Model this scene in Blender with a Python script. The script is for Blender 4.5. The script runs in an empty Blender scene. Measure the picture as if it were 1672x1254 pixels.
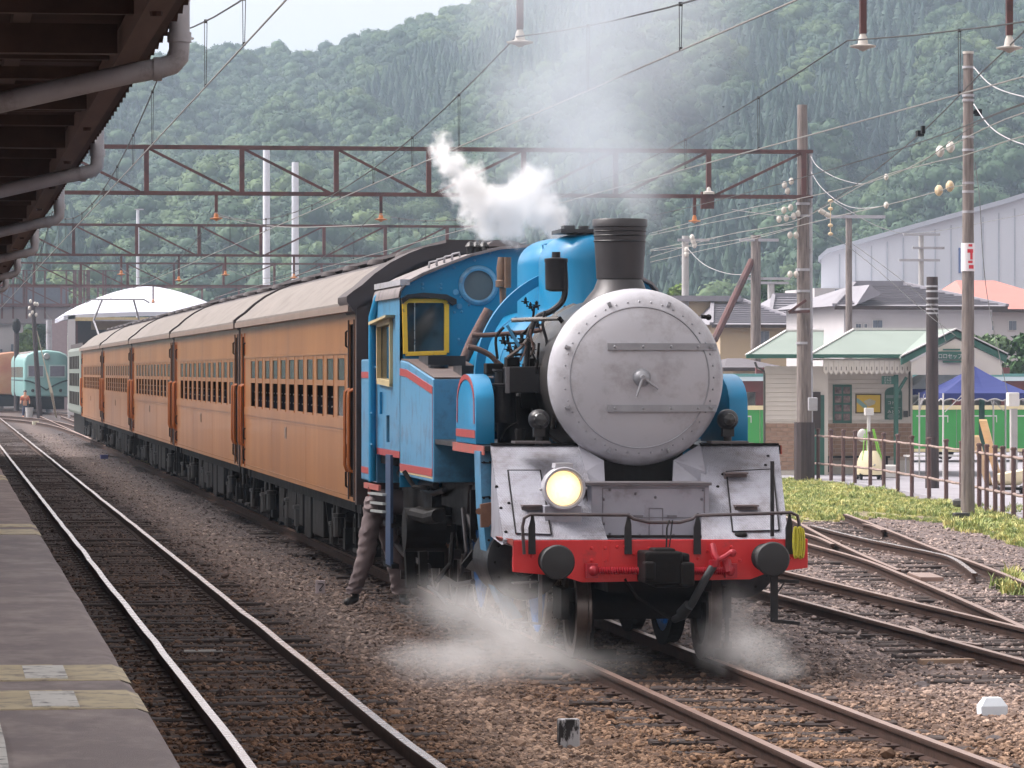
import bpy, bmesh, math, random
import numpy as np
from mathutils import Vector, Matrix, noise as mn
random.seed(7); np.random.seed(7)
scene = bpy.context.scene
COL = scene.collection

# ------------------------------------------------------------------ camera, light, exposure
F = 6600.0; CAMH = 2.5; TH = math.atan(931.0/F)
ST, CT = math.sin(TH), math.cos(TH)
cam_d = bpy.data.cameras.new('camera'); cam = bpy.data.objects.new('camera', cam_d); COL.objects.link(cam)
cam_d.sensor_width = 36.0; cam_d.lens = F/1672*36.0
cam_d.shift_y = -20.0/1672
cam_d.clip_start = 0.5; cam_d.clip_end = 6000
cam.location = (0, 0, CAMH); cam.rotation_euler = (math.radians(90), 0, -TH)
scene.camera = cam
SUN_EL, SUN_AZ = math.radians(52), math.radians(-70)     # azimuth of the sun measured from +Y towards +X (behind cloud)
world = bpy.data.worlds.new('World'); scene.world = world; world.use_nodes = True
wn = world.node_tree.nodes; wl = world.node_tree.links
for n in list(wn): wn.remove(n)
sky = wn.new('ShaderNodeTexSky'); sky.sky_type = 'NISHITA'; sky.sun_disc = False
sky.sun_elevation = SUN_EL; sky.sun_rotation = SUN_AZ; sky.dust_density = 6.0; sky.air_density = 1.0; sky.ozone_density = 1.0
hs = wn.new('ShaderNodeHueSaturation'); hs.inputs['Saturation'].default_value = 0.0
bgn = wn.new('ShaderNodeBackground'); bgn.inputs['Strength'].default_value = 0.15
wo = wn.new('ShaderNodeOutputWorld')
cast = wn.new('ShaderNodeMix'); cast.data_type = 'RGBA'; cast.blend_type = 'MULTIPLY'; cast.inputs['Factor'].default_value = 1.0; cast.inputs['B'].default_value = (1.0, .925, .90, 1)   # flat white cloud, faintly warm
wl.new(sky.outputs[0], hs.inputs['Color']); wl.new(hs.outputs[0], cast.inputs['A']); wl.new(cast.outputs['Result'], bgn.inputs['Color']); wl.new(bgn.outputs[0], wo.inputs['Surface'])
sun_d = bpy.data.lights.new('sun', 'SUN'); sun_d.energy = 0.85; sun_d.angle = math.radians(20); sun_d.color = (1, .955, .91)
sun = bpy.data.objects.new('sun', sun_d); COL.objects.link(sun)
sdir = Vector((math.sin(SUN_AZ)*math.cos(SUN_EL), math.cos(SUN_AZ)*math.cos(SUN_EL), math.sin(SUN_EL)))
sun.rotation_euler = sdir.to_track_quat('Z', 'Y').to_euler(); sun.location = (0, 0, 60)
scene.view_settings.view_transform = 'Standard'; scene.view_settings.look = 'None'
scene.view_settings.exposure = 1.4; scene.view_settings.gamma = 1.0; scene.view_settings.use_curve_mapping = False
cy = scene.cycles
cy.use_denoising = True
cy.max_bounces = 6; cy.diffuse_bounces = 3; cy.glossy_bounces = 3; cy.transmission_bounces = 3; cy.volume_bounces = 4; cy.transparent_max_bounces = 10
cy.volume_step_rate = 1.0; cy.volume_max_steps = 128
cy.use_adaptive_sampling = True; cy.adaptive_threshold = 0.02
cy.sample_clamp_indirect = 6.0

# ------------------------------------------------------------------ where a point of the place lies
def ang(px): return TH + math.atan((px-836.0)/F)
def FX(px, Y): return Y*math.tan(ang(px))
def YX(px, X): return X/math.tan(ang(px))
def dep(X, Y): return X*ST + Y*CT
def FZ(py, X, Y): return CAMH + (607.0-py)*dep(X, Y)/F
def P(px, py, Y):
    X = FX(px, Y); return Vector((X, Y, FZ(py, X, Y)))
def PXX(px, py, X):
    Y = YX(px, X); return Vector((X, Y, FZ(py, X, Y)))
def G(px, py, z=-.15):
    d = F*(CAMH-z)/(py-607.0); r = (px-836.0)/F*d
    return Vector((d*ST + r*CT, d*CT - r*ST, z))
def srgb(r, g, b):
    f = lambda c: (c/255/12.92) if c/255 <= .04045 else ((c/255+.055)/1.055)**2.4
    return (f(r), f(g), f(b))

# ------------------------------------------------------------------ materials
MATS = {}
def new_mat(name):
    m = bpy.data.materials.new(name); m.use_nodes = True
    nt = m.node_tree; b = nt.nodes['Principled BSDF']; return m, nt, b
def mat(name, c1, c2=None, rough=.6, metal=0., scale=4., amt=.6, bump=0., bscale=None, coat=0., stretch=(1, 1, 1), rvar=0., dirt=None, dscale=2., dlo=.52, dhi=.7, spec=.5, detail=5):
    """base colour c1 broken up by c2 through noise; optional dirt with its own shapes"""
    if name in MATS: return MATS[name]
    m, nt, b = new_mat(name); N, L = nt.nodes, nt.links
    tc = N.new('ShaderNodeTexCoord'); mp = N.new('ShaderNodeMapping'); mp.inputs['Scale'].default_value = stretch
    L.new(tc.outputs['Object'], mp.inputs['Vector'])
    no = N.new('ShaderNodeTexNoise'); no.inputs['Scale'].default_value = scale; no.inputs['Detail'].default_value = detail; no.inputs['Roughness'].default_value = .6
    L.new(mp.outputs[0], no.inputs['Vector'])
    c2 = c2 or tuple(x*.7 for x in c1)
    mr = N.new('ShaderNodeMapRange'); mr.inputs['From Min'].default_value = .3; mr.inputs['From Max'].default_value = .7; mr.inputs['To Max'].default_value = amt
    L.new(no.outputs['Fac'], mr.inputs['Value'])
    mx = N.new('ShaderNodeMix'); mx.data_type = 'RGBA'; mx.inputs['A'].default_value = (*c1, 1); mx.inputs['B'].default_value = (*c2, 1)
    L.new(mr.outputs[0], mx.inputs['Factor']); out = mx.outputs['Result']
    if dirt:
        n2 = N.new('ShaderNodeTexNoise'); n2.inputs['Scale'].default_value = dscale; n2.inputs['Detail'].default_value = 8; n2.inputs['Roughness'].default_value = .68
        L.new(mp.outputs[0], n2.inputs['Vector'])
        m2 = N.new('ShaderNodeMapRange'); m2.inputs['From Min'].default_value = dlo; m2.inputs['From Max'].default_value = dhi
        L.new(n2.outputs['Fac'], m2.inputs['Value'])
        x2 = N.new('ShaderNodeMix'); x2.data_type = 'RGBA'; x2.inputs['B'].default_value = (*dirt, 1)
        L.new(m2.outputs[0], x2.inputs['Factor']); L.new(out, x2.inputs['A']); out = x2.outputs['Result']
    L.new(out, b.inputs['Base Color'])
    b.inputs['Metallic'].default_value = metal; b.inputs['Roughness'].default_value = rough
    b.inputs['Specular IOR Level'].default_value = spec
    if rvar:
        m3 = N.new('ShaderNodeMapRange'); m3.inputs['To Min'].default_value = max(.05, rough-rvar); m3.inputs['To Max'].default_value = min(1, rough+rvar)
        L.new(no.outputs['Fac'], m3.inputs['Value']); L.new(m3.outputs[0], b.inputs['Roughness'])
    if coat: b.inputs['Coat Weight'].default_value = coat; b.inputs['Coat Roughness'].default_value = .12
    if bump:
        n4 = N.new('ShaderNodeTexNoise'); n4.inputs['Scale'].default_value = bscale or scale*4; n4.inputs['Detail'].default_value = 4
        L.new(mp.outputs[0], n4.inputs['Vector'])
        bp = N.new('ShaderNodeBump'); bp.inputs['Strength'].default_value = bump; bp.inputs['Distance'].default_value = .02
        L.new(n4.outputs['Fac'], bp.inputs['Height']); L.new(bp.outputs[0], b.inputs['Normal'])
    MATS[name] = m; return m
def glow(name, col, s):
    m, nt, b = new_mat(name); b.inputs['Emission Color'].default_value = (*col, 1); b.inputs['Emission Strength'].default_value = s
    b.inputs['Base Color'].default_value = (*col, 1); return m
def glass(name, col, rough=.05, alpha=.55):
    m, nt, b = new_mat(name); b.inputs['Base Color'].default_value = (*col, 1); b.inputs['Roughness'].default_value = rough
    b.inputs['Alpha'].default_value = alpha; b.inputs['Specular IOR Level'].default_value = .9; return m

# ------------------------------------------------------------------ mesh building
class MB:
    def __init__(s): s.v = []; s.f = []; s.m = []; s.mi = 0
    def add(s, vs, fs):
        o = len(s.v); s.v += [tuple(p) for p in vs]
        for f in fs: s.f.append(tuple(i+o for i in f)); s.m.append(s.mi)
        return s
    def box(s, c, d, rz=0., rx=0., ry=0.):
        hx, hy, hz = d[0]/2, d[1]/2, d[2]/2
        R = Matrix.Rotation(rz, 3, 'Z') @ Matrix.Rotation(ry, 3, 'Y') @ Matrix.Rotation(rx, 3, 'X') if (rz or rx or ry) else None
        vs = [Vector((x*hx, y*hy, z*hz)) for x in (-1, 1) for y in (-1, 1) for z in (-1, 1)]
        if R: vs = [R @ p for p in vs]
        c = Vector(c); return s.add([p+c for p in vs], [(0,1,3,2),(4,6,7,5),(0,4,5,1),(2,3,7,6),(0,2,6,4),(1,5,7,3)])
    def bx(s, x0, x1, y0, y1, z0, z1): return s.box(((x0+x1)/2, (y0+y1)/2, (z0+z1)/2), (abs(x1-x0), abs(y1-y0), abs(z1-z0)))
    def bar(s, p, q, w, h=None):
        p, q = Vector(p), Vector(q); d = q-p; L = d.length; h = h or w
        if L < 1e-6: return s
        t = d/L; up = Vector((0, 0, 1)) if abs(t.z) < .95 else Vector((0, 1, 0))
        a = t.cross(up).normalized(); b = a.cross(t)
        vs = [c + a*i*w/2 + b*j*h/2 for c in (p, q) for i, j in ((-1,-1),(1,-1),(1,1),(-1,1))]
        return s.add(vs, [(0,1,2,3),(7,6,5,4),(0,4,5,1),(1,5,6,2),(2,6,7,3),(3,7,4,0)])
    def tube(s, pts, r, n=8, caps=True):
        pts = [Vector(p) for p in pts]; rr = r if isinstance(r, (list, tuple)) else [r]*len(pts)
        t0 = (pts[1]-pts[0]).normalized(); up = Vector((0, 0, 1)) if abs(t0.z) < .9 else Vector((1, 0, 0))
        a = t0.cross(up).normalized(); vs = []
        for i, p in enumerate(pts):
            t = (pts[min(i+1, len(pts)-1)]-pts[max(i-1, 0)]).normalized()
            a = (a - t*a.dot(t)).normalized(); b = t.cross(a)
            for k in range(n):
                th = 2*math.pi*k/n; vs.append(p + (a*math.cos(th)+b*math.sin(th))*rr[i])
        fs = []
        for i in range(len(pts)-1):
            for k in range(n):
                k2 = (k+1) % n; fs.append((i*n+k, i*n+k2, (i+1)*n+k2, (i+1)*n+k))
        if caps: fs.append(tuple(range(n-1, -1, -1))); fs.append(tuple((len(pts)-1)*n+k for k in range(n)))
        return s.add(vs, fs)
    def lathe(s, c, prof, n=24, axis='Z'):
        """prof = [(radius, along axis)]; ends closed where radius is 0"""
        c = Vector(c); vs = []
        for r, h in prof:
            for k in range(n):
                th = 2*math.pi*k/n; x, y = r*math.cos(th), r*math.sin(th)
                vs.append(c + (Vector((x, y, h)) if axis == 'Z' else Vector((x, h, y)) if axis == 'Y' else Vector((h, x, y))))
        fs = [(i*n+k, i*n+(k+1) % n, (i+1)*n+(k+1) % n, (i+1)*n+k) for i in range(len(prof)-1) for k in range(n)]
        return s.add(vs, fs)
    def cyl(s, p, q, r, n=16): return s.tube([p, q], r, n)
    def prism(s, poly, d):
        """poly: 3D points of a flat outline, pushed along vector d"""
        n = len(poly); d = Vector(d); vs = [Vector(p) for p in poly]; vs = vs+[p+d for p in vs]
        fs = [tuple(range(n)), tuple(range(2*n-1, n-1, -1))]+[(k, k+n, (k+1) % n+n, (k+1) % n) for k in range(n)]
        return s.add(vs, fs)
    def loft(s, rings, caps=True):
        n = len(rings[0]); vs = [p for r in rings for p in r]
        fs = [(i*n+k, i*n+(k+1) % n, (i+1)*n+(k+1) % n, (i+1)*n+k) for i in range(len(rings)-1) for k in range(n)]
        if caps: fs.append(tuple(range(n-1, -1, -1))); fs.append(tuple((len(rings)-1)*n+k for k in range(n)))
        return s.add(vs, fs)
    def sphere(s, c, r, nu=12, nv=8, sc=(1, 1, 1)):
        c = Vector(c); vs = []; fs = []
        for j in range(1, nv):
            ph = math.pi*j/nv
            for k in range(nu):
                th = 2*math.pi*k/nu; vs.append(c+Vector((r*sc[0]*math.sin(ph)*math.cos(th), r*sc[1]*math.sin(ph)*math.sin(th), r*sc[2]*math.cos(ph))))
        vs += [c+Vector((0, 0, r*sc[2])), c-Vector((0, 0, r*sc[2]))]; a = len(vs)-2; b = a+1
        for j in range(nv-2):
            for k in range(nu): fs.append((j*nu+k, (j+1)*nu+k, (j+1)*nu+(k+1) % nu, j*nu+(k+1) % nu))
        for k in range(nu): fs.append((a, k, (k+1) % nu)); fs.append((b, (nv-2)*nu+(k+1) % nu, (nv-2)*nu+k))
        return s.add(vs, fs)
    def mesh(s, name, mats, org=(0, 0, 0), bevel=0., smooth=False):
        org = Vector(org); me = bpy.data.meshes.new(name)
        me.from_pydata([tuple(Vector(p)-org) for p in s.v], [], s.f)
        for m in (mats if isinstance(mats, (list, tuple)) else [mats]): me.materials.append(m)
        me.polygons.foreach_set('material_index', s.m)
        bm = bmesh.new(); bm.from_mesh(me); bmesh.ops.recalc_face_normals(bm, faces=bm.faces)
        if bevel:
            es = [e for e in bm.edges if len(e.link_faces) == 2 and e.calc_face_angle(0) > .6]
            bmesh.ops.bevel(bm, geom=es, offset=bevel, segments=2, profile=.5, affect='EDGES', clamp_overlap=True)
        if smooth:
            for f in bm.faces: f.smooth = True
            for e in bm.edges:
                if len(e.link_faces) == 2 and e.calc_face_angle(0) > .7: e.smooth = False
        bm.to_mesh(me); bm.free(); return me
    def build(s, name, mats, parent=None, org=None, **k):
        """linked as one object; under a parent the points are stored from the thing's base"""
        if parent is not None:
            o0 = Vector((0, 0, 0)); q = parent
            while q is not None: o0 = o0+q.location; q = q.parent
            o = bpy.data.objects.new(name, s.mesh(name, mats, o0, **k)); o.parent = parent
        else:
            if org is None:
                a = np.array([tuple(p) for p in s.v]); org = ((a[:,0].min()+a[:,0].max())/2, (a[:,1].min()+a[:,1].max())/2, a[:,2].min())
            o = bpy.data.objects.new(name, s.mesh(name, mats, org, **k)); o.location = org
        COL.objects.link(o); return o
def build_each(mb, name, mats, parent, **k):
    """every loose piece of the mesh becomes an object of its own"""
    n = len(mb.v); p = list(range(n))
    def root(i):
        while p[i] != i: p[i] = p[p[i]]; i = p[i]
        return i
    for f in mb.f:
        a = root(f[0])
        for j in f[1:]: p[root(j)] = a
    groups = {}
    for fi, f in enumerate(mb.f): groups.setdefault(root(f[0]), []).append(fi)
    out = []
    for fl_ in groups.values():
        q = MB(); ix = {}
        for fi in fl_:
            for j in mb.f[fi]:
                if j not in ix: ix[j] = len(q.v); q.v.append(mb.v[j])
            q.f.append(tuple(ix[j] for j in mb.f[fi])); q.m.append(mb.m[fi])
        out.append(q.build(name, mats, parent, **k))
    return out
def tag(o, label=None, cat=None, group=None, kind=None):
    if label: o['label'] = label
    if cat: o['category'] = cat
    if group: o['group'] = group
    if kind: o['kind'] = kind
    return o
def empty(name, loc, label=None, cat=None, group=None, kind=None):
    o = bpy.data.objects.new(name, None); o.location = loc; o.empty_display_size = .3; COL.objects.link(o)
    return tag(o, label, cat, group, kind)
def copy_tree(o, parent=None):
    c = o.copy(); COL.objects.link(c)
    if parent is not None: c.parent = parent
    for ch in list(o.children): copy_tree(ch, c)
    return c
def piece(name, me, loc, parent, rz=0.):
    o = bpy.data.objects.new(name, me); COL.objects.link(o); o.parent = parent; o.location = loc; o.rotation_euler.z = rz; return o
def scatter(name, pts, scl, variants, tilt=.0, flat=1.0):
    """one stuff object: copies of a few small meshes stand on its points"""
    n = len(pts); me = bpy.data.meshes.new(name); me.vertices.add(n); me.vertices.foreach_set('co', np.asarray(pts, dtype=np.float32).ravel())
    a = me.attributes.new('sc', 'FLOAT', 'POINT'); a.data.foreach_set('value', np.asarray(scl, dtype=np.float32))
    r = np.random.uniform(-tilt, tilt, (n, 3)); r[:, 2] = np.random.uniform(0, 6.283, n)
    a = me.attributes.new('ro', 'FLOAT_VECTOR', 'POINT'); a.data.foreach_set('vector', r.astype(np.float32).ravel())
    a = me.attributes.new('ix', 'INT', 'POINT'); a.data.foreach_set('value', np.random.randint(0, len(variants), n).astype(np.int32))
    o = bpy.data.objects.new(name, me); COL.objects.link(o); tag(o, kind='stuff')
    ng = bpy.data.node_groups.new(name+'_nodes', 'GeometryNodeTree')
    ng.interface.new_socket('Geometry', in_out='INPUT', socket_type='NodeSocketGeometry'); ng.interface.new_socket('Geometry', in_out='OUTPUT', socket_type='NodeSocketGeometry')
    N, L = ng.nodes, ng.links; gi = N.new('NodeGroupInput'); go = N.new('NodeGroupOutput')
    iop = N.new('GeometryNodeInstanceOnPoints'); jn = N.new('GeometryNodeJoinGeometry')
    iop.inputs['Pick Instance'].default_value = True
    for v in reversed(variants):
        oi = N.new('GeometryNodeObjectInfo'); oi.inputs['Object'].default_value = v; oi.inputs['As Instance'].default_value = True
        L.new(oi.outputs['Geometry'], jn.inputs[0])
    def attr(nm, t):
        q = N.new('GeometryNodeInputNamedAttribute'); q.data_type = t; q.inputs['Name'].default_value = nm; return q.outputs['Attribute']
    L.new(gi.outputs[0], iop.inputs['Points']); L.new(jn.outputs[0], iop.inputs['Instance'])
    L.new(attr('ix', 'INT'), iop.inputs['Instance Index']); L.new(attr('ro', 'FLOAT_VECTOR'), iop.inputs['Rotation'])
    L.new(attr('sc', 'FLOAT'), iop.inputs['Scale']); L.new(iop.outputs[0], go.inputs[0])
    md = o.modifiers.new('scatter', 'NODES'); md.node_group = ng
    return o
def variant(name, me): return bpy.data.objects.new(name, me)

# ------------------------------------------------------------------ the colours of the place
rust = mat('rusty_steel', srgb(86,58,52), srgb(58,42,42), .75, .2, 6, bump=.2)
rustred = mat('oxide_red_steel', srgb(112,62,58), srgb(74,48,48), .7, .1, 5)
darkiron = mat('sooty_black_iron', (.006,.0055,.006), (.013,.011,.010), .6, .0, 5, rvar=.15, bump=.15, bscale=20, spec=.12)
blackpaint = mat('black_engine_paint', (.013,.013,.016), (.022,.021,.023), .38, .0, 4, rvar=.12, spec=.35, dirt=(.045,.04,.036), dscale=5, dlo=.56, dhi=.75)
galv = mat('pale_grey_plastic_pipe', srgb(165,165,172), srgb(130,128,130), .5, 0, 3, dirt=srgb(96,84,76), dscale=3, dlo=.55, dhi=.8)
steel = mat('polished_steel', (.5,.48,.46), (.3,.27,.25), .28, .9, 8, rvar=.1)
wood_pole = mat('weathered_pole_timber', srgb(138,128,124), srgb(84,76,74), .85, 0, 3, amt=1, stretch=(6,6,.5), bump=.5, bscale=14)
tar_pole = mat('tarred_pole_timber', srgb(66,54,56), srgb(42,34,36), .7, 0, 3, amt=1, stretch=(6,6,.5), bump=.4, bscale=14)
concrete = mat('pole_concrete', srgb(170,168,168), srgb(140,138,138), .8, 0, 3, bump=.1)
porcelain = mat('white_porcelain', srgb(196,192,186), srgb(165,156,146), .25, 0, 6)
porcelain_b = mat('stained_porcelain', srgb(205,190,160), srgb(160,120,80), .35, 0, 8)
wire_m = mat('dark_wire', (.05,.05,.05), (.03,.03,.03), .6, .4)
wire_l = mat('pale_stranded_wire', (.32,.31,.29), (.14,.13,.12), .5, .5, 60)
# ================================================================== THE SETTING: ground, hill, tracks, platform
def ground_noise(x, y): return .022*mn.noise((x*1.3, y*.8, 0))+.012*mn.noise((x*4, y*3, 5))
xs = np.concatenate([np.array([-3000,-1200,-400,-120,-40,-12,-3]), np.arange(0, 22, .3), np.array([24,28,36,60,120,300,900,3000])])
ys = np.concatenate([np.array([-300,-100,-20,0,10,16]), np.arange(20, 62, .3), np.arange(62, 120, 1.0), np.array([125,140,170,220,300,450,700,1200,2500,4500])])
gv = []
for y in ys:
    for x in xs:
        z = -.146
        if 0 < x < 24 and 16 < y < 160: z += ground_noise(x, y)
        gv.append((x, y, z))
nx = len(xs); gf = [(j*nx+i, j*nx+i+1, (j+1)*nx+i+1, (j+1)*nx+i) for j in range(len(ys)-1) for i in range(nx-1)]
def earth_material(name, stone=False):
    """browner to the near left, greyer with distance and to the right (coal dust, rust and leaves in the ballast)"""
    m, nt, b = new_mat(name); N, L = nt.nodes, nt.links
    ge = N.new('ShaderNodeNewGeometry'); sx = N.new('ShaderNodeSeparateXYZ'); L.new(ge.outputs['Position'], sx.inputs[0])
    def noise_(sc, dt=6):
        n = N.new('ShaderNodeTexNoise'); n.inputs['Scale'].default_value = sc; n.inputs['Detail'].default_value = dt; n.inputs['Roughness'].default_value = .65
        L.new(ge.outputs['Position'], n.inputs['Vector']); return n.outputs['Fac']
    def ramp(v, a, b_):
        r = N.new('ShaderNodeMapRange'); r.inputs['From Min'].default_value = a; r.inputs['From Max'].default_value = b_; L.new(v, r.inputs['Value']); return r.outputs[0]
    def mix(f, a, b_):
        x = N.new('ShaderNodeMix'); x.data_type = 'RGBA'
        L.new(f, x.inputs['Factor'])
        for k, c in (('A', a), ('B', b_)):
            if isinstance(c, tuple): x.inputs[k].default_value = (*c, 1)
            else: L.new(c, x.inputs[k])
        return x.outputs['Result']
    ad = N.new('ShaderNodeMath'); ad.operation = 'ADD'; L.new(ramp(sx.outputs['Y'], 25, 75), ad.inputs[0])
    xr = N.new('ShaderNodeMath'); xr.operation = 'MULTIPLY'; xr.inputs[1].default_value = .9; L.new(ramp(sx.outputs['X'], 4.5, 9), xr.inputs[0]); L.new(xr.outputs[0], ad.inputs[1])
    nn = N.new('ShaderNodeMath'); nn.operation = 'MULTIPLY_ADD'; nn.inputs[1].default_value = 1.2; nn.inputs[2].default_value = -.6; L.new(noise_(.9), nn.inputs[0])
    a2 = N.new('ShaderNodeMath'); a2.operation = 'ADD'; L.new(ad.outputs[0], a2.inputs[0]); L.new(nn.outputs[0], a2.inputs[1]); a2.use_clamp = True
    if stone:
        oi = N.new('ShaderNodeObjectInfo')
        brown = mix(oi.outputs['Random'], srgb(44,32,28), srgb(134,102,80)); grey = mix(oi.outputs['Random'], srgb(66,57,57), srgb(182,164,156))
    else:
        brown = mix(ramp(noise_(9), .35, .65), srgb(50,37,33), srgb(96,73,60)); grey = mix(ramp(noise_(9), .35, .65), srgb(74,64,64), srgb(128,115,112))
    if stone: grey = mix(ramp(sx.outputs['X'], 6.4, 8.6), mix(oi.outputs['Random'], srgb(46,40,42), srgb(122,112,110)), grey)
    else: grey = mix(ramp(sx.outputs['X'], 6.4, 8.6), mix(ramp(noise_(9), .35, .65), srgb(46,40,42), srgb(90,82,82)), grey)
    c = mix(a2.outputs[0], brown, grey)
    # lighter, cleaner stone in the strip between the two tracks; the bed of the platform track is dark with brake dust
    l1 = N.new('ShaderNodeMath'); l1.operation = 'MULTIPLY'; L.new(ramp(sx.outputs['X'], 3.4, 4.0), l1.inputs[0]); L.new(ramp(sx.outputs['X'], 5.0, 4.3), l1.inputs[1])
    l2 = N.new('ShaderNodeMath'); l2.operation = 'MULTIPLY'; l2.inputs[1].default_value = .55; L.new(l1.outputs[0], l2.inputs[0])
    c = mix(l2.outputs[0], c, mix(oi.outputs['Random'], srgb(110,96,90), srgb(190,174,164)) if stone else srgb(112,99,94))
    near = N.new('ShaderNodeMath'); near.operation = 'MULTIPLY'; L.new(ramp(sx.outputs['Y'], 37, 29), near.inputs[0]); L.new(ramp(sx.outputs['X'], 2.9, 4.2), near.inputs[1])
    n3 = N.new('ShaderNodeMath'); n3.operation = 'MULTIPLY'; n3.inputs[1].default_value = .45; L.new(near.outputs[0], n3.inputs[0])
    c = mix(n3.outputs[0], c, mix(oi.outputs['Random'], srgb(84,66,56), srgb(180,146,116)) if stone else srgb(108,84,68))
    c = mix(ramp(noise_(1.7), .58, .85), c, srgb(44,37,37))
    L.new(c, b.inputs['Base Color']); b.inputs['Roughness'].default_value = .9; b.inputs['Specular IOR Level'].default_value = .25
    bp = N.new('ShaderNodeBump'); bp.inputs['Strength'].default_value = .9; bp.inputs['Distance'].default_value = .03
    vo = N.new('ShaderNodeTexVoronoi'); vo.inputs['Scale'].default_value = 22; L.new(ge.outputs['Position'], vo.inputs['Vector'])
    L.new(vo.outputs['Distance'], bp.inputs['Height'])
    if not stone: L.new(bp.outputs[0], b.inputs['Normal'])
    return m
m_earth = earth_material('ballast_earth'); m_stone = earth_material('ballast_stone', True)
g = MB().add(gv, gf).build('ground', m_earth, org=(0, 0, 0), smooth=True); tag(g, kind='structure')

# ---- hill with its wood
RID = [(-2600,60),(-1500,70),(-600,115),(-150,125),(120,108),(230,98),(300,84),(345,96),(385,84),(460,76),(518,92),(575,62),(640,52),(720,16),(775,-4),(900,-70),(1100,-150),(1400,-240),(1800,-290),(2600,-200),(4000,-60)]
def ridge(px):
    for (a, ya), (b_, yb) in zip(RID, RID[1:]):
        if a <= px <= b_: return ya+(yb-ya)*(px-a)/(b_-a)
    return RID[0][1] if px < RID[0][0] else RID[-1][1]
HD0, HD1 = 330., 900.
def hill_z(px, t):
    top = (607-ridge(px))/F*HD1+2.5-4.0
    s = t**1.12
    z = top*s
    z += (15*mn.noise((px*.0045, t*3.0, 3))+7*mn.noise((px*.012, t*6, 8)))*min(1, t*3)*(1-t**4)
    return z-1.0
def hill_pt(px, t):
    d = HD0+(HD1-HD0)*t; a = ang(px); R = d/math.cos(a-TH)
    return (R*math.sin(a), R*math.cos(a), hill_z(px, t))
hpx = np.linspace(-2500, 4000, 150); ht = np.linspace(0, 1, 42)
hv = [hill_pt(p, t) for t in ht for p in hpx]
for p in hpx:                                      # the far side of the ridge falls away again
    x, y, z = hill_pt(p, 1.0); hv.append((x*1.12, y*1.12, z-22))
for p in hpx:
    x, y, z = hill_pt(p, 1.0); hv.append((x*1.5, y*1.5, -3))
n = len(hpx); hf = [(j*n+i, j*n+i+1, (j+1)*n+i+1, (j+1)*n+i) for j in range(len(ht)+1) for i in range(n-1)]
hill = MB().add(hv, hf).build('hill', mat('hill_floor', srgb(44,62,48), srgb(30,44,36), .95, scale=.05, spec=.1), org=(0, 0, 0), smooth=True); tag(hill, kind='structure')

def foliage_mat(name, a, b_, c):
    m, nt, bs = new_mat(name); N, L = nt.nodes, nt.links
    oi = N.new('ShaderNodeObjectInfo'); ge = N.new('ShaderNodeNewGeometry')
    cr = N.new('ShaderNodeValToRGB'); e = cr.color_ramp.elements; e[0].color = (*a, 1); e[1].color = (*c, 1); q = e.new(.5); q.color = (*b_, 1)
    no = N.new('ShaderNodeTexNoise'); no.inputs['Scale'].default_value = .012; no.inputs['Detail'].default_value = 3; L.new(ge.outputs['Position'], no.inputs['Vector'])
    mm = N.new('ShaderNodeMath'); mm.operation = 'MULTIPLY_ADD'; mm.inputs[1].default_value = 2.0; mm.inputs[2].default_value = -.95; L.new(no.outputs['Fac'], mm.inputs[0])
    m2 = N.new('ShaderNodeMath'); m2.operation = 'MULTIPLY_ADD'; m2.inputs[1].default_value = .75; L.new(oi.outputs['Random'], m2.inputs[0]); L.new(mm.outputs[0], m2.inputs[2]); m2.use_clamp = True
    L.new(m2.outputs[0], cr.inputs[0]); L.new(cr.outputs[0], bs.inputs['Base Color']); bs.inputs['Roughness'].default_value = .7; bs.inputs['Specular IOR Level'].default_value = .25
    return m
m_broad = foliage_mat('broadleaf', (.014,.040,.024), (.036,.078,.034), (.085,.130,.042))
m_cedar = foliage_mat('cedar', (.010,.031,.026), (.018,.048,.033), (.036,.073,.038))
def leaf_cloud(mb, c, r, n, s, sc=(1, 1, 1), fl=.55):
    for _ in range(n):
        u = Vector((random.gauss(0, 1), random.gauss(0, 1), random.gauss(0, 1)+.25)).normalized()
        p = Vector(c)+Vector((u.x*sc[0], u.y*sc[1], u.z*sc[2]))*r*random.uniform(.82, 1.08)
        nrm = (u+Vector((random.gauss(0, fl), random.gauss(0, fl), random.gauss(0, fl)))).normalized()
        a = nrm.orthogonal().normalized(); a.rotate(Matrix.Rotation(random.uniform(0, 6.28), 3, nrm)); b_ = nrm.cross(a)
        q = s*random.uniform(.6, 1.3)
        mb.add([p-a*q, p-b_*q*.6, p+a*q, p+b_*q*.6], [(0, 1, 2, 3)])
def broad_crown(seed):
    random.seed(seed); mb = MB(); mb.sphere((0, 0, 1.2), 1.15, 9, 6, (1, 1, .75)); leaf_cloud(mb, (0, 0, 1.2), 1.32, 300, .14, (1, 1, .8), .3)
    for _ in range(12):
        a = random.uniform(0, 6.28); r = random.uniform(.15, 1.35); z = 2.4-r*.8+random.uniform(-.3, .35); q = random.uniform(.34, .74)
        c = (r*math.cos(a), r*math.sin(a), z); mb.sphere(c, q*.9, 7, 5, (1, 1, .8)); leaf_cloud(mb, c, q, 120, .10, (1, 1, .85), .28)
    mb.tube([(0, 0, -1.5), (0, 0, 1.2)], [.2, .12], 5)
    return variant('broadleaf_tree', mb.mesh('broadleaf_tree', m_broad, smooth=True))
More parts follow.
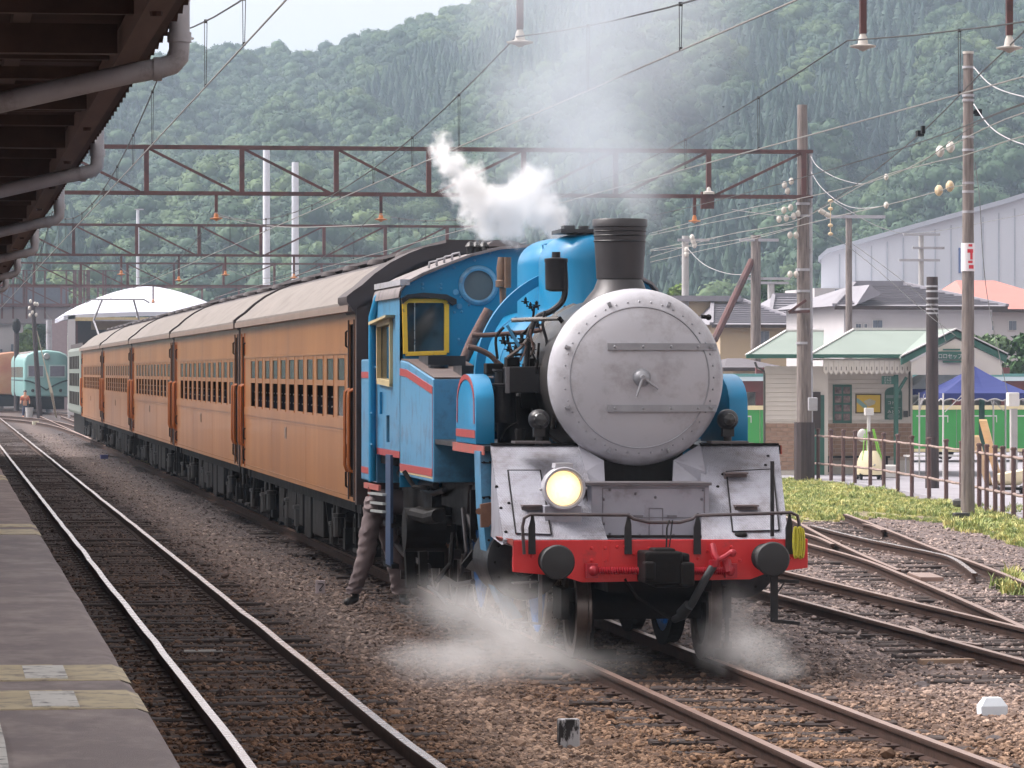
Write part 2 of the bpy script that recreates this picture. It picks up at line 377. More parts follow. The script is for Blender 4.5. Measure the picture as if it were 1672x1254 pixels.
def cedar_crown(seed):
    random.seed(seed); mb = MB(); H = 4.4; n = 9
    for k in range(7):
        z = .3+k*.62; r = 1.25*(1-z/(H+.5))**.85+.05; h = 1.05; vs = []
        for j in range(n):
            a = 6.283*j/n+k; q = r*random.uniform(.78, 1.15); vs.append((q*math.cos(a), q*math.sin(a), z-random.uniform(0, .16)))
        mb.add(vs+[(random.uniform(-.04, .04), random.uniform(-.04, .04), z+h)], [(j, (j+1) % n, n) for j in range(n)])
    for _ in range(260):
        z = random.uniform(.3, 4.2); r = 1.2*(1-z/(H+.4))**.9; a = random.uniform(0, 6.28); p = Vector((r*math.cos(a), r*math.sin(a), z)); t = Vector((math.cos(a), math.sin(a), .55)).normalized(); s_ = Vector((-math.sin(a), math.cos(a), 0)); u = Vector((math.cos(a), math.sin(a), -1.1)).normalized(); q = random.uniform(.07, .13)
        mb.add([p-s_*q, p+u*q, p+s_*q, p-u*q], [(0, 1, 2, 3)])
    mb.tube([(0, 0, -1.5), (0, 0, 1)], [.16, .1], 5)
    return variant('cedar_tree', mb.mesh('cedar_tree', m_cedar))
bv = [broad_crown(s) for s in (1, 2, 3, 6, 7)]; cv = [cedar_crown(s) for s in (4, 5)]
random.seed(11); bp_, bs_, cp_, cs_ = [], [], [], []
for _ in range(27000):
    # even over the slope's area
    t = math.sqrt(random.uniform((HD0/HD1)**2, 1)); t = (t*HD1-HD0)/(HD1-HD0); px = random.uniform(-700, 2400)
    if px < -100 or px > 1800:
        if random.random() > .4: continue
    x, y, z = hill_pt(px, t); w = mn.noise((px*.0035, t*3.2, 20))+.5*mn.noise((px*.012, t*9, 4))
    k = w+.25*(px-836)/836+.1*(t-.5)
    if k > .12:
        cp_.append((x, y, z)); cs_.append(random.uniform(.85, 1.35))
    else:
        bp_.append((x, y, z-.3)); bs_.append(random.uniform(.9, 1.9)*(1.45 if random.random() < .18 else 1))
scatter('broadleaf_wood', bp_, bs_, bv, tilt=.1); scatter('cedar_wood', cp_, cs_, cv, tilt=.04)

# ---- tracks
m_sleeper = mat('sleeper_timber', srgb(64,52,49), srgb(38,31,31), .9, 0, 3, amt=1, stretch=(1,8,8), bump=.6, bscale=8, dirt=srgb(100,88,84), dscale=2.5, dlo=.5, dhi=.75)
m_railside = mat('rail_rust', srgb(72,54,47), srgb(40,31,30), .8, .1, 5, bump=.2, spec=.2)
m_railtop = mat('rail_top_bright', (.74,.66,.63), (.52,.44,.42), .26, 1, 9, rvar=.08)
m_raildull = mat('rail_top_dull', srgb(168,142,130), srgb(122,98,90), .4, .6, 6)
RP = [(-.0325,0),(-.036,-.012),(-.034,-.034),(-.01,-.045),(-.009,-.115),(-.055,-.128),(-.06,-.142),(.06,-.142),(.055,-.128),(.009,-.115),(.01,-.045),(.034,-.034),(.036,-.012),(.0325,0)]
def rail_mb(pts):
    mb = MB(); rings = []
    for i, p in enumerate(pts):
        p = Vector(p); t = (Vector(pts[min(i+1, len(pts)-1)])-Vector(pts[max(i-1, 0)])).normalized(); a = t.cross(Vector((0, 0, 1))).normalized()
        rings.append([p+a*x+Vector((0, 0, z)) for x, z in RP])
    n = len(RP)
    for i in range(len(pts)-1):
        for k in range(n):
            mb.mi = 1 if k == n-1 else 0
            mb.add([rings[i][k], rings[i][(k+1) % n], rings[i+1][(k+1) % n], rings[i+1][k]], [(0, 1, 2, 3)])
    mb.mi = 0; mb.add(rings[0], [tuple(range(n))]); mb.add(rings[-1], [tuple(range(n))])
    return mb
SLEEP = []                                                  # (x0, x1, y) of every sleeper, for the ballast between
def sleeper_mesh(L, seed, w=.21):
    random.seed(seed); mb = MB(); segs = 5; rings = []
    for i in range(segs+1):
        x = -L/2+L*i/segs; dz = random.uniform(-.008, .006); dy = random.uniform(-.008, .008)
        rings.append([Vector((x, -w/2+dy, -.12)), Vector((x, w/2+dy, -.12)), Vector((x, w/2+dy, dz-.012)), Vector((x, w/2-.015+dy, dz)), Vector((x, -w/2+.015+dy, dz)), Vector((x, -w/2+dy, dz-.012))])
    return mb.loft(rings).mesh('sleeper', m_sleeper)
smesh = [sleeper_mesh(2.15, s) for s in range(4)]
m_plate = mat('track_fastening', srgb(70,52,46), srgb(50,38,36), .8, .3)
plate_me = MB().box((0, 0, .006), (.3, .15, .02)).box((.085, 0, .02), (.025, .05, .02)).box((-.085, 0, .02), (.025, .05, .02)).mesh('rail_fastening', m_plate)
def wob(y, s, a=.012): return a*mn.noise((y*.22, s, 0))+a*.5*mn.noise((y*.6, s+9, 0))
def straight_track(name, cx, y0, y1, top, wobble, seed, step=.68, fine=None):
    t = empty(name, (cx, y0, 0), kind='structure'); random.seed(seed)
    for k, s in enumerate((-1, 1)):
        yy = np.arange(y0, y1+.01, 1.5); rail_mb([(cx+s*.58+wob(y, seed+k, wobble), y, .2*wob(y, seed+k+5, wobble)) for y in yy]).build('rail', [m_railside, top], t)
    y = y0+.3; i = 0
    while y < (fine or y1):
        dx, rz = random.uniform(-.05, .05), random.uniform(-.02, .02); SLEEP.append((cx-1.08+dx, cx+1.08+dx, y)); z = -.122+random.uniform(-.03, .008)
        o = piece('sleeper', random.choice(smesh), (dx, y-y0, z), t, rz)
        if y < 62:
            for s in (-1, 1): piece('rail_fastening', plate_me, (s*.58, y-y0, -.128), t)
        y += step*random.uniform(.93, 1.07); i += 1
    return t
T1, T2, T3 = 2.53, 6.07, 9.88
straight_track('railway_track', T1, 18, 230, m_railtop, .020, 3, fine=185)
straight_track('railway_track', T2, 18, 230, m_raildull, .006, 5, fine=70)
straight_track('railway_track', T3, 18, 130, m_raildull, .010, 8, fine=120)
def curve3(pts, n=6):
    out = []; P_ = [pts[0]]+pts+[pts[-1]]
    for i in range(1, len(P_)-2):
        a, b_, c, d = P_[i-1], P_[i], P_[i+1], P_[i+2]
        for k in range(n):
            t = k/n; out.append(.5*((2*b_)+(-a+c)*t+(2*a-5*b_+4*c-d)*t*t+(-a+3*b_-3*c+d)*t*t*t))
    out.append(pts[-1]); return out
tn = empty('railway_turnout', G(1480, 920, 0), kind='structure')
def raw(name, pp, top=m_raildull):
    pts = curve3([G(x, y, 0) for x, y in pp])
    a = rail_mb(pts); return a.build(name, [m_railside, top], tn)
rails_px = dict(
 c=[(1290,880),(1320,888),(1407,912),(1482,941),(1558,973),(1672,1024),(1790,1085)],
 d=[(1250,828),(1293,848),(1350,878),(1407,905),(1467,930)],
 e=[(1326,858),(1407,878),(1520,901),(1558,912),(1592,936)],
 f=[(1380,839),(1445,863),(1520,893),(1596,920),(1672,950),(1800,1003)])
for k, pp in rails_px.items(): raw('rail', pp, m_railtop if k == 'e' else m_raildull)
raw('guard_rail', [(1300,867),(1335,877),(1360,888)]); raw('guard_rail', [(1410,855),(1425,858),(1442,865)]); raw('guard_rail', [(1485,1022),(1530,1040),(1600,1052)])
lines = [[G(x, y, 0) for x, y in pp] for pp in (rails_px['c'], rails_px['d'], rails_px['f'])]
def xat(line, y):
    for a, b_ in zip(line, line[1:]):
        lo, hi = (a, b_) if a.y < b_.y else (b_, a)
        if lo.y <= y <= hi.y: return lo.x+(hi.x-lo.x)*(y-lo.y)/(hi.y-lo.y)
y = 33.5; random.seed(5)
longs = {}
while y < 84:
    v = [q for q in (xat(l, y) for l in lines) if q is not None]
    if not v: y += .62; continue
    x0 = max(min(v)-.45, 11.1); x1 = max(v)+.5
    if x1-x0 < 1: x0 = x1-2
    L = round((x1-x0)*2)/2; L = max(L, 1.5); k = (L, random.randint(0, 2))
    if k not in longs: longs[k] = sleeper_mesh(L, int(L*10)+k[1])
    xc = (x0+x1)/2+random.uniform(-.08, .08); SLEEP.append((xc-L/2, xc+L/2, y))
    piece('sleeper', longs[k], (xc-tn.location.x, y-tn.location.y, -.122+random.uniform(-.03, .008)), tn, random.uniform(-.012, .012)); y += .62*random.uniform(.94, 1.06)
MB().bar(G(1500,938,0), G(1522,946,0), .28, .05).build('cover_plate', m_raildull, tn)
# siding rails far off to the west
sd = empty('railway_track', G(80, 690), kind='structure')
for pp in ([(-60,676),(40,681),(110,692),(152,712)], [(-60,681),(10,684),(80,693),(145,714)], [(-40,670),(60,672),(125,679),(170,690)]):
    rail_mb(curve3([G(x, y, 0) for x, y in pp])).build('rail', [m_railside, m_raildull], sd)

# ---- platform
m_asph = mat('platform_asphalt', srgb(148,136,135), srgb(112,102,105), .78, 0, 2.2, bump=.35, bscale=160, dirt=srgb(182,168,164), dscale=2.4, dlo=.46, dhi=.8, stretch=(1,.5,1), detail=9)
PE = 1.09; PZ = .75
pf = MB(); rings = []
for y in np.arange(-14, 131, 1.0):
    e = PE+.018*mn.noise((y*.4, 1, 0)); rings.append([Vector((-6, y, -.2)), Vector((e-.02, y, -.2)), Vector((e, y, .6)), Vector((e-.004, y, PZ-.075)), Vector((e-.03, y, PZ-.022)), Vector((e-.09, y, PZ)), Vector((-6, y, PZ+.004))])
platform = pf.loft(rings).build('platform', m_asph, org=(-2, 0, -.2), smooth=True); tag(platform, kind='structure')
m_band = mat('worn_cream_band', srgb(214,200,168), srgb(180,166,140), .75, 0, 3, amt=1, bump=.1, dirt=srgb(140,130,126), dscale=6, dlo=.5, dhi=.68)
m_white = mat('worn_white_paint', srgb(226,224,220), srgb(196,194,190), .7, 0, 3, dirt=srgb(110,106,108), dscale=7, dlo=.52, dhi=.66)
mk = empty('platform_marking', (0.5, 30, PZ), kind='structure')
for py0, py1 in ((1088,1113),(1130,1160),(856,861),(865,873),(776,778.5),(780,783.5)):
    ya = G(0, py0, PZ).y; yb = G(0, py1, PZ).y
    ya, yb = max(ya, yb), min(ya, yb)
    for x0, x1, mm, h in ((-5.5, PE-.44, m_band, .0085), (PE-.44, PE-.085, m_band, .005)):
        MB().bx(x0, x1, yb, ya, PZ-.004, PZ+h).build('painted_band', mm, mk)
    MB().add([(PE-.09, yb, PZ+.005), (PE-.09, ya, PZ+.005), (PE-.026, ya, PZ-.017), (PE-.026, yb, PZ-.017), (PE+.003, yb, PZ-.07), (PE+.003, ya, PZ-.07)], [(0,1,2,3), (3,2,5,4)]).build('painted_band', m_band, mk)
    if py0 in (1088, 1130): MB().bx(PE-.62, PE-.38, yb+.1, ya-.12, PZ-.002, PZ+.0125).build('painted_band', m_white, mk)
rnd = MB().add([(G(x, y, PZ).x, G(x, y, PZ).y, PZ+.013) for x, y in ((-60,1170),(0,1184),(8,1215),(14,1254),(14,1300),(-60,1300))], [(0,1,2,3,4,5)]).build('painted_line', m_white, mk)

# ---- paved yard and grass bank by the little station
m_pave = mat('yard_asphalt', srgb(150,148,155), srgb(126,122,130), .85, 0, 1.2, bump=.1, bscale=60)
FP = [(1299,782),(1365,788),(1430,796),(1500,810),(1560,822),(1610,835),(1660,846),(1760,874)]   # foot of the fence
fl = [G(x, y, -.1) for x, y in FP]
yard = MB(); yp = [Vector((p.x-.02, p.y-.55, -.06)) for p in fl]+[Vector((70, 60, -.06)), Vector((70, 128, -.06)), Vector((15.5, 128, -.06)), Vector((16, 96, -.06))]
yard.prism(yp, (0, 0, -.16)); tag(yard.build('paved_yard', m_pave, org=(30, 90, -.2)), kind='structure')
m_grassbase = mat('grass_bank_soil', srgb(142,142,96), srgb(120,114,86), .95, 0, 1.5, amt=1, spec=.1, dirt=srgb(118,106,98), dscale=.8, dlo=.5, dhi=.62)
GP = [(1262,778),(1290,782),(1365,793),(1430,801),(1500,816),(1560,829),(1610,842),(1660,853),(1790,886),(1790,905),(1680,893),(1640,884),(1600,866),(1560,853),(1480,847),(1400,845),(1350,851),(1280,852)]
tag(MB().prism([G(x, y, -.135) for x, y in GP], (0, 0, -.1)).build('grass_bank', m_grassbase, org=(18, 80, -.2)), kind='structure')
def in_poly(x, y, poly):
    c = False; j = len(poly)-1
    for i in range(len(poly)):
        if (poly[i][1] > y) != (poly[j][1] > y) and x < (poly[j][0]-poly[i][0])*(y-poly[i][1])/(poly[j][1]-poly[i][1])+poly[i][0]: c = not c
        j = i
    return c
def grass_mat():
    m, nt, b = new_mat('grass_blades'); N, L = nt.nodes, nt.links
    oi = N.new('ShaderNodeObjectInfo'); cr = N.new('ShaderNodeValToRGB'); e = cr.color_ramp.elements
    e[0].color = (*srgb(98,116,60), 1); e[1].color = (*srgb(206,196,128), 1); q = e.new(.5); q.color = (*srgb(140,154,80), 1)
    L.new(oi.outputs['Random'], cr.inputs[0]); L.new(cr.outputs[0], b.inputs['Base Color']); b.inputs['Roughness'].default_value = .6
    return m
m_grass = grass_mat()
def tuft(seed, h):
    random.seed(seed); mb = MB()
    for _ in range(26):
        a = random.uniform(0, 6.28); r = random.uniform(0, .07); p = Vector((r*math.cos(a), r*math.sin(a), 0)); l = h*random.uniform(.5, 1.1); b_ = random.uniform(0, 6.28)
        d = Vector((math.cos(b_), math.sin(b_), 0))*l*random.uniform(.2, .7); w = Vector((-math.sin(b_), math.cos(b_), 0))*.006
        mb.add([p-w, p+w, p+w*.8+d*.45+Vector((0, 0, l*.65)), p-w*.8+d*.45+Vector((0, 0, l*.65)), p+d+Vector((0, 0, l*.9))], [(0,1,2,3), (3,2,4)])
    return variant('grass_tuft', mb.mesh('grass_tuft', m_grass))
tv = [tuft(1, .06), tuft(2, .085), tuft(3, .12)]
gp, gs = [], []; random.seed(3)
while len(gp) < 17000:
    px, py = random.uniform(1255, 1790), random.uniform(778, 905)
    if not in_poly(px, py, GP): continue
    py += random.gauss(0, 2.2); q = G(px, py, -.14); w = mn.noise((q.x*.7, q.y*.25, 2))
    if py > 836 and mn.noise((q.x*2.2, q.y*.5, 14)) > .1: continue
    if py > 836 and px < 1560 and w > -.1 and random.random() < .8: continue
    if mn.noise((q.x*1.6, q.y*.6, 9)) > .22 and random.random() < .75: continue
    gp.append(q); gs.append(random.uniform(.3, 1.0)*(1.0+1.3*w))
for cx, cy_, sx, sy, k in ((1590,862,30,8,200),(1660,958,22,14,160),(1560,850,14,5,60),(240,757,30,6,60),(1650,840,30,6,100),(1590,838,22,6,90),(1530,828,20,5,50)):
    for _ in range(k):
        gp.append(G(random.gauss(cx, sx*.5), random.gauss(cy_, sy*.5), -.15)); gs.append(random.uniform(.8, 1.7) if cx > 300 else .4)
scatter('grass', gp, gs, tv, tilt=.2)

# ---- ballast stones
def stone(seed, sq):
    random.seed(seed); bm = bmesh.new(); bmesh.ops.create_icosphere(bm, subdivisions=1, radius=1)
    for v in bm.verts: v.co = Vector((v.co.x*sq[0], v.co.y*sq[1], v.co.z*sq[2]))*random.uniform(.72, 1.2)
    me = bpy.data.meshes.new('stone'); bm.to_mesh(me); bm.free(); me.materials.append(m_stone); return variant('stone', me)
sv = [stone(1, (1, .8, .5)), stone(2, (1.1, .7, .6)), stone(3, (.8, .8, .4)), stone(4, (1.3, .6, .35)), stone(5, (1, 1, .75))]
sp, ss = [], []; random.seed(21)
SL = {}
for a, b_, y in SLEEP: SL.setdefault(int(y*2), []).append((a, b_, y))
def on_sleeper(x, y):
    for k in (int(y*2)-1, int(y*2), int(y*2)+1):
        for a, b_, yy in SL.get(k, ()):
            if a < x < b_ and abs(y-yy) < .11: return True
    return False
N_ST = 140000
while len(sp) < N_ST:
    d = 23+150*random.random()**2.0; r = random.uniform(-860, 880)/F*d; x, y = d*ST+r*CT, d*CT-r*ST
    if x < 1.12 or (x > 18.2 and y > 66): continue
    on = on_sleeper(x, y)
    if on and random.random() < .6: continue
    if min(abs(abs(x-c)-.58) for c in (T1, T2, T3)) < .07: continue
    sz = .011+.02*random.random()**1.6; sz *= 1.8 if random.random() < .04 else 1
    z = -.146+ground_noise(x, y)+sz*.15
    if on: z = -.122+sz*.2
    sp.append((x, y, z)); ss.append(sz)
scatter('ballast', sp, ss, sv, tilt=.6)
lv = MB()
random.seed(8)
# ================================================================== THE ENGINE: a blue tank engine with a plain smokebox door
XC = 6.07; YB = 33.9
m_blue = mat('bright_blue_paint', (.005,.185,.37), (.006,.155,.31), .33, 0, 2, coat=.08, spec=.32, dirt=(.03,.10,.22), dscale=3.5, dlo=.58, dhi=.8, rvar=.06)
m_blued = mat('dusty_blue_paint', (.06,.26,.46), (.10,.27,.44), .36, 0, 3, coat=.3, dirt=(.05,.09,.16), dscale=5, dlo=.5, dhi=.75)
m_red = mat('buffer_beam_red', (.62,.020,.024), (.50,.018,.022), .4, 0, 4, coat=.25, dirt=(.22,.02,.02), dscale=4, dlo=.56, dhi=.75)
m_redline = mat('lining_red', (.33,.040,.038), (.24,.035,.035), .45, 0, 8)
m_redrust = mat('chipped_red_edge', (.38,.06,.05), (.22,.09,.07), .6, 0, 14, amt=1)
m_door = mat('pale_grey_enamel', srgb(174,174,181), srgb(160,160,168), .4, 0, 1.3, coat=.12, dirt=srgb(112,106,106), dscale=3.0, dlo=.5, dhi=.86)
m_yel = mat('yellow_window_paint', (.72,.47,.03), (.55,.36,.04), .45, 0, 8, dirt=(.14,.10,.05), dscale=12, dlo=.6, dhi=.75)
m_cream = mat('cream_window_paint', srgb(190,172,130), srgb(150,136,104), .5, 0, 8)
m_dglass = mat('dark_window_glass', (.012,.016,.016), (.02,.026,.026), .06, 0, 2, spec=.8)
m_lag = mat('brown_pipe_lagging', srgb(104,82,76), srgb(64,50,50), .8, 0, 9, bump=.5)
m_rope = mat('yellow_green_rope', (.50,.46,.03), (.28,.26,.04), .7, 0, 30)
m_tankred = mat('spring_red', (.42,.015,.03), (.2,.012,.02), .35, .1, 12)
def plate_mat():
    m = mat('white_tread_plate', srgb(146,147,158), srgb(124,126,138), .55, .1, 3, dirt=srgb(84,76,78), dscale=3.6, dlo=.45, dhi=.74, stretch=(1,1,.45))
    nt = m.node_tree; N, L = nt.nodes, nt.links; b = N['Principled BSDF']; tc = N.new('ShaderNodeTexCoord'); sx = N.new('ShaderNodeSeparateXYZ'); L.new(tc.outputs['Object'], sx.inputs[0])
    outs = []
    for s in (1, -1):
        a = N.new('ShaderNodeMath'); a.operation = 'MULTIPLY_ADD'; a.inputs[1].default_value = s*1.5; L.new(sx.outputs['X'], a.inputs[0]); L.new(sx.outputs['Z'], a.inputs[2])
        q = N.new('ShaderNodeMath'); q.operation = 'MULTIPLY'; q.inputs[1].default_value = 95.; L.new(a.outputs[0], q.inputs[0])
        w = N.new('ShaderNodeMath'); w.operation = 'SINE'; L.new(q.outputs[0], w.inputs[0]); p_ = N.new('ShaderNodeMath'); p_.operation = 'POWER'; 
        ab = N.new('ShaderNodeMath'); ab.operation = 'ABSOLUTE'; L.new(w.outputs[0], ab.inputs[0]); L.new(ab.outputs[0], p_.inputs[0]); p_.inputs[1].default_value = 7; outs.append(p_.outputs[0])
    mx = N.new('ShaderNodeMath'); mx.operation = 'MAXIMUM'; L.new(outs[0], mx.inputs[0]); L.new(outs[1], mx.inputs[1])
    bp = N.new('ShaderNodeBump'); bp.inputs['Strength'].default_value = .55; bp.inputs['Distance'].default_value = .006; L.new(mx.outputs[0], bp.inputs['Height']); L.new(bp.outputs[0], b.inputs['Normal'])
    return m
m_tread = plate_mat()
m_wplate = mat('white_plain_plate', srgb(150,150,160), srgb(130,130,141), .5, .1, 3, dirt=srgb(110,104,108), dscale=3, dlo=.55, dhi=.76)

loco = empty('steam_locomotive', (XC, YB+5, 0), 'bright blue steam engine with plain grey round door and red buffer beam, heading the train', 'locomotive')
def part(mb, name, m, par=None, **k):
    if name in ('bunker_lining', 'saddle_side_plate', 'roof_grab_iron', 'ladder_rung', 'tank_filler', 'cab_step'): return build_each(mb, name, m, par or loco, **k)
    o = mb.build(name, m, par or loco, **k)
    if name in ('rivet_row', 'rivet_ring', 'hinge_bolt', 'bolt', 'valve_cluster', 'underframe_gear', 'injector_pipework', 'box_seam'): o['kind'] = 'stuff'
    return o
def rivets(mb, pts, r=.012, d=(0, -1, 0)):
    d = Vector(d)
    for p in pts:
        p = Vector(p); mb.tube([p, p+d*r*.8], [r, r*.55], 6)
# buffer beam
bb = MB(); out = [(838,883),(1319,880),(1319,927),(1252,936),(1225,946),(950,951),(918,941),(838,934)]
bb.prism([P(x, y, YB) for x, y in out], (0, .07, 0))
beam = part(bb, 'buffer_beam', m_red, bevel=.004)
r = MB(); rivets(r, [P(x, y, YB) for x, y in ((868,893),(868,908),(966,895),(966,915),(988,895),(988,915),(1008,893),(1008,930),(1035,905),(1140,893),(1140,912),(1155,900),(1194,893),(1208,915),(1290,893),(1290,912),(1020,893),(1060,895))], .017)
r.bar(P(985,884,YB-.002), P(985,946,YB-.002), .012, .006); r.bar(P(996,884,YB-.002), P(996,946,YB-.002), .012, .006)
part(r, 'rivet_row', m_red, beam)
a = MB(); a.prism([P(818,878,YB+.08), P(838,880,YB-.01), P(838,892,YB-.01), P(820,884,YB+.3)], (.0, .35, 0)); part(a, 'deck_corner', m_redrust)
# buffers
for px, py in ((905,914),(1253,909)):
    c = P(px-4, py+1, YB); b_ = MB(); b_.lathe(c, [(0,-.36),(.06,-.357),(.135,-.345),(.147,-.33),(.147,-.315),(.06,-.3),(.06,-.12),(.085,-.1),(.105,-.02),(.12,0)], 32, 'Y')
    part(b_, 'buffer', mat('buffer_black', (.013,.013,.015), (.02,.02,.022), .6, 0, 5), smooth=True)
# coupler
cp = MB(); c = P(1088, 927, YB-.3)
for (dx0, dx1, z0, z1, y0, y1) in ((-.20,.12,-.13,.14,-.12,.3),(-.1,.2,-.17,.12,-.02,.35),(-.12,.07,.12,.165,-.06,.2),(.1,.215,-.15,.05,-.16,.05),(-.21,-.12,-.1,.06,-.17,.0)):
    cp.bx(c.x+dx0, c.x+dx1, c.y+y0, c.y+y1, c.z+z0, c.z+z1)
part(cp, 'coupler', darkiron, bevel=.02)
li = MB().tube([P(1093,850,YB-.1), P(1089,862,YB-.15), P(1088,893,YB-.2)], .008, 6).tube([P(1098,850,YB-.1), P(1093,893,YB-.2)], .006, 6); part(li, 'uncoupling_link', darkiron)
for x0, x1, s in ((972,1048,-1),(1130,1188,1)):
    sp_ = MB(); A, B = P(x0, 932, YB-.07), P(x1, 932, YB-.07); n_ = 18
    for i in range(n_):
        q = A.lerp(B, (i+.5)/n_); sp_.lathe(q, [(.02,-.012),(.036,0),(.02,.012)], 10, 'X')
    sp_.tube([A, B], .02, 8); e_ = A if s < 0 else B; sp_.sphere(e_+Vector((s*.02, 0, 0)), .05, 10, 6); sp_.bar(e_+Vector((s*.03,.06,0)), e_+Vector((s*.03,-.02,0)), .1, .12)
    part(sp_, 'coupler_spring', m_tankred, smooth=True)
hz = MB(); hz.tube([P(1163,890,YB-.05), P(1166,905,YB-.12), P(1172,914,YB-.14)], .03, 8).tube([P(1170,916,YB-.14), P(1185,908,YB-.13), P(1196,900,YB-.12)], .022, 8).lathe(P(1166,920,YB-.14), [(.0,-.03),(.045,-.03),(.045,.03),(0,.03)], 10, 'Z').sphere(P(1196,903,YB-.12), .035, 8, 6)
hz.tube([P(1186,915,YB-.05), P(1190,935,YB-.09)], .04, 8)
part(hz, 'brake_pipe_cock', m_tankred, smooth=True)
ho = MB().tube([P(1166,922,YB-.14), P(1150,948,YB-.17), P(1130,985,YB-.1), P(1115,1005,YB), P(1100,1012,YB+.1)], [.036,.034,.034,.04,.03], 10).tube([P(1125,988,YB-.1), P(1112,1002,YB)], .048, 10)
part(ho, 'brake_hose', mat('rubber_hose', (.02,.024,.028), (.03,.03,.034), .6, 0, 8), smooth=True)
ch = MB().tube([P(1020,945,YB), P(1040,975,YB+.1), P(1070,995,YB+.1), P(1098,1012,YB+.1)], .014, 6); part(ch, 'safety_chain', darkiron)
# deck behind beam, treads
dk = MB().bx(XC-1.22, XC+1.2, YB+.01, YB+1.5, 1.0, 1.055); part(dk, 'front_deck', m_wplate)
def slope(x0b, x1b, x0t, x1t, yb=881, yt=727):
    A, B = P(x0b, yb, YB+.03), P(x1b, yb, YB+.03); YT = YB+1.45; C, D = P(x1t, yt, YT), P(x0t, yt, YT)
    return A, B, C, D
slopes = []
for q in ((822,992,801,945),(1146,1287,1143,1271)):
    A, B, C, D = slope(*q); s_ = MB().prism([A, B, C, D], (0, .02, -.035)); sl = part(s_, 'sloped_tread_plate', m_tread); slopes.append((A, B, C, D, sl))
    s2 = MB().bar(D+Vector((0,0,.01)), C+Vector((0,0,.01)), .05, .02); part(s2, 'plate_edge', darkiron, sl)
    # side cheek of the steps
    lo = Vector((A.x+.02, A.y+.6, 1.05)) if q[0] < 900 else Vector((B.x-.02, B.y+.6, 1.05))
    T_, U_ = (A, D) if q[0] < 900 else (B, C)
    s3 = MB().prism([T_+Vector((.01 if q[0] < 900 else -.01,0,-.03)), U_+Vector((.01 if q[0] < 900 else -.01,0,-.03)), Vector((U_.x, U_.y, 1.05)), Vector((T_.x, T_.y+.1, 1.03))], (.015 if q[0] < 900 else -.015, 0, 0)); part(s3, 'side_cheek', m_wplate)
def on_slope(i, px, py):
    A, B, C, D, _ = slopes[i]
    nrm = (B-A).cross(D-A); a = ang(px); d_ = Vector((math.tan(a), 1, (607-py)/F*(math.tan(a)*ST+CT)))
    o = Vector((0, 0, CAMH)); t = nrm.dot(A-o)/nrm.dot(d_); return o+d_*t
for i, quad in ((0, [(829,770),(882,770),(900,875),(842,873)]), (1, [(1186,772),(1262,768),(1272,868),(1196,870)])):
    nn_ = Vector((0, -.35, .9)).normalized()*.014
    d_ = MB(); pts = [on_slope(i, x, y)+nn_ for x, y in quad]; d_.prism(pts, -nn_*1.2); hd = part(d_, 'tread_hatch', m_tread, slopes[i][4])
    e_ = MB()
    for k in range(4): e_.bar(pts[k], pts[(k+1) % 4], .012, .008)
    part(e_, 'hatch_seam', darkiron, hd)
for i, px, py, w in ((0, 866, 829, .17), (1, 1199, 776, .2), (1, 1216, 829, .2)):
    q = on_slope(i, px, py)+Vector((0, -.05, .02)); part(MB().box(q, (w, .16, .014)).bar(q+Vector((-w/2,.02,-.035)), q+Vector((w/2,.02,-.035)), .06, .05), 'footstep', mat('worn_step', srgb(120,108,108), srgb(84,74,76), .5, .4, 8))
h_ = MB()
for i, px, py in ((0,831,822),(0,842,822),(0,811,795),(0,818,830),(0,826,869),(1,1180,775),(1,1172,795),(1,1250,760),(1,1262,822),(1,1254,745),(1,1275,840)): h_.sphere(on_slope(i, px, py), .016, 6, 5)
part(h_, 'hinge_bolt', darkiron)
# centre box between the slopes
YF = YB+.42
cb = MB().prism([P(966,792,YF), P(1158,792,YF), P(1158,880,YF), P(966,880,YF)], (0, .7, 0)); cbx = part(cb, 'saddle_box', m_wplate, bevel=.004)
part(MB().prism([P(940,788,YF-.03), P(1162,788,YF-.03), P(1162,792.5,YF-.03), P(940,792.5,YF-.03)], (0, .5, 0)), 'box_lid', mat('lid_grey', srgb(104,100,104), srgb(80,76,80), .5, .3, 6))
r = MB(); rivets(r, [P(x, y, YF) for x, y in ((996,800),(1148,800),(986,815),(986,855),(1146,815),(1146,862),(1038,806),(1070,812),(996,872),(1100,874),(1045,874))], .014)
for a_, b_ in (((1060,830),(1060,874)),((1060,830),(1082,830)),((1082,830),(1082,874)),((984,797),(984,878)),((1150,797),(1150,878)),((984,797),(1150,797)),((1030,845),(1130,845))): r.bar(P(*a_, YF-.002), P(*b_, YF-.002), .008, .006)
r.bar(P(1034,843,YF-.02), P(1050,843,YF-.02), .02, .02); r.bar(P(1090,843,YF-.02), P(1105,843,YF-.02), .02, .02)
part(r, 'box_seam', mat('seam_grey', srgb(110,108,116), srgb(90,86,92), .5, .3), cbx)
part(MB().prism([P(945,728,YB+1.3), P(986,752,YB+1.15), P(988,792,YB+1.0), P(962,792,YB+1.0), P(956,770,YB+1.05)], (0, .03, 0)).prism([P(1143,726,YB+1.3), P(1100,752,YB+1.15), P(1098,792,YB+1.0), P(1150,792,YB+1.0), P(1152,770,YB+1.0)], (0, .03, 0)), 'saddle_side_plate', m_wplate)
part(MB().prism([P(938,792,YF+.25), P(966,792,YF+.25), P(966,880,YF+.25), P(938,880,YF+.25)], (0, .4, 0)), 'saddle_gusset', mat('grimy_plate', srgb(120,112,116), srgb(76,70,74), .6, .1, 4, dirt=srgb(60,52,54), dscale=4, dlo=.45, dhi=.7))
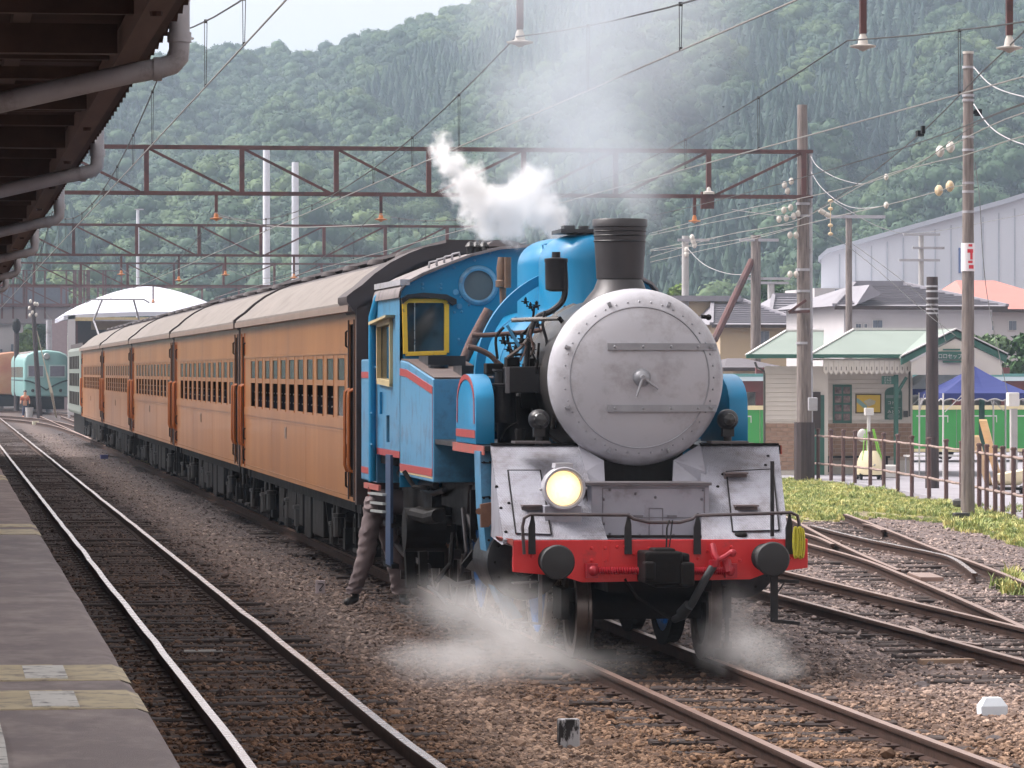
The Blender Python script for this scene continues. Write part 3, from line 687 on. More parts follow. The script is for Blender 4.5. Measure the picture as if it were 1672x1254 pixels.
# headlight
hp = MB(); YL = YB+.28; hp.prism([P(889,826,YL), P(950,826,YL), P(950,881,YL), P(889,881,YL)], (0, .3, 0)); stnd = part(hp, 'headlight_stand', m_wplate, bevel=.008)
c = P(919, 797, YL); R_ = dep(c.x, c.y)/F
hl = MB().lathe(c, [(28.5*R_,-.02),(30*R_,-.10),(33.5*R_,-.105),(35*R_,-.09),(35.5*R_,.0),(33*R_,.12),(20*R_,.22),(0,.25)], 40, 'Y'); hl.prism([c+Vector((x*R_, -.08, z*R_)) for x, z in ((-15,33),(-14,41),(14,41),(15,33))], (0, .2, 0)); hl.sphere(c+Vector((-37*R_,-.03,-2*R_)), .014, 6, 5); hl.sphere(c+Vector((37*R_,-.03,0)), .014, 6, 5)
m_lamp, nt_, b_ = new_mat('warm_headlight_lens'); N, L = nt_.nodes, nt_.links
tcn = N.new('ShaderNodeTexCoord'); vl = N.new('ShaderNodeVectorMath'); vl.operation = 'LENGTH'; L.new(tcn.outputs['Object'], vl.inputs[0])
cr = N.new('ShaderNodeValToRGB'); cr.color_ramp.elements[0].color = (1,.86,.52,1); cr.color_ramp.elements[1].color = (1,.55,.13,1); cr.color_ramp.elements[1].position = 1
cr.color_ramp.elements[0].position = .35
no_ = N.new('ShaderNodeTexNoise'); no_.inputs['Scale'].default_value = 11; ma = N.new('ShaderNodeMath'); ma.operation = 'MULTIPLY_ADD'; ma.inputs[1].default_value = 5.5; L.new(vl.outputs['Value'], ma.inputs[0])
mb_ = N.new('ShaderNodeMath'); mb_.operation = 'MULTIPLY_ADD'; mb_.inputs[1].default_value = .9; mb_.inputs[2].default_value = -.45; L.new(no_.outputs['Fac'], mb_.inputs[0]); L.new(mb_.outputs[0], ma.inputs[2]); L.new(ma.outputs[0], cr.inputs[0])
L.new(cr.outputs[0], b_.inputs['Emission Color']); b_.inputs['Emission Strength'].default_value = .47; b_.inputs['Roughness'].default_value = .1
lamp = part(hl, 'headlight', m_door, smooth=True)
le = MB().lathe((0, 0, 0), [(28.5*R_,0),(20*R_,-.018),(10*R_,-.026),(0,-.028)], 32, 'Y'); lo_ = bpy.data.objects.new('lens', le.mesh('lens', m_lamp, smooth=True)); COL.objects.link(lo_); lo_.parent = lamp; lo_.location = c+Vector((0, -.045, 0))-loco.location
# front handrail
hr = MB(); YR = YB-.06
hr.tube([P(856,905,YR), P(853,860,YR), P(856,846,YR), P(866,840,YR), P(1020,841,YR), P(1026,841,YR), P(1034,847,YR), P(1060,853,YR), P(1110,853,YR), P(1132,847,YR), P(1136,842,YR), P(1292,837,YR), P(1302,842,YR), P(1305,856,YR), P(1306,895,YR)], .0145, 8)
part(hr, 'front_handrail', steel if False else mat('worn_handrail', srgb(92,84,86), srgb(60,54,56), .35, .6, 6), smooth=True)
for px in (869, 1026, 1139, 1289):
    part(MB().prism([P(px-6,905,YR+.03), P(px-6,862,YR+.03), P(px-3,850,YR+.03), P(px-1,838,YR+.03), P(px+2,838,YR+.03), P(px+5,856,YR+.03), P(px+6,905,YR+.03)], (0, .02, 0)), 'handrail_stanchion', blackpaint)
part(MB().tube([P(1261,876,YB+.05), P(1261,753,YB+.05)], .018, 8), 'marker_rod', blackpaint)
part(MB().tube([P(951,876,YB+.1), P(1130,876,YB+.1), P(1200,877,YB+.1)], .014, 6).sphere(P(1210,874,YB+.1), .05, 8, 6, (1.2,1,.6)), 'uncoupling_rod', darkiron)
rp = MB()
for k, (px, py) in enumerate(((1299,884),(1303,886),(1307,884),(1311,887),(1301,888),(1309,889))):
    c = P(px, py, YB-.1); rp.tube([c+Vector((.035*math.cos(a_)*.5, .01*k, .125*math.sin(a_))) for a_ in np.linspace(0, 6.283, 15)], .011, 6, caps=False)
tag(rp.build('rope_coil', m_rope, smooth=True), 'coil of yellow-green rope hung on the end of the red buffer beam', 'rope')
# smokebox, door, boiler
ZB = 2.45
sb = MB().lathe((XC, 0, ZB), [(0,YB+1.28),(.70,YB+1.28),(.735,YB+1.31),(.735,YB+1.42),(.715,YB+1.44),(.715,YB+3.2),(.735,YB+3.22),(.735,YB+3.3),(.70,YB+3.3)], 64, 'Y'); sbx = part(sb, 'smokebox', mat('smokebox_black', (.03,.029,.03), (.055,.05,.048), .38, .2, 3, dirt=(.16,.14,.13), dscale=3, dlo=.55, dhi=.8, rvar=.12), smooth=True)
r = MB()
for k in range(40):
    a_ = 2*math.pi*k/40
    for yy in (YB+1.37, YB+3.26): 
        p = Vector((XC+.735*math.cos(a_), yy, ZB+.735*math.sin(a_))); rivets(r, [p], .014, (math.cos(a_), 0, math.sin(a_)))
part(r, 'rivet_ring', blackpaint, sbx)
dr = MB().lathe((XC-.005, YB+1.2, ZB), [(0,-.20),(.12,-.199),(.25,-.192),(.38,-.176),(.50,-.15),(.60,-.115),(.68,-.075),(.74,-.025),(.775,.035),(.785,.09),(.78,.14),(.73,.18)], 96, 'Y')
door = part(dr, 'smokebox_door', m_door, smooth=True)
m_doorrim = mat('door_fitting_grey', srgb(150,152,158), srgb(128,128,134), .35, .3, 5)
def door_y(r_): return YB+1.2+np.interp(r_, [0,.12,.25,.38,.50,.60,.68,.74,.775], [-.20,-.199,-.192,-.176,-.15,-.115,-.07,-.02,.035])
rim = MB().tube([(XC+.62*math.cos(a_), door_y(.62)-.002, ZB+.62*math.sin(a_)) for a_ in np.linspace(0, 2*math.pi, 73)], .008, 6, caps=False); part(rim, 'door_seam', m_doorrim, door)
for zz in (.27, -.27):
    st = MB(); x_ = np.linspace(-.30, .70, 17); q = []
    for x in x_:
        r_ = math.hypot(x, zz); q.append(Vector((XC+x, door_y(min(r_, .745))-.012, ZB+zz)))
    rings = [[p+Vector((0,-.012,.03)), p+Vector((0,-.012,-.03)), p+Vector((0,.012,-.03)), p+Vector((0,.012,.03))] for p in q]; st.loft(rings)
    rivets(st, [p+Vector((0,-.012,0)) for p in q[1::4]], .014); part(st, 'hinge_strap', m_doorrim, door)
dt = MB().lathe((XC, door_y(0), ZB), [(0,-.09),(.02,-.09),(.028,-.06),(.05,-.05),(.075,-.02),(.08,0)], 20, 'Y').tube([(XC, door_y(0)-.07, ZB), (XC-.06, door_y(0)-.08, ZB-.17)], [.014,.010], 8).tube([(XC, door_y(0)-.045, ZB), (XC+.14, door_y(0)-.05, ZB-.1)], [.014,.010], 8)
part(dt, 'door_handle', m_doorrim, door, smooth=True)
dv = MB(); rivets(dv, [(XC+.665*math.cos(t), door_y(.665), ZB+.665*math.sin(t)) for t in np.linspace(0, 2*math.pi, 41)[:-1]], .0125); part(dv, 'rivet_ring', m_doorrim, door)
for k in range(8):
    a_ = 2*math.pi*(k+.5)/8; c = Vector((XC+.69*math.cos(a_), door_y(.69)-.006, ZB+.69*math.sin(a_)))
    part(MB().box(c, (.05, .035, .03), ry=-a_).cyl(c, c+Vector((0,-.035,0)), .011, 6), 'door_clamp', m_doorrim, door)
bo = MB().lathe((XC, 0, ZB), [(.68,YB+3.28),(.68,YB+7.95)], 64, 'Y'); boiler = part(bo, 'boiler', m_blue, smooth=True)
for yy in (YB+4.0, YB+5.3, YB+6.6): part(MB().lathe((XC, yy, ZB), [(.682,-.03),(.688,-.03),(.688,.03),(.682,.03)], 64, 'Y'), 'boiler_band', m_blued, boiler)
# chimney
cc = P(1017, 358, YB+2.15); ct = cc.z; cx_ = XC
chm = MB().lathe((cx_, YB+2.15, 0), [(.36,3.09),(.30,3.17),(.235,3.25),(.205,3.33),(.203,3.335),(.212,3.34),(.225,3.56),(.235,3.74),(.237,ct-.075),(.249,ct-.07),(.250,ct-.01),(.242,ct),(.195,ct),(.18,ct-.3),(.17,ct-.7)], 48)
chim = part(chm, 'chimney', mat('chimney_black', (.03,.028,.032), (.045,.042,.045), .42, .1, 3, rvar=.1, bump=.06), smooth=True)
for z in (ct-.11, ct-.15, ct-.2): part(MB().lathe((cx_, YB+2.15, z), [(.234,-.008),(.241,0),(.234,.008)], 48), 'chimney_band', blackpaint, chim)
# domes
def dome(y0, y1, hw, z0, z1, n_=36):
    rings = []; L_ = (y1-y0)/2; yc = (y0+y1)/2; mb = MB()
    for s_, z in [(1.16,z0),(1.05,z0+.06),(1,z0+.16)]+[(math.cos(t)**.62, z1-.27+.27*math.sin(t)) for t in np.linspace(0, 1.45, 10)]:
        rg = []
        for k in range(n_):
            a_ = 2*math.pi*k/n_; ca, sa = math.cos(a_), math.sin(a_)
            ex = abs(ca)**.8*(1 if ca > 0 else -1); ey = abs(sa)**.8*(1 if sa > 0 else -1)
            rg.append(Vector((XC+hw*s_*ex, yc+L_*(s_ if s_ > 1 else 1-(1-s_)*.5)*ey, z)))
        rings.append(rg)
    return mb.loft(rings)
part(dome(YB+3.15, YB+4.55, .47, 2.95, 3.80), 'sand_dome', m_blue, smooth=True)
part(dome(YB+4.45, YB+5.75, .50, 2.9, 3.80), 'steam_dome', m_blue, smooth=True)
q = P(952, 379, YB+3.6); part(MB().bx(XC-.36, XC+.02, q.y-.3, q.y+.3, 3.795, 3.83).bx(XC-.30, XC-.2, q.y-.1, q.y+.1, 3.83, 3.87).cyl((XC-.1, q.y, 3.83), (XC-.1, q.y, 3.87), .05, 8), 'filler_hatch', blackpaint)
# cab
YCF, YCR = YB+7.9, YB+10.2; XL = XC-1.35
arc = [(-1.35,3.27),(-1.33,3.34),(-1.27,3.41),(-1.1,3.50),(-.82,3.615),(-.6,3.70),(-.3,3.775),(0,3.80),(.3,3.775),(.6,3.70),(.82,3.615),(1.1,3.50),(1.27,3.41),(1.33,3.34),(1.35,3.27)]
def hole_wall(outer, holes, mb, d):
    """flat wall with openings, through a triangle fill"""
    bm = bmesh.new(); es = []
    for lp in [outer]+holes:
        vs = [bm.verts.new(p) for p in lp]; es += [bm.edges.new((vs[i], vs[(i+1) % len(vs)])) for i in range(len(vs))]
    bmesh.ops.triangle_fill(bm, use_beauty=True, use_dissolve=False, edges=es)
    bm.verts.index_update(); d = Vector(d); vs = [v.co.copy() for v in bm.verts]; n_ = len(vs)
    fs = [tuple(v.index for v in f.verts) for f in bm.faces]
    mb.add(vs+[v+d for v in vs], fs+[tuple(i+n_ for i in reversed(f)) for f in fs]+[(e.verts[0].index, e.verts[1].index, e.verts[1].index+n_, e.verts[0].index+n_) for e in bm.edges if len(e.link_faces) == 1])
    bm.free(); return mb
rw = P(781, 466, YCF); rwr = .155
sqw = [P(x, y, YCF) for x, y in ((660,496),(665,491),(724,491),(729,496),(729,576),(662,578))]
front = [Vector((XC+x, YCF, z)) for x, z in arc]+[Vector((XC+1.35, YCF, 1.3)), Vector((XL, YCF, 1.3))]
cf = hole_wall(front, [[rw+Vector((rwr*math.cos(t), 0, rwr*math.sin(t))) for t in np.linspace(0, 2*math.pi, 25)[:-1]], sqw], MB(), (0, .03, 0))
cabf = part(cf, 'cab_front', m_blue)
wf = MB()
for k in range(len(sqw)): wf.bar(sqw[k]+Vector((0,-.008,0)), sqw[(k+1) % 6]+Vector((0,-.008,0)), .05, .045)
cw = part(wf, 'window_frame', m_yel, bevel=.004)
part(MB().prism([p+Vector((0,.012,0)) for p in sqw], (0,.006,0)), 'pane', m_dglass, cw)
part(MB().bar(P(677,494,YCF+.005), P(677,574,YCF+.005), .008, .02), 'wiper', steel, cw)
rf = MB().lathe(rw, [(rwr,-.0),(rwr,-.03),(rwr+.02,-.035),(rwr+.05,-.02),(rwr+.055,0)], 32, 'Y'); 
rivets(rf, [rw+Vector(((rwr+.03)*math.cos(t), -.025, (rwr+.03)*math.sin(t))) for t in np.linspace(0, 2*math.pi, 13)[:-1]], .012)
rwo = part(rf, 'round_window', m_blued, smooth=True); part(MB().lathe(rw, [(0,.0),(rwr,.0),(rwr,.01),(0,.01)], 32, 'Y'), 'pane', mat('dusty_round_glass', srgb(86,98,104), srgb(70,80,86), .25, 0, 5), rwo)
ey_ = MB(); eb = [P(x, y, YCF-.002) for x, y in ((654,488),(664,481),(690,478),(728,481),(744,489),(744,496),(738,499),(728,490),(700,486),(668,487),(656,496))]
ey_.prism(eb, (0, -.09, 0)); part(ey_, 'window_hood', blackpaint)
r = MB(); rivets(r, [P(x, y, YCF) for x, y in ((690,471),(690,464),(720,471),(720,464),(744,477),(752,485),(750,500),(766,498),(742,510),(754,509),(749,554),(800,413),(832,404),(775,425),(742,437))], .016)
r.lathe(P(744,477,YCF), [(0,-.02),(.03,-.02),(.03,0)], 10, 'Y').lathe(P(750,500,YCF), [(0,-.02),(.028,-.02),(.028,0)], 10, 'Y'); part(r, 'bolt', m_blued, cabf)
# cab side with window
zz = lambda py, Y: FZ(py, XL, Y); Yw0, Yw1 = YX(643, XL), YX(619, XL)
def S(px, py, X=XL): return PXX(px, py, X)
side = [Vector((XL, YCF, 1.62)), Vector((XL, YCR, 1.62)), Vector((XL, YCR, 3.27)), Vector((XL, YCF, 3.27))]
swin = [S(641,524), S(641,627), S(620,622), S(620,530)]
slot = [S(636,678), S(636,722), S(631,722), S(631,678)]
cs = hole_wall(side, [swin, slot], MB(), (.03, 0, 0)); part(cs, 'cab_side', m_blued)
part(MB().prism([Vector((XC+1.35, YCF, 1.62)), Vector((XC+1.35, YCR, 1.62)), Vector((XC+1.35, YCR, 3.27)), Vector((XC+1.35, YCF, 3.27))], (-.03,0,0)), 'cab_side', m_blued)
sf = MB()
for k in range(4): sf.bar(swin[k]+Vector((-.01,0,0)), swin[(k+1) % 4]+Vector((-.01,0,0)), .05, .06)
sfo = part(sf, 'side_window_frame', m_cream); part(MB().prism([p+Vector((.02,0,0)) for p in swin], (.005,0,0)), 'pane', m_dglass, sfo)
part(MB().prism([S(616,531), S(644,518), S(645,514), S(616,526)], (-.1,0,.0)), 'rain_strip', m_cream)
part(MB().prism([Vector((XL+.05, YCF+.05, 1.5)), Vector((XC+1.3, YCF+.05, 1.5)), Vector((XC+1.3, YCR+1.3, 1.5)), Vector((XL+.05, YCR+1.3, 1.5))], (0,0,.1)).bx(XC-1.2, XC+1.2, YCR-.1, YCR+.0, 1.6, 3.3), 'cab_floor', darkiron)
# cab roof
ro = MB(); ring = lambda y, o: [Vector((XC+x*(1+o*.02), y, z+o*.02+.01)) for x, z in arc]
rg = [ring(y, 1)+[p-Vector((0,0,.03)) for p in reversed(ring(y, 1))] for y in (YCF-.10, YCR+.15)]
ro.loft(rg); part(ro, 'cab_roof', mat('cab_roof_grey', srgb(132,124,124), srgb(96,90,92), .6, .1, 3, dirt=srgb(66,60,60), dscale=3), smooth=True)
rh = MB()
for k in range(4): q = P(706+k*12.5, 433-k*4.5, YCF+.25); rh.tube([q+Vector((-.04,0,-.03)), q+Vector((-.03,0,.03)), q+Vector((.04,0,.045)), q+Vector((.05,0,-.01))], .014, 6)
part(rh, 'roof_grab_iron', galv)
part(MB().bx(XC-1.36, XC-1.26, YCF-.1, YCR+.15, 3.40, 3.46), 'rain_gutter', galv)
# roof ventilator and safety valves
part(MB().prism([P(x, y, YCF+.8) for x, y in ((795,402),(803,394),(828,391),(848,396),(862,404))], (0, .6, 0)), 'roof_ventilator', mat('vent_brown', srgb(98,90,90), srgb(70,64,66), .6, .1))
sv_ = MB(); 
for px in (768,778,790): q = P(px, 404, YCF+.2); sv_.lathe(q, [(.04,-.1),(.04,0),(.06,.01),(.03,.05),(0,.07)], 10)
sv_.tube([P(762,408,YCF+.2), P(798,402,YCF+.2)], .02, 6); part(sv_, 'safety_valve', blackpaint)
# bunker
YE = YX(590, XL); zb0, zb1 = FZ(790, XL, YE), 2.62
bk = MB().bx(XL, XC+1.35, YCR+.02, YE, 1.28, 2.64); part(bk, 'coal_bunker', m_blued, bevel=.015)
part(MB().bx(XL-.002, XL-.006, YCR+.1, YE-.05, 2.43, 2.50).bx(XL-.002, XL-.006, YCR+.1, YE-.05, 1.36, 1.43), 'bunker_lining', m_redline)
pl = MB(); pl.tube([Vector((XL-.05, YCR-.05, 1.3)), Vector((XL-.05, YCR-.05, 3.1)), Vector((XL, YCR-.1, 3.3)), Vector((XL+.12, YCR-.15, 3.45))], .045, 10); part(pl, 'cab_corner_pipe', m_blue, smooth=True)
q0 = S(604, 600, XL-.07); q1 = S(604, 770, XL-.07); hrl = MB().tube([q0+Vector((.06,-.12,.0)), q0+Vector((0,-.05,.03)), q0, q1], .017, 8).bar(S(600,674,XL-.07), S(609,674,XL-.07), .02).bar(S(599,725,XL-.07), S(609,725,XL-.07), .02); part(hrl, 'cab_handrail', m_blue)
part(MB().bx(XL-.004, XL+.03, YCF+.02, YCR, 1.60, 1.67), 'cab_side_lining', m_redline)
part(MB().bar(S(622,640,XL-.02), S(622,676,XL-.02), .03, .02), 'door_latch', m_blue)
# side tanks
YT0 = YX(707, XL); 
for s_, X0_ in ((-1, XL-.0), (1, XC+1.35)):
    pr = [(YCF-.004, 1.425), (YT0, 1.425), (YT0, 2.43), (YCF-.65, 2.60), (YCF-.004, 2.62)]
    w_ = .55*(-s_)
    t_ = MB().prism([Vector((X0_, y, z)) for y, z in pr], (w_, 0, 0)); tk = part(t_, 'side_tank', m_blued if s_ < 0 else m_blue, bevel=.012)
    tt = MB().prism([Vector((X0_+.012*(-s_), y, z+.004)) for y, z in pr[2:5]]+[Vector((X0_+(w_+.05*s_*-1), y, z+.004)) for y, z in reversed(pr[2:5])], (0, 0, .012)); part(tt, 'tank_top', mat('tank_top_brown', srgb(98,84,80), srgb(74,62,60), .5, .1, 4), tk)
    if s_ < 0:
        ln = MB()
        for (ya, za), (yb_, zb_) in (((YCF-.03,2.50),(YCF-.62,2.485)), ((YCF-.62,2.485),(YT0+.03,2.32)), ((YCF-.03,1.51),(YT0+.03,1.52))): ln.bar((XL-.003, ya, za), (XL-.003, yb_, zb_), .008, .075)
        ln.bar((XL-.002, YT0+.04, 2.3), (XL-.002, YT0+.04, 1.5), .006, .014); part(ln, 'tank_lining', m_redline, tk)
        part(MB().prism([Vector((XL-.004, YCF-.05, 1.455)), Vector((XL-.004, YT0+.02, 1.46)), Vector((XL-.004, YT0+.02, 1.475)), Vector((XL-.004, YCF-.05, 1.47))], (.004,0,0)), 'tank_lining', m_cream, tk)
part(MB().bx(XL+.12, XL+.5, YT0+1.4, YT0+2.2, 2.56, 2.66).bx(XL+.3, XL+.62, YT0+.15, YT0+.8, 2.46, 2.56).cyl((XL+.2, YT0+1.2, 2.54), (XL+.2, YT0+1.2, 2.57), .1, 12), 'tank_filler', blackpaint)
# running boards and fender-shaped boxes
for s_ in (-1, 1):
    x0, x1 = (XC+s_*1.33, XC+s_*.66)
    part(MB().bx(x0, x1, YB+1.45, YT0, 1.80, 1.845), 'running_board', blackpaint); part(MB().bx(x0-.012*(-s_), x0, YB+1.42, YB+3.6, 1.765, 1.845) if s_ > 0 else MB().bx(x0-.012, x0, YB+1.42, YB+3.6, 1.765, 1.845), 'board_edge', m_redrust)
    arc_ = []; ya, yb_ = YB+1.95, YB+3.35
    for t in np.linspace(0, math.pi, 15): arc_.append(((ya+yb_)/2-(yb_-ya)/2*math.cos(t)*1.0, 1.85+.30+.33*math.sin(t)**.8 if 0 < t < math.pi else 2.0))
    prof = [(ya, 1.85)]+arc_+[(yb_, 1.85)]
    a_ = MB().prism([Vector((XC+(1.14 if s_ > 0 else -1.34), y, z)) for y, z in prof], (-s_*.17, 0, 0)); ab = part(a_, 'arched_box', m_blue, bevel=.006, smooth=True)
    if s_ < 0:
        ln = MB(); ins = [((ya+yb_)/2+((y-(ya+yb_)/2)*.86), 1.9+(z-1.85)*.88) for y, z in arc_]
        for p_, q_ in zip(ins, ins[1:]): ln.bar((XC-1.343, *p_), (XC-1.343, *q_), .006, .045)
        ln.bar((XC-1.343, ya+.03, 1.94), (XC-1.343, yb_-.03, 1.94), .006, .07); part(ln, 'box_lining', m_redline, ab)
# blue skirt ahead of the cylinder
sk = MB(); cl = [(793,737),(794,780),(796,830),(801,880),(806,915),(815,950),(828,982),(845,1008)]
L1 = [P(x-9-(.8 if y > 900 else 0), y+(4 if y > 940 else 0), YB+1.55) for x, y in cl]; L2 = [P(x+9, y, YB+1.55) for x, y in cl]
for k in range(len(cl)-1): sk.prism([L1[k], L2[k], L2[k+1], L1[k+1]], (0, .4, 0))
skt = part(sk, 'cylinder_skirt', m_blued); r = MB(); rivets(r, [P(x+dx, y, YB+1.55) for x, y in ((795,755),(795,813),(803,882),(806,912),(818,948)) for dx in (-5, 5)], .013); r.bar(P(786,755,YB+1.54), P(800,756,YB+1.54), .012); r.bar(P(787,812,YB+1.54), P(800,811,YB+1.54), .012); part(r, 'rivet_row', darkiron, skt)
part(MB().prism([P(783,823,YB+1.5), P(802,820,YB+1.5), P(803,850,YB+1.5), P(796,860,YB+1.5), P(784,861,YB+1.5)], (0,-.08,0)).cyl(P(782,835,YB+1.45), P(782,835,YB+1.35), .03, 8), 'rusty_valve_box', mat('rusty_brass', srgb(132,96,76), srgb(84,60,52), .5, .4, 9))
# cylinders
for s_ in (-1, 1):
    c = MB().lathe((XC+s_*.97, YB+1.45, .82), [(0,-.06),(.12,-.06),(.13,-.03),(.30,-.02),(.335,.0),(.34,.05),(.34,.95),(.3,1.0),(0,1.0)], 40, 'Y'); c.bx(XC+s_*.66, XC+s_*1.15, YB+1.47, YB+2.4, .95, 1.55)
    cy_ = part(c, 'cylinder', blackpaint, smooth=True); r = MB(); rivets(r, [(XC+s_*.97+.27*math.cos(t), YB+1.43, .82+.27*math.sin(t)) for t in np.linspace(0, 6.283, 13)[:-1]], .014); part(r, 'rivet_ring', darkiron, cy_)
# frame
part(MB().bx(XC-.45, XC+.45, YB+.1, YB+1.2, .62, 1.0).bx(XC-.45, XC+.45, YB+1.2, YE, .62, 1.3).bx(XC-.35, XC+.35, YB+1.25, YB+2.6, .9, 1.9).bx(XC-.9, XC+.9, YT0+.3, YE-.1, .95, 1.4).bx(XC-.2, XC+.55, YB+2.0, YE, 1.2, 2.0), 'main_frame', darkiron)
# wheels
def wheel(mb, x, y, r_, s_, spokes, wdt=.13):
    mb.lathe((x, y, r_), [(r_-.10, -wdt/2*s_), (r_-.03, -wdt/2*s_), (r_, -wdt/2*s_), (r_+.0, wdt/2*s_*.5), (r_+.025, wdt/2*s_*.6), (r_+.025, wdt/2*s_), (r_-.1, wdt/2*s_), (r_-.1, -wdt/2*s_)], 40, 'X')
def spokes_(mb, x, y, r_, n_):
    mb.lathe((x, y, r_), [(0,-.09),(.13,-.09),(.15,-.05),(.15,.07),(0,.07)], 20, 'X'); 
    for k in range(n_):
        a_ = 2*math.pi*k/n_; mb.bar((x, y+.12*math.cos(a_), r_+.12*math.sin(a_)), (x, y+(r_-.11)*math.cos(a_), r_+(r_-.11)*math.sin(a_)), .05, .055)
    mb.lathe((x, y, r_), [(r_-.16,-.04),(r_-.1,-.05),(r_-.1,.05),(r_-.16,.04),(r_-.16,-.04)], 40, 'X')
for yy in (YB+2.95, YB+4.9, YB+6.85):
    for s_ in (-1, 1):
        x = XC+s_*.585; a_ = MB(); spokes_(a_, x, yy, .76, 14); a_.prism([(x-s_*-.0+s_*.05, yy+.5*math.cos(t), .76+.5*math.sin(t)-.0) for t in np.linspace(3.5, 5.9, 9)], (s_*.03,0,0)); wo_ = part(a_, 'driving_wheel', mat('wheel_blue', (.02,.17,.50), (.02,.13,.4), .35, 0, 5, coat=.3, dirt=(.03,.06,.13), dscale=4), smooth=True)
        t_ = MB(); wheel(t_, x, yy, .76, -s_, 0); part(t_, 'tyre', steel if s_ < 0 else darkiron, wo_)
    part(MB().cyl((XC-.5, yy, .76), (XC+.5, yy, .76), .09, 12), 'axle', darkiron)
for yy in (YB+1.0, YB+9.1, YB+10.7):
    for s_ in (-1, 1):
        x = XC+s_*.575; t_ = MB(); wheel(t_, x, yy, .43, -s_, 0, .125); ty = part(t_, 'carrying_wheel', mat('worn_tyre', srgb(120,112,108), srgb(76,70,68), .35, .8, 9), smooth=True)
        part(MB().lathe((x, yy, .43), [(0,-.03),(.1,-.05),(.33,-.03),(.335,.03),(.1,.05),(0,.03)], 28, 'X'), 'wheel_disc', darkiron, ty)
    part(MB().cyl((XC-.5, yy, .43), (XC+.5, yy, .43), .07, 10).bx(XC-.48, XC+.48, yy-.25, yy+.25, .35, .62), 'axle', darkiron)
tr = MB().bx(XC-.75, XC-.68, YB+.75, YB+1.25, .35, .62).bx(XC+.68, XC+.75, YB+.75, YB+1.25, .35, .62).bx(XC-.7, XC+.7, YB+.75, YB+.85, .5, .62); part(tr, 'leading_truck_frame', darkiron)
# rods and motion on the near side
xr = XC-.80
rd = MB().bar((xr, YB+2.95, .56), (xr, YB+6.85, .56), .05, .10)
for yy in (YB+2.95, YB+4.9, YB+6.85): rd.lathe((xr, yy, .56), [(0,-.05),(.09,-.05),(.09,.05),(0,.05)], 16, 'X')
part(rd, 'coupling_rod', mat('oily_rod', srgb(112,104,100), srgb(60,54,52), .3, .8, 6))
rd = MB().bar((xr-.12, YB+2.6, .82), (xr-.12, YB+4.9, .60), .05, .09).bar((xr-.12, YB+2.3, .82), (xr-.12, YB+2.8, .82), .08, .18).bar((xr-.1, YB+2.4, 1.05), (xr-.1, YB+4.2, 1.12), .04, .06).bar((xr-.1, YB+4.2, 1.3), (xr-.1, YB+4.3, .75), .05, .12).bar((xr-.1, YB+2.75, 1.15), (xr-.1, YB+2.8, .55), .04, .06)
part(rd, 'valve_gear', MATS['oily_rod'])
uc = MB(); 
uc.tube([PXX(640,795,xr), PXX(690,800,xr), PXX(712,790,xr), PXX(716,760,xr+.1)], .03, 8).tube([P(660,770,YB+7), P(676,795,YB+6.9), P(700,797,YB+6.6)], .025, 8)
uc.tube([P(676,840,YB+6), P(700,846,YB+5.5), P(716,842,YB+5)], .07, 10).lathe(P(668,865,YB+6.2), [(0,-.05),(.22,-.05),(.22,.35),(0,.35)], 20, 'X')
uc.tube([P(740,870,YB+4.2), P(736,920,YB+4.2), P(712,950,YB+4.2)], .025, 6).bar(P(772,800,YB+2.6), P(772,880,YB+2.6), .05).bar(P(775,900,YB+2.5), P(756,925,YB+2.5), .06, .05).bar(P(668,890,YB+6.3), P(672,960,YB+6.3), .10, .16).bar(P(690,900,YB+5.8), P(692,955,YB+5.8), .08, .14)
uc.bx(XL+.25, XL+.5, YB+7.2, YB+9.8, .75, 1.3).bx(XL+.3, XL+.55, YB+4, YB+6.8, 1.15, 1.42).bx(XL+.35, XL+.6, YB+9.0, YB+9.3, .4, .9)
part(uc, 'underframe_gear', darkiron)
mt = MB()
for pts, rr in (([(652,772),(664,784),(690,790),(712,792)],.035), ([(664,856),(668,840),(684,834),(700,840)],.05), ([(690,800),(708,806),(726,800)],.03), ([(756,830),(762,900),(752,940)],.02), ([(768,790),(764,840),(776,882)],.022), ([(640,880),(660,905),(700,925)],.03), ([(720,940),(745,955),(772,950)],.025), ([(700,958),(716,970),(730,985)],.02)):
    mt.tube([PXX(x, y, XL+.22) for x, y in pts], rr, 8)
for px, py in ((655,868),(672,884),(690,905),(727,850),(742,905),(660,938),(684,930)): mt.lathe(PXX(px, py, XL+.26), [(0,-.04),(.055,-.04),(.055,.06),(0,.06)], 10, 'X')
part(mt, 'injector_pipework', mat('oily_pipe', srgb(70,66,68), srgb(34,32,34), .3, .6, 8), smooth=True)
stp = MB().bx(XL-.03, XL-.0, YX(642,XL), YX(634,XL), .45, 1.62); part(stp, 'cab_step_hanger', mat('dark_blue_hanger', (.02,.05,.12), (.03,.05,.1), .4))
part(MB().bx(XL-.02, XL+.06, YX(642,XL)-.02, YX(628,XL), .42, .47).bx(XL-.02, XL+.06, YX(642,XL)-.02, YX(628,XL), .85, .9), 'cab_step', darkiron)
lad = MB()
for py in (805, 820, 833): a_ = S(604, py, XL-.05); b_ = S(628, py+3, XL-.05); lad.bar(a_, b_, .05, .025)
part(lad, 'ladder_rung', mat('white_rung', srgb(200,205,205), srgb(150,150,150), .3, .4, 8)); part(MB().bar(S(603,795,XL-.03), S(603,840,XL-.03), .03, .02).bar(S(596,792,XL-.02), S(620,797,XL-.02), .03, .06), 'ladder_side', m_redrust)
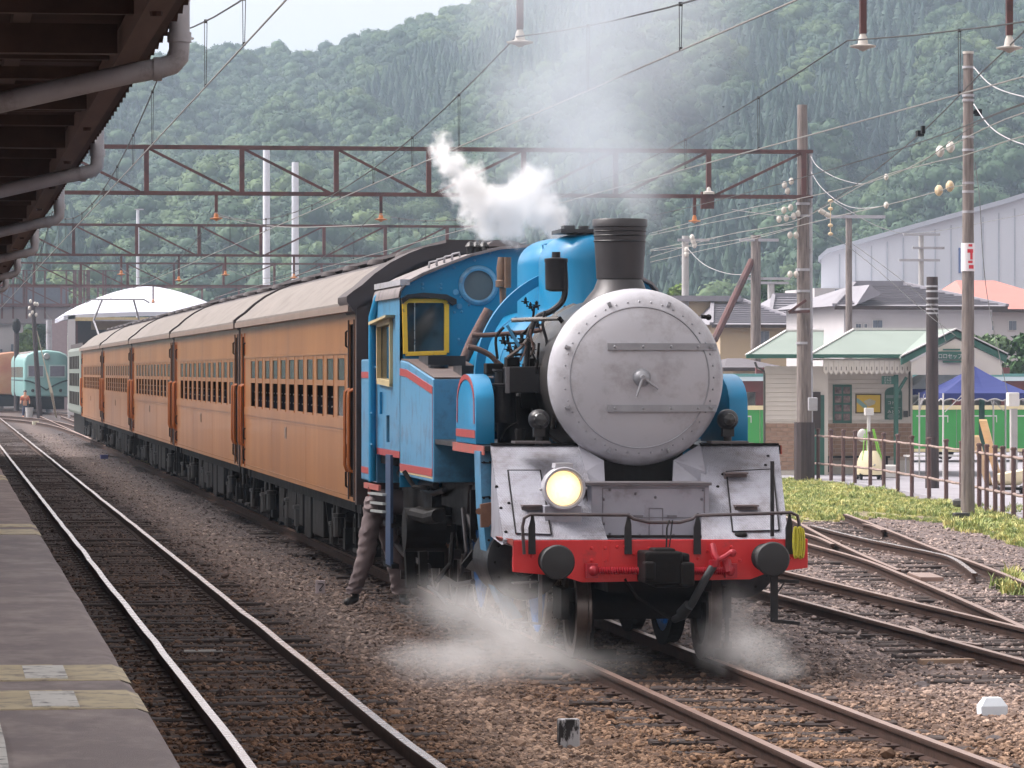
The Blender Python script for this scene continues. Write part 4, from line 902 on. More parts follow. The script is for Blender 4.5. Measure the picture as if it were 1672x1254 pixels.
# front steps left and right, brake shoe guard
fs_ = MB().bar(P(882,936,YB+.12), P(882,1020,YB+.12), .03, .045).bar(P(837,952,YB+.1), P(878,950,YB+.1), .16, .012).bar(P(838,1016,YB+.1), P(878,1018,YB+.1), .16, .012).bar(P(866,945,YB+.12), P(866,960,YB+.12), .01, .02); part(fs_, 'front_step', mat('step_steel', srgb(112,110,112), srgb(60,58,60), .35, .6, 7))
fr = MB().bar(P(1264,934,YB+.15), P(1264,1015,YB+.15), .062, .03).bar(P(1260,1013,YB+.15), P(1305,1018,YB+.15), .05, .03).bar(P(1264,975,YB+.15), P(1280,952,YB+.15), .012, .012).bar(P(1266,948,YB+.15), P(1305,950,YB+.15), .012, .03); part(fr, 'front_step', blackpaint)
part(MB().bar(P(1186,960,YB+.7), P(1187,1052,YB+.7), .032, .03).bar(P(1180,1055,YB+.7), P(1194,1055,YB+.7), .06, .08).bar(P(1165,1068,YB+.7), P(1209,1068,YB+.7), .05, .105), 'rail_guard', darkiron)
part(MB().bar(P(968,945,YB+.6), P(966,1058,YB+.6), .03, .03).bar(P(945,1068,YB+.6), P(1006,1068,YB+.6), .04, .09), 'rail_guard', darkiron)
# gear on the near side of the smokebox
YG = YB+2.3
def TB(pts, rr, y, **k): return MB().tube([P(a_, b_, y) for a_, b_ in pts], rr, 10)
def smooth_px(p, n_=4): return [tuple(v)[:2] for v in curve3([Vector((a_, b_, 0)) for a_, b_ in p], n_)]
part(MB().prism([P(828,599,YG), P(898,598,YG), P(898,641,YG), P(828,642,YG)], (0,.3,0)), 'tool_box', blackpaint, bevel=.008)
part(MB().prism([P(826,599,YG-.01), P(832,599,YG-.01), P(832,642,YG-.01), P(826,642,YG-.01)], (0,.02,0)), 'box_edge', mat('grey_edge', srgb(110,108,112), srgb(90,88,92), .5))
q = P(818, 690, YG+.3); part(MB().lathe(q, [(0,0),(.14,0),(.14,.33),(.15,.335),(.15,.35),(.06,.36),(.06,.46),(.08,.47),(.08,.49),(0,.49)], 20).box(q+Vector((-.1,-.11,.16)), (.02,.02,.22)), 'air_pump', blackpaint, smooth=True)
q = P(842, 700, YG+.6); part(MB().lathe(q, [(0,-.3),(.17,-.3),(.17,.3),(.1,.34),(0,.34)], 20), 'air_pump', blackpaint, smooth=True)
q = P(908, 476, YG+.2); part(MB().lathe(q, [(0,-.0),(.06,0),(.1,.02),(.103,.26),(.108,.27),(.108,.30),(.04,.31),(.04,.36),(0,.36)], 20), 'lubricator', blackpaint, smooth=True)
for pts, rr, nm, m_, y_ in (
    ([(921,425),(923,470),(918,492),(900,508),(878,518),(868,535),(862,560),(860,600)], .028, 'oil_pipe', blackpaint, YG+.15),
    ([(835,523),(880,521),(912,520)], .020, 'boiler_handrail', steel, YG), ([(912,518),(920,528)], .02, 'handrail_knob', darkiron, YG-.05),
    ([(770,547),(800,547),(850,543),(892,538)], .022, 'steam_pipe', m_lag, YG+.8), ([(764,566),(780,570),(800,580),(812,592),(822,600)], .026, 'steam_pipe', m_lag, YG+1.0),
    ([(890,508),(886,530),(893,560),(888,590)], .014, 'oil_pipe', blackpaint, YG), ([(850,560),(838,590),(826,602)], .012, 'oil_pipe', m_blued, YG+.4), ([(858,560),(846,592),(836,604)], .012, 'oil_pipe', m_blued, YG+.4),
    ([(826,560),(868,560)], .009, 'oil_pipe', darkiron, YG+.3), ([(836,579),(866,579)], .012, 'oil_pipe', darkiron, YG+.3), ([(845,690),(826,700),(818,720)], .008, 'oil_pipe', darkiron, YG-.2), ([(872,500),(868,528),(850,548)], .012, 'oil_pipe', darkiron, YG+.3), ([(880,560),(876,610)], .012, 'oil_pipe', darkiron, YG),
    ([(905,640),(910,660),(903,700)], .03, 'oil_pipe', darkiron, YG-.2), ([(850,700),(850,722)], .05, 'drain_valve', darkiron, YG-.5)):
    part(MB().tube([P(a_, b_, y_) for a_, b_ in (smooth_px(pts) if len(pts) > 2 else pts)], rr, 8), nm, m_, smooth=True)
sv2 = MB()
for (px, py, r_) in ((822,556,.04),(838,548,.035),(852,553,.04),(843,566,.03),(862,546,.03),(830,570,.03),(870,570,.025),(878,530,.03),(876,498,.035),(866,500,.03),(858,492,.03)): sv2.lathe(P(px, py, YG+.3), [(0,-r_*.8),(r_*.6,-r_*.8),(r_*.6,-r_*.2),(r_*.35,0),(r_*.5,r_*.8),(0,r_)], 8); sv2.cyl(P(px, py-7, YG+.3), P(px+3, py+8, YG+.3), r_*.22, 6); sv2.cyl(P(px-7, py, YG+.3), P(px+6, py+1, YG+.3), r_*.2, 6)
part(sv2, 'valve_cluster', darkiron, smooth=True)
part(TB([(798,505),(786,530),(772,556),(758,588)], [.05,.06,.06,.055], YB+7.2), 'lagged_pipe', m_lag, smooth=True)
part(MB().lathe(P(821,470,YB+6.6), [(0,-.18),(.03,-.18),(.035,0),(.075,.01),(.075,.07),(.06,.08),(.065,.2),(.05,.31),(0,.31)], 14).cyl(P(829,420,YB+6.5), P(829,470,YB+6.5), .035, 8), 'whistle', mat('whistle_brown', srgb(122,98,82), srgb(74,60,54), .45, .4, 7), smooth=True)
part(MB().tube([P(893+dx, 398+dy, YB+4.1) for dx, dy in ((-6,12),(-7,2),(-2,0),(2,4),(3,14),(0,22),(3,30))], .009, 6), 'whistle_cord', m_blued)
random.seed(31)
for k in range(13):
    x0_, y0_ = random.uniform(822, 884), random.uniform(530, 570); x1_, y1_ = x0_+random.uniform(-34, 26), y0_+random.uniform(24, 64); dy_ = random.uniform(-.1, .8)
    pts = [(x0_, y0_), ((x0_+x1_)/2+random.uniform(-10, 10), (y0_+y1_)/2+random.uniform(-12, 4)), (x1_, y1_)]
    part(MB().tube([P(a_, b_, YG+dy_) for a_, b_ in smooth_px(pts)], random.uniform(.007, .016), 6), 'copper_pipe', [darkiron, m_lag, m_blued, MATS['oily_rod']][k % 4], smooth=True)
for px, py, w_, h_ in ((862,640,.16,.3),(884,690,.12,.35),(800,660,.1,.3),(868,592,.1,.08),(836,592,.12,.1),(806,602,.16,.1),(880,655,.14,.2)): part(MB().box(P(px, py, YG+.45), (w_, .2, h_)), 'gear_box', darkiron, bevel=.01)
ar = MB(); rgs = []
for t in np.linspace(math.radians(182), math.radians(106), 26):
    c = Vector((math.cos(t), 0, math.sin(t))); o_ = Vector((XC, YB+4.15, 2.45)); w_ = .045
    rgs.append([o_+c*(1.02-w_)+Vector((0,-.05,0)), o_+c*(1.02+w_)+Vector((0,-.05,0)), o_+c*(1.02+w_)+Vector((0,.05,0)), o_+c*(1.02-w_)+Vector((0,.05,0))])
ar.loft(rgs); part(ar, 'arched_pipe_cover', m_blue, smooth=True)
for px in (880, 1188):
    yy = YB+1.25; c = P(px, 685, yy); m_ = MB().lathe(c, [(0,-.10),(.05,-.095),(.085,-.06),(.092,-.02),(.09,.05),(.05,.1),(0,.1)], 24, 'Y').cyl(c+Vector((0,0,-.23)), c+Vector((0,0,-.06)), .035, 10).bx(c.x-.05, c.x+.05, c.y-.05, c.y+.05, c.z-.15, c.z-.07)
    lo2 = part(m_, 'marker_lamp', blackpaint, smooth=True); part(MB().lathe(c, [(.068,-.075),(.05,-.098),(0,-.112)], 20, 'Y'), 'lens', mat('dark_lamp_lens', (.02,.022,.025), (.03,.03,.03), .06, 0), lo2)
    part(MB().bar(P(px-42 if px < 1000 else px-30, 722, yy-.1), P(px+16 if px < 1000 else px+30, 722, yy-.1), .25, .02), 'lamp_bracket', mat('bracket_grey', srgb(90,84,86), srgb(60,56,58), .5, .3))
part(MB().cyl(P(1145,517,YB+1.5), P(1158,518,YB+1.5), .018, 8).sphere(P(1157,518,YB+1.5), .028, 8, 6), 'handrail_end', darkiron)

# ---- the railwayman leaning in under the cab
ye = YB+10.3
man = empty('person', (XL+.15, ye, 0), 'person in grey trousers and black shoes stooping under the blue cab, upper body hidden', 'person')
def skin_fig(name, chains, m, par, levels=2, root=0):
    vs, es, rr = [], [], []; idx = {}
    for ch in chains:
        prev = None
        for p, r_ in ch:
            k = tuple(round(x, 4) for x in p)
            if k not in idx: idx[k] = len(vs); vs.append(Vector(p)-par.location); rr.append(r_ if isinstance(r_, tuple) else (r_, r_))
            if prev is not None and prev != idx[k]: es.append((prev, idx[k]))
            prev = idx[k]
    me = bpy.data.meshes.new(name); me.from_pydata(vs, es, []); o = bpy.data.objects.new(name, me); COL.objects.link(o); o.parent = par; me.materials.append(m)
    sk_ = o.modifiers.new('skin', 'SKIN'); sk_.use_smooth_shade = True
    if not me.skin_vertices: 
        bm = bmesh.new(); bm.from_mesh(me); bm.verts.layers.skin.verify(); bm.to_mesh(me); bm.free()
    for i, r_ in enumerate(rr): me.skin_vertices[0].data[i].radius = r_
    me.skin_vertices[0].data[root].use_root = True
    s = o.modifiers.new('sub', 'SUBSURF'); s.levels = levels; s.render_levels = levels
    return o
m_skin = mat('skin', srgb(190,140,112), srgb(176,124,98), .5); m_trous = mat('grey_work_trousers', srgb(128,114,114), srgb(104,92,94), .9, 0, 4, amt=.9, bump=.8, bscale=6); m_shoe = mat('black_shoe', (.02,.02,.02), (.04,.035,.035), .5)
def M(px, py, y): return tuple(P(px, py, y))
hip = Vector(M(614, 822, ye)); hipL = M(609, 846, ye); hipR = M(626, 848, ye+.06)
kL = M(600, 893, ye-.045); aL = M(577, 966, ye-.02); kR = M(641, 896, ye+.08); aR = M(655, 966, ye+.12)
pel = tuple(hip+Vector((.02, 0, .03)))
chest = tuple(hip+Vector((.42, .02, .0))); neck = tuple(hip+Vector((.58, .02, -.04))); head = tuple(hip+Vector((.72, .02, -.10))); crown = tuple(hip+Vector((.84, .02, -.12)))
sh1 = tuple(hip+Vector((.5, -.17, -.04))); el1 = tuple(hip+Vector((.56, -.24, -.32))); wr1 = tuple(hip+Vector((.76, -.2, -.46)))
sh2 = tuple(hip+Vector((.5, .2, -.04))); el2 = tuple(hip+Vector((.58, .26, -.3))); wr2 = tuple(hip+Vector((.78, .2, -.42)))
skin_fig('body', [[(pel,.07),(chest,.08),(neck,.06),(head,.085),(crown,.07)],[(pel,.07),(hipL,.06),(kL,.045),(aL,.035)],[(pel,.07),(hipR,.06),(kR,.045),(aR,.035)],[(chest,.08),(sh1,.05),(el1,.045),(wr1,.03)],[(chest,.08),(sh2,.05),(el2,.045),(wr2,.03)]], m_skin, man, 1)
tr_ = MB()
for path, yo in (([(616,812,38),(613,826,40),(609,842,34),(603,868,33),(600,888,31),(598,905,31),(591,928,28),(584,948,26),(579,960,25),(577,969,27)], 0), ([(618,816,38),(624,832,38),(629,850,36),(635,874,34),(641,895,33),(646,915,32),(650,936,31),(653,955,30),(655,968,32)], .12)):
    cu = curve3([Vector(P(x, y, ye+yo-.05*math.sin(i/len(path)*3.1))) for i, (x, y, w) in enumerate(path)], 5); ws = np.interp(np.linspace(0, 1, len(cu)), np.linspace(0, 1, len(path)), [w for _, _, w in path])
    rings = []
    for i, (p, w) in enumerate(zip(cu, ws)):
        r_ = w*.5*dep(p.x, p.y)/F; rg = []
        for k in range(20):
            t = 2*math.pi*k/20; f = 1+.16*mn.noise((math.cos(t)*1.3+yo*20, math.sin(t)*1.3, i*.42))+.07*math.sin(i*1.5+3*math.cos(t))
            rg.append(p+Vector((r_*f*math.cos(t), r_*1.05*f*math.sin(t), .25*r_*mn.noise((math.cos(t)*2, math.sin(t)*2, i*.5+9)))))
        rings.append(rg)
    tr_.loft(rings)
tr_.build('trousers', m_trous, man, smooth=True)
skin_fig('jacket', [[(tuple(hip+Vector((-.05,-.02,-.10))),.205),(tuple(hip+Vector((.08,0,.03))),.165),(chest,.16),(tuple(hip+Vector((.54,.02,-.02))),.09)],[(chest,.16),(sh1,.08),(el1,.06),(tuple(Vector(wr1)*.9+Vector(el1)*.1),.042)],[(chest,.16),(sh2,.08),(el2,.06),(tuple(Vector(wr2)*.9+Vector(el2)*.1),.042)]], mat('dark_work_jacket', srgb(88,80,84), srgb(66,60,66), .85), man)
for wr in (wr1, wr2):
    chs = [[(wr,(.026,.02)),(tuple(Vector(wr)+Vector((.07,0,-.01))),(.034,.015))]]
    for k, l in enumerate((.06,.075,.08,.07)): b0 = Vector(wr)+Vector((.07,0,-.01)); b1 = Vector(wr)+Vector((.10,-.03+.02*k,-.012)); chs.append([(tuple(b0),(.034,.015)),(tuple(b1),.009),(tuple(b1+Vector((l*.6,0,-.012))),.008),(tuple(b1+Vector((l*.85,0,-.035))),.007)])
    chs.append([(wr,(.026,.02)),(tuple(Vector(wr)+Vector((.04,-.04,-.01))),.01),(tuple(Vector(wr)+Vector((.08,-.055,-.02))),.009)])
    skin_fig('hand', chs, m_skin, man, 1)
for a_, dx in ((aL, -.10), (aR, .05)):
    q = Vector(a_); skin_fig('shoe', [[(tuple(q+Vector((.03,.02,.0))),.042),(tuple(q+Vector((.02,.0,-.09))),.048),(tuple(q+Vector((dx*.6,-.08,-.10))),.045),(tuple(q+Vector((dx,-.17,-.115))),.034)]], m_shoe, man, 2)
# ================================================================== THE COACHES
CY0, CP, CL = 46.1, 18.4, 17.95
m_gold = mat('glossy_brown_coach_paint', srgb(160,106,56), srgb(134,86,46), .31, .0, .9, coat=.3, rvar=.05, stretch=(1,1,.25), dirt=srgb(112,72,52), dscale=1.6, dlo=.5, dhi=.85)
m_golds = [m_gold]
m_orange = mat('orange_door_post', srgb(178,100,46), srgb(150,82,40), .35, 0, 3, coat=.4)
m_coachdk = mat('dark_brown_coach_end', srgb(56,42,40), srgb(40,32,32), .5, 0, 3)
m_roof = mat('tan_canvas_roof', srgb(116,109,104), srgb(96,90,86), .75, 0, 1.2, dirt=srgb(84,74,70), dscale=.9, dlo=.5, dhi=.8, stretch=(1.5,1,3))
m_roofd = mat('sooty_roof', srgb(66,58,60), srgb(44,40,42), .75, 0, 1.5)
m_gutter = mat('dull_gutter', srgb(120,104,94), srgb(96,82,76), .6, 0, 2)
m_cglass = mat('coach_window_glass', (.045,.055,.052), (.085,.10,.09), .1, 0, 1.4, spec=.9)
m_in = mat('dim_interior', (.012,.010,.010), (.02,.016,.014), .8)
WYS = [1.2+k*1.37 for k in range(11)]
m_win_w = .84
def window_mesh():
    f = MB(); w = m_win_w; x = -.0
    f.bx(x-.006, x+.008, -.02, .0, 1.95, 2.70).bx(x-.006, x+.008, w, w+.02, 1.95, 2.70).bx(x-.006, x+.008, 0, w, 2.33, 2.40).bx(x-.012, x+.01, 0, w, 1.94, 1.975).bx(x-.004, x+.01, 0, w, 2.66, 2.70)
    return f.mesh('window_frame', m_gold)
wfm = window_mesh(); pane_up = MB().bx(.004, .009, 0, m_win_w, 2.40, 2.66).mesh('pane', m_cglass); pane_lo = MB().bx(.004, .009, 0, m_win_w, 1.97, 2.33).mesh('pane', m_cglass); bar_me = MB().bx(.05, .065, 0, m_win_w, 2.06, 2.08).bx(.05, .065, 0, m_win_w, 2.18, 2.2).mesh('guard_bar', steel)
def make_coach():
    c = empty('passenger_coach', (0, 0, 0)); W = 1.40
    A = lambda mb, n_, m, p=c, **k: mb.build(n_, m, p, **k)
    outer = [Vector((-W, 0, 1.0)), Vector((-W, CL, 1.0)), Vector((-W, CL, 3.22)), Vector((-W, 0, 3.22))]
    holes = [[Vector((-W, y, 1.97)), Vector((-W, y+m_win_w, 1.97)), Vector((-W, y+m_win_w, 2.66)), Vector((-W, y, 2.66))] for y in WYS]
    for y in (.12, CL-.92): holes.append([Vector((-W, y, 1.05)), Vector((-W, y+.55, 1.05)), Vector((-W, y+.55, 3.05)), Vector((-W, y, 3.05))])
    A(hole_wall(outer, holes, MB(), (.010, 0, 0)), 'side_wall', m_gold)
    sh = MB().bx(W-.05, W, 0, CL, 1.0, 3.22); A(sh, 'side_wall', m_gold)
    ins = MB().bx(-W+.06, W-.06, .05, CL-.05, 1.0, 1.06).bx(-.2, .0, .7, CL-.9, 1.06, 3.2).bx(-W+.06, W-.06, 1.02, 1.08, 1.06, 3.2).bx(-W+.06, W-.06, CL-1.15, CL-1.1, 1.06, 3.2)
    A(ins, 'partition', m_in)
    st = MB()
    for y in WYS: st.bx(-W+.1, -W+1.0, y+.9, y+1.1, 1.1, 2.12)
    build_each(st, 'seat_back', mat('seat_blue', srgb(50,56,78), srgb(40,44,62), .8), c)
    # belts, rain strip, doors, posts
    A(MB().bx(-W-.012, -W, .68, CL-.95, 1.83, 1.95).bx(-W-.012, -W, .68, CL-.95, 2.71, 2.77).bx(-W-.006, -W, .68, CL-.95, 1.79, 1.80), 'waist_rail', m_gold)
    for y, s_ in ((.12, 1), (CL-.92, -1)):
        dm = MB().bx(-W+.16, -W+.19, y, y+.55, 1.05, 3.05); A(dm, 'vestibule_door', m_coachdk)
        A(MB().bx(-W-.015, -W+.0, y-.06, y-.005, 1.02, 3.1).bx(-W-.015, -W, y+.555, y+.62, 1.02, 3.1), 'door_post', m_orange if s_ < 0 else m_coachdk)
        hr_ = MB()
        for yy in (y+.06, y+.5): hr_.tube([(-W, yy, 2.3), (-W-.055, yy, 2.27), (-W-.06, yy, 2.2), (-W-.06, yy, 1.42), (-W-.04, yy, 1.36), (-W, yy, 1.35)], .022, 6)
        A(hr_, 'door_handrail', m_orange, smooth=True)
    for y, z0, z1 in ((.78,1.5,1.66),(.78,1.15,1.35),(.78,2.78,2.98),(CL-1.05,2.75,2.95),(CL-1.05,1.45,1.62),(CL-1.02,1.12,1.3)): A(MB().tube([(-W,y,z0),(-W-.03,y,z0+.02),(-W-.03,y,z1-.02),(-W,y,z1)], .014, 5), 'grab_iron', darkiron)
    sm = MB()
    for y in (6.35, 11.8): sm.bx(-W-.0015, -W+.001, y, y+.007, 1.02, 1.79)
    sm.bx(-W-.003, -W+.001, .7, CL-.95, 1.05, 1.06); A(sm, 'panel_seam', mat('seam_brown', srgb(120,84,52), None, .6))['kind'] = 'stuff'
    A(MB().bx(-W-.006, -W, 9.3, 9.6, 1.58, 1.74).bx(-W-.01, -W-.006, 9.34, 9.40, 1.6, 1.72).bx(-W-.01, -W-.006, 9.45, 9.50, 1.6, 1.72), 'label_holder', m_gutter)
    for k, y in enumerate(WYS):
        o = piece('window_frame', wfm, (-W, y, 0), c); piece('pane', pane_up, (0, 0, 0), o)
        if k == 0: piece('pane', pane_lo, (0, 0, 0), o)
        else: piece('guard_bar', bar_me, (0, 0, 0), o)
    # roof
    prof = [(-1.47,3.24),(-1.47,3.30),(-1.40,3.36),(-1.30,3.43),(-1.16,3.56),(-.98,3.69),(-.77,3.80)]
    crown = [(-.77,3.80),(-.60,3.865),(-.3,3.93),(0,3.95),(.3,3.93),(.6,3.865),(.77,3.80)]
    rt = prof+[(-x, z) for x, z in reversed(prof)]
    def arc_sheet(pr, y0, y1, th=.03): 
        return MB().loft([[Vector((x, y, z)) for x, z in pr]+[Vector((x*.98, y, z-th)) for x, z in reversed(pr)] for y in np.linspace(y0, y1, 2)])
    A(arc_sheet(prof, -.08, CL+.08), 'roof', m_roof, smooth=True); A(arc_sheet([(-x, z) for x, z in prof], -.08, CL+.08), 'roof', m_roof, smooth=True)
    A(arc_sheet(crown, -.08, CL+.08), 'roof_crown', m_roofd, smooth=True)
    A(MB().bx(-1.49, -1.42, -.05, CL+.05, 3.19, 3.27), 'gutter', m_gutter); 
    wk = MB(); wk.bx(-.34, .34, .1, CL-.1, 3.98, 4.02)
    for y in np.arange(.6, CL, 1.2): wk.bx(-.3, .3, y, y+.06, 3.92, 3.98)
    A(wk, 'roof_walkway', m_roofd)
    for y in np.arange(2.5, CL-1, 3.2): A(MB().lathe((-.55, y, 3.86), [(0,.09),(.08,.085),(.11,.05),(.12,.02),(.1,0)], 12), 'roof_ventilator', m_roofd, smooth=True)
    # ends
    end = [Vector((x, 0, z)) for x, z in [(-1.40,1.0)]+[(-1.40,3.25)]+prof[2:]+crown[1:-1]+[(-x, z) for x, z in reversed(prof[2:])]+[(1.40,1.0)]]
    A(MB().prism(end, (0,.04,0)), 'end_wall', m_coachdk); A(MB().prism([p+Vector((0, CL-.04, 0)) for p in end], (0,.04,0)), 'end_wall', m_coachdk)
    hood = [(x*1.012, z+.02) for x, z in prof+crown[1:-1]+[(-x, z) for x, z in reversed(prof)]]
    A(MB().loft([[Vector((x, y, z)) for x, z in hood]+[Vector((x*.93, y, z-.12)) for x, z in reversed(hood)] for y in (-.12, .10)]), 'roof_end_hood', m_roofd, smooth=True)
    A(MB().bx(-.55, .55, -.2, .0, 1.05, 3.3), 'gangway', m_coachdk)
    A(MB().bx(-1.40, -1.28, -.14, .03, .98, 3.25), 'corner_post', m_coachdk)
    # underframe
    A(MB().bx(-1.3, 1.3, .1, CL-.1, .86, 1.0).bx(-.25, .25, .1, CL-.1, .6, .9), 'sole_bar', darkiron)
    random.seed(4)
    for (y, l, z0, w0) in ((5.2,1.5,.38,.6),(7.0,.9,.3,.5),(8.2,.5,.42,.45),(9.2,1.4,.45,.55),(11.2,.8,.35,.5)): A(MB().bx(-1.28, -1.28+w0, y, y+l, z0, .86), 'equipment_box', darkiron, bevel=.02)
    A(MB().cyl((-.95, 12.3, .62), (-.95, 13.3, .62), .22, 18), 'air_reservoir', darkiron, smooth=True); A(MB().cyl((-1.0, 4.0, .6), (-1.0, 4.9, .6), .18, 18), 'air_reservoir', darkiron, smooth=True)
    A(MB().cyl((-1.25, 6.75, .55), (-.8, 6.75, .55), .2, 18), 'generator_pulley', darkiron)
    for y, r_, z in ((3.55,.09,.62),(4.2,.07,.5),(8.9,.12,.55),(10.5,.1,.6),(10.9,.07,.48),(13.9,.09,.6),(14.6,.12,.55),(.9,.08,.55),(1.1,.06,.7),(16.9,.1,.55)): A(MB().lathe((-1.24, y, z), [(0,-.15),(r_*.8,-.15),(r_*.8,.08),(r_,.085),(r_,.13),(r_*.4,.14),(r_*.4,.3)], 10), 'valve_pot', mat('greasy_iron', (.008,.0075,.0075), (.022,.02,.019), .45, .1, 8))
    for y in (3.7, 9.05, 11.0, 14.3, 16.7): A(MB().tube([(-1.27,y,.9),(-1.29,y+.05,.6),(-1.27,y+.25,.45),(-1.2,y+.5,.5),(-1.2,y+.55,.85)], .022, 6), 'air_pipe', MATS['greasy_iron'], smooth=True)
    for y in (5.0, 6.8, 8.0, 9.0, 10.9, 12.1): A(MB().bar((-1.25,y,.9), (-1.2,y,.45), .05, .05), 'hanger', darkiron)
    A(MB().bx(-1.34, -1.25, .12, .9, .40, .44).bar((-1.3,.15,1.0), (-1.3,.15,.4), .03).bar((-1.3,.85,1.0), (-1.3,.85,.4), .03).bx(-1.34, -1.25, CL-.95, CL-.15, .40, .44).bar((-1.3,CL-.9,1.0), (-1.3,CL-.9,.4), .03).bar((-1.3,CL-.2,1.0), (-1.3,CL-.2,.4), .03), 'door_step', darkiron)
    for yb_ in (2.3, CL-2.6):
        bg = MB().bx(-1.1, -1.0, yb_-1.5, yb_+1.5, .46, .60).bx(1.0, 1.1, yb_-1.5, yb_+1.5, .46, .60).bx(-1.05, 1.05, yb_-.2, yb_+.2, .45, .8)
        for dy in (-1.05, 1.05): bg.bx(-1.2, -.98, yb_+dy-.13, yb_+dy+.13, .32, .58); bg.lathe((-1.09, yb_+dy, .6), [(0,-.1),(.11,-.1),(.11,.1),(0,.1)], 12, 'X')
        for dy in (-.35, .35): bg.cyl((-1.08, yb_+dy, .42), (-1.08, yb_+dy, .75), .08, 10)
        bo_ = A(bg, 'bogie', darkiron)
        for dy in (-1.05, 1.05):
            for s_ in (-1, 1): t_ = MB(); wheel(t_, s_*.58, yb_+dy, .43, -s_, 0); t_.lathe((s_*.58, yb_+dy, .43), [(0,-.04),(.34,-.03),(.34,.03),(0,.04)], 24, 'X'); A(t_, 'wheel', darkiron, bo_, smooth=True)
            A(MB().cyl((-.55, yb_+dy, .43), (.55, yb_+dy, .43), .06, 8), 'axle', darkiron, bo_)
    A(MB().bx(-.12, .12, -.35, .1, .75, .95).bx(-.12, .12, CL-.1, CL+.3, .75, .95), 'coupling', darkiron)
    return c
proto = make_coach()
labs = ['brown passenger coach coupled directly behind the blue engine, its lower windows open',
        'orange-lit brown coach second behind the engine, between the nearest coach and the middle one',
        'middle coach of the five brown coaches, a dark gap before and behind it',
        'fourth brown coach from the engine, soot streaks on its pale roof',
        'last brown passenger coach of the train, farthest from the engine']
for i, lb in enumerate(labs):
    o = proto if i == 0 else copy_tree(proto)
    o.location = (XC+.02, CY0+CP*i, 0); tag(o, lb, 'coach', 'brown passenger coaches of the train')
bpy.context.view_layer.update()
first_hood = [(x*1.03, z+.06) for x, z in [(-1.47,3.24),(-1.47,3.30),(-1.40,3.36),(-1.30,3.43),(-1.16,3.56),(-.98,3.69),(-.77,3.80),(-.60,3.865),(-.3,3.93),(0,3.95),(.3,3.93),(.6,3.865),(.77,3.80),(.98,3.69),(1.16,3.56),(1.30,3.43),(1.40,3.36),(1.47,3.30),(1.47,3.24)]]
MB().loft([[Vector((XC+.02+x, CY0+y, z)) for x, z in first_hood]+[Vector((XC+.02+x*.93, CY0+y, z-.14)) for x, z in reversed(first_hood)] for y in (-.16, .9)]).build('roof_front_hood', m_roofd, proto, smooth=True)
# louvred electric locomotive at the tail
el = empty('electric_locomotive', (XC, CY0+CP*5+.6, 0), 'grey-green locomotive with louvred side grilles at the tail of the brown coaches', 'locomotive')
m_gg = mat('grey_green_paint', srgb(112,120,114), srgb(98,106,100), .5, 0, 2); ye0 = CY0+CP*5+.6
MB().bx(XC-1.4, XC+1.4, ye0, ye0+13, 1.0, 3.35).build('body', m_gg, el, bevel=.12)
for k in range(6):
    for z in (1.35, 2.0, 2.6): MB().bx(XC-1.43, XC-1.40, ye0+1.0+k*1.8, ye0+1.8+k*1.8, z, z+.45).build('louvre', m_in, el)
MB().bx(XC-1.2, XC+1.2, ye0+.5, ye0+12.5, .3, 1.0).build('underframe', darkiron, el)
MB().bx(XC-1.3, XC+1.3, ye0+.1, ye0+12.9, 3.35, 3.5).build('roof', m_roofd, el)
pg = MB(); yp = ye0+2.5
for a_, b_ in (((-.6,0,3.6),(-.8,1.2,4.3)),((.6,0,3.6),(.8,1.2,4.3)),((-.8,1.2,4.3),(-.55,.1,5.0)),((.8,1.2,4.3),(.55,.1,5.0)),((-.9,.1,5.02),(.9,.1,5.02)),((-.9,.1,5.02),(-1.1,.1,4.9)),((.9,.1,5.02),(1.1,.1,4.9)),((-.8,1.2,4.3),(.8,1.2,4.3)),((-.7,0,3.55),(.7,0,3.55))): pg.bar((XC+a_[0], yp+a_[1], a_[2]), (XC+b_[0], yp+b_[1], b_[2]), .05)
pg.build('pantograph', galv, el)

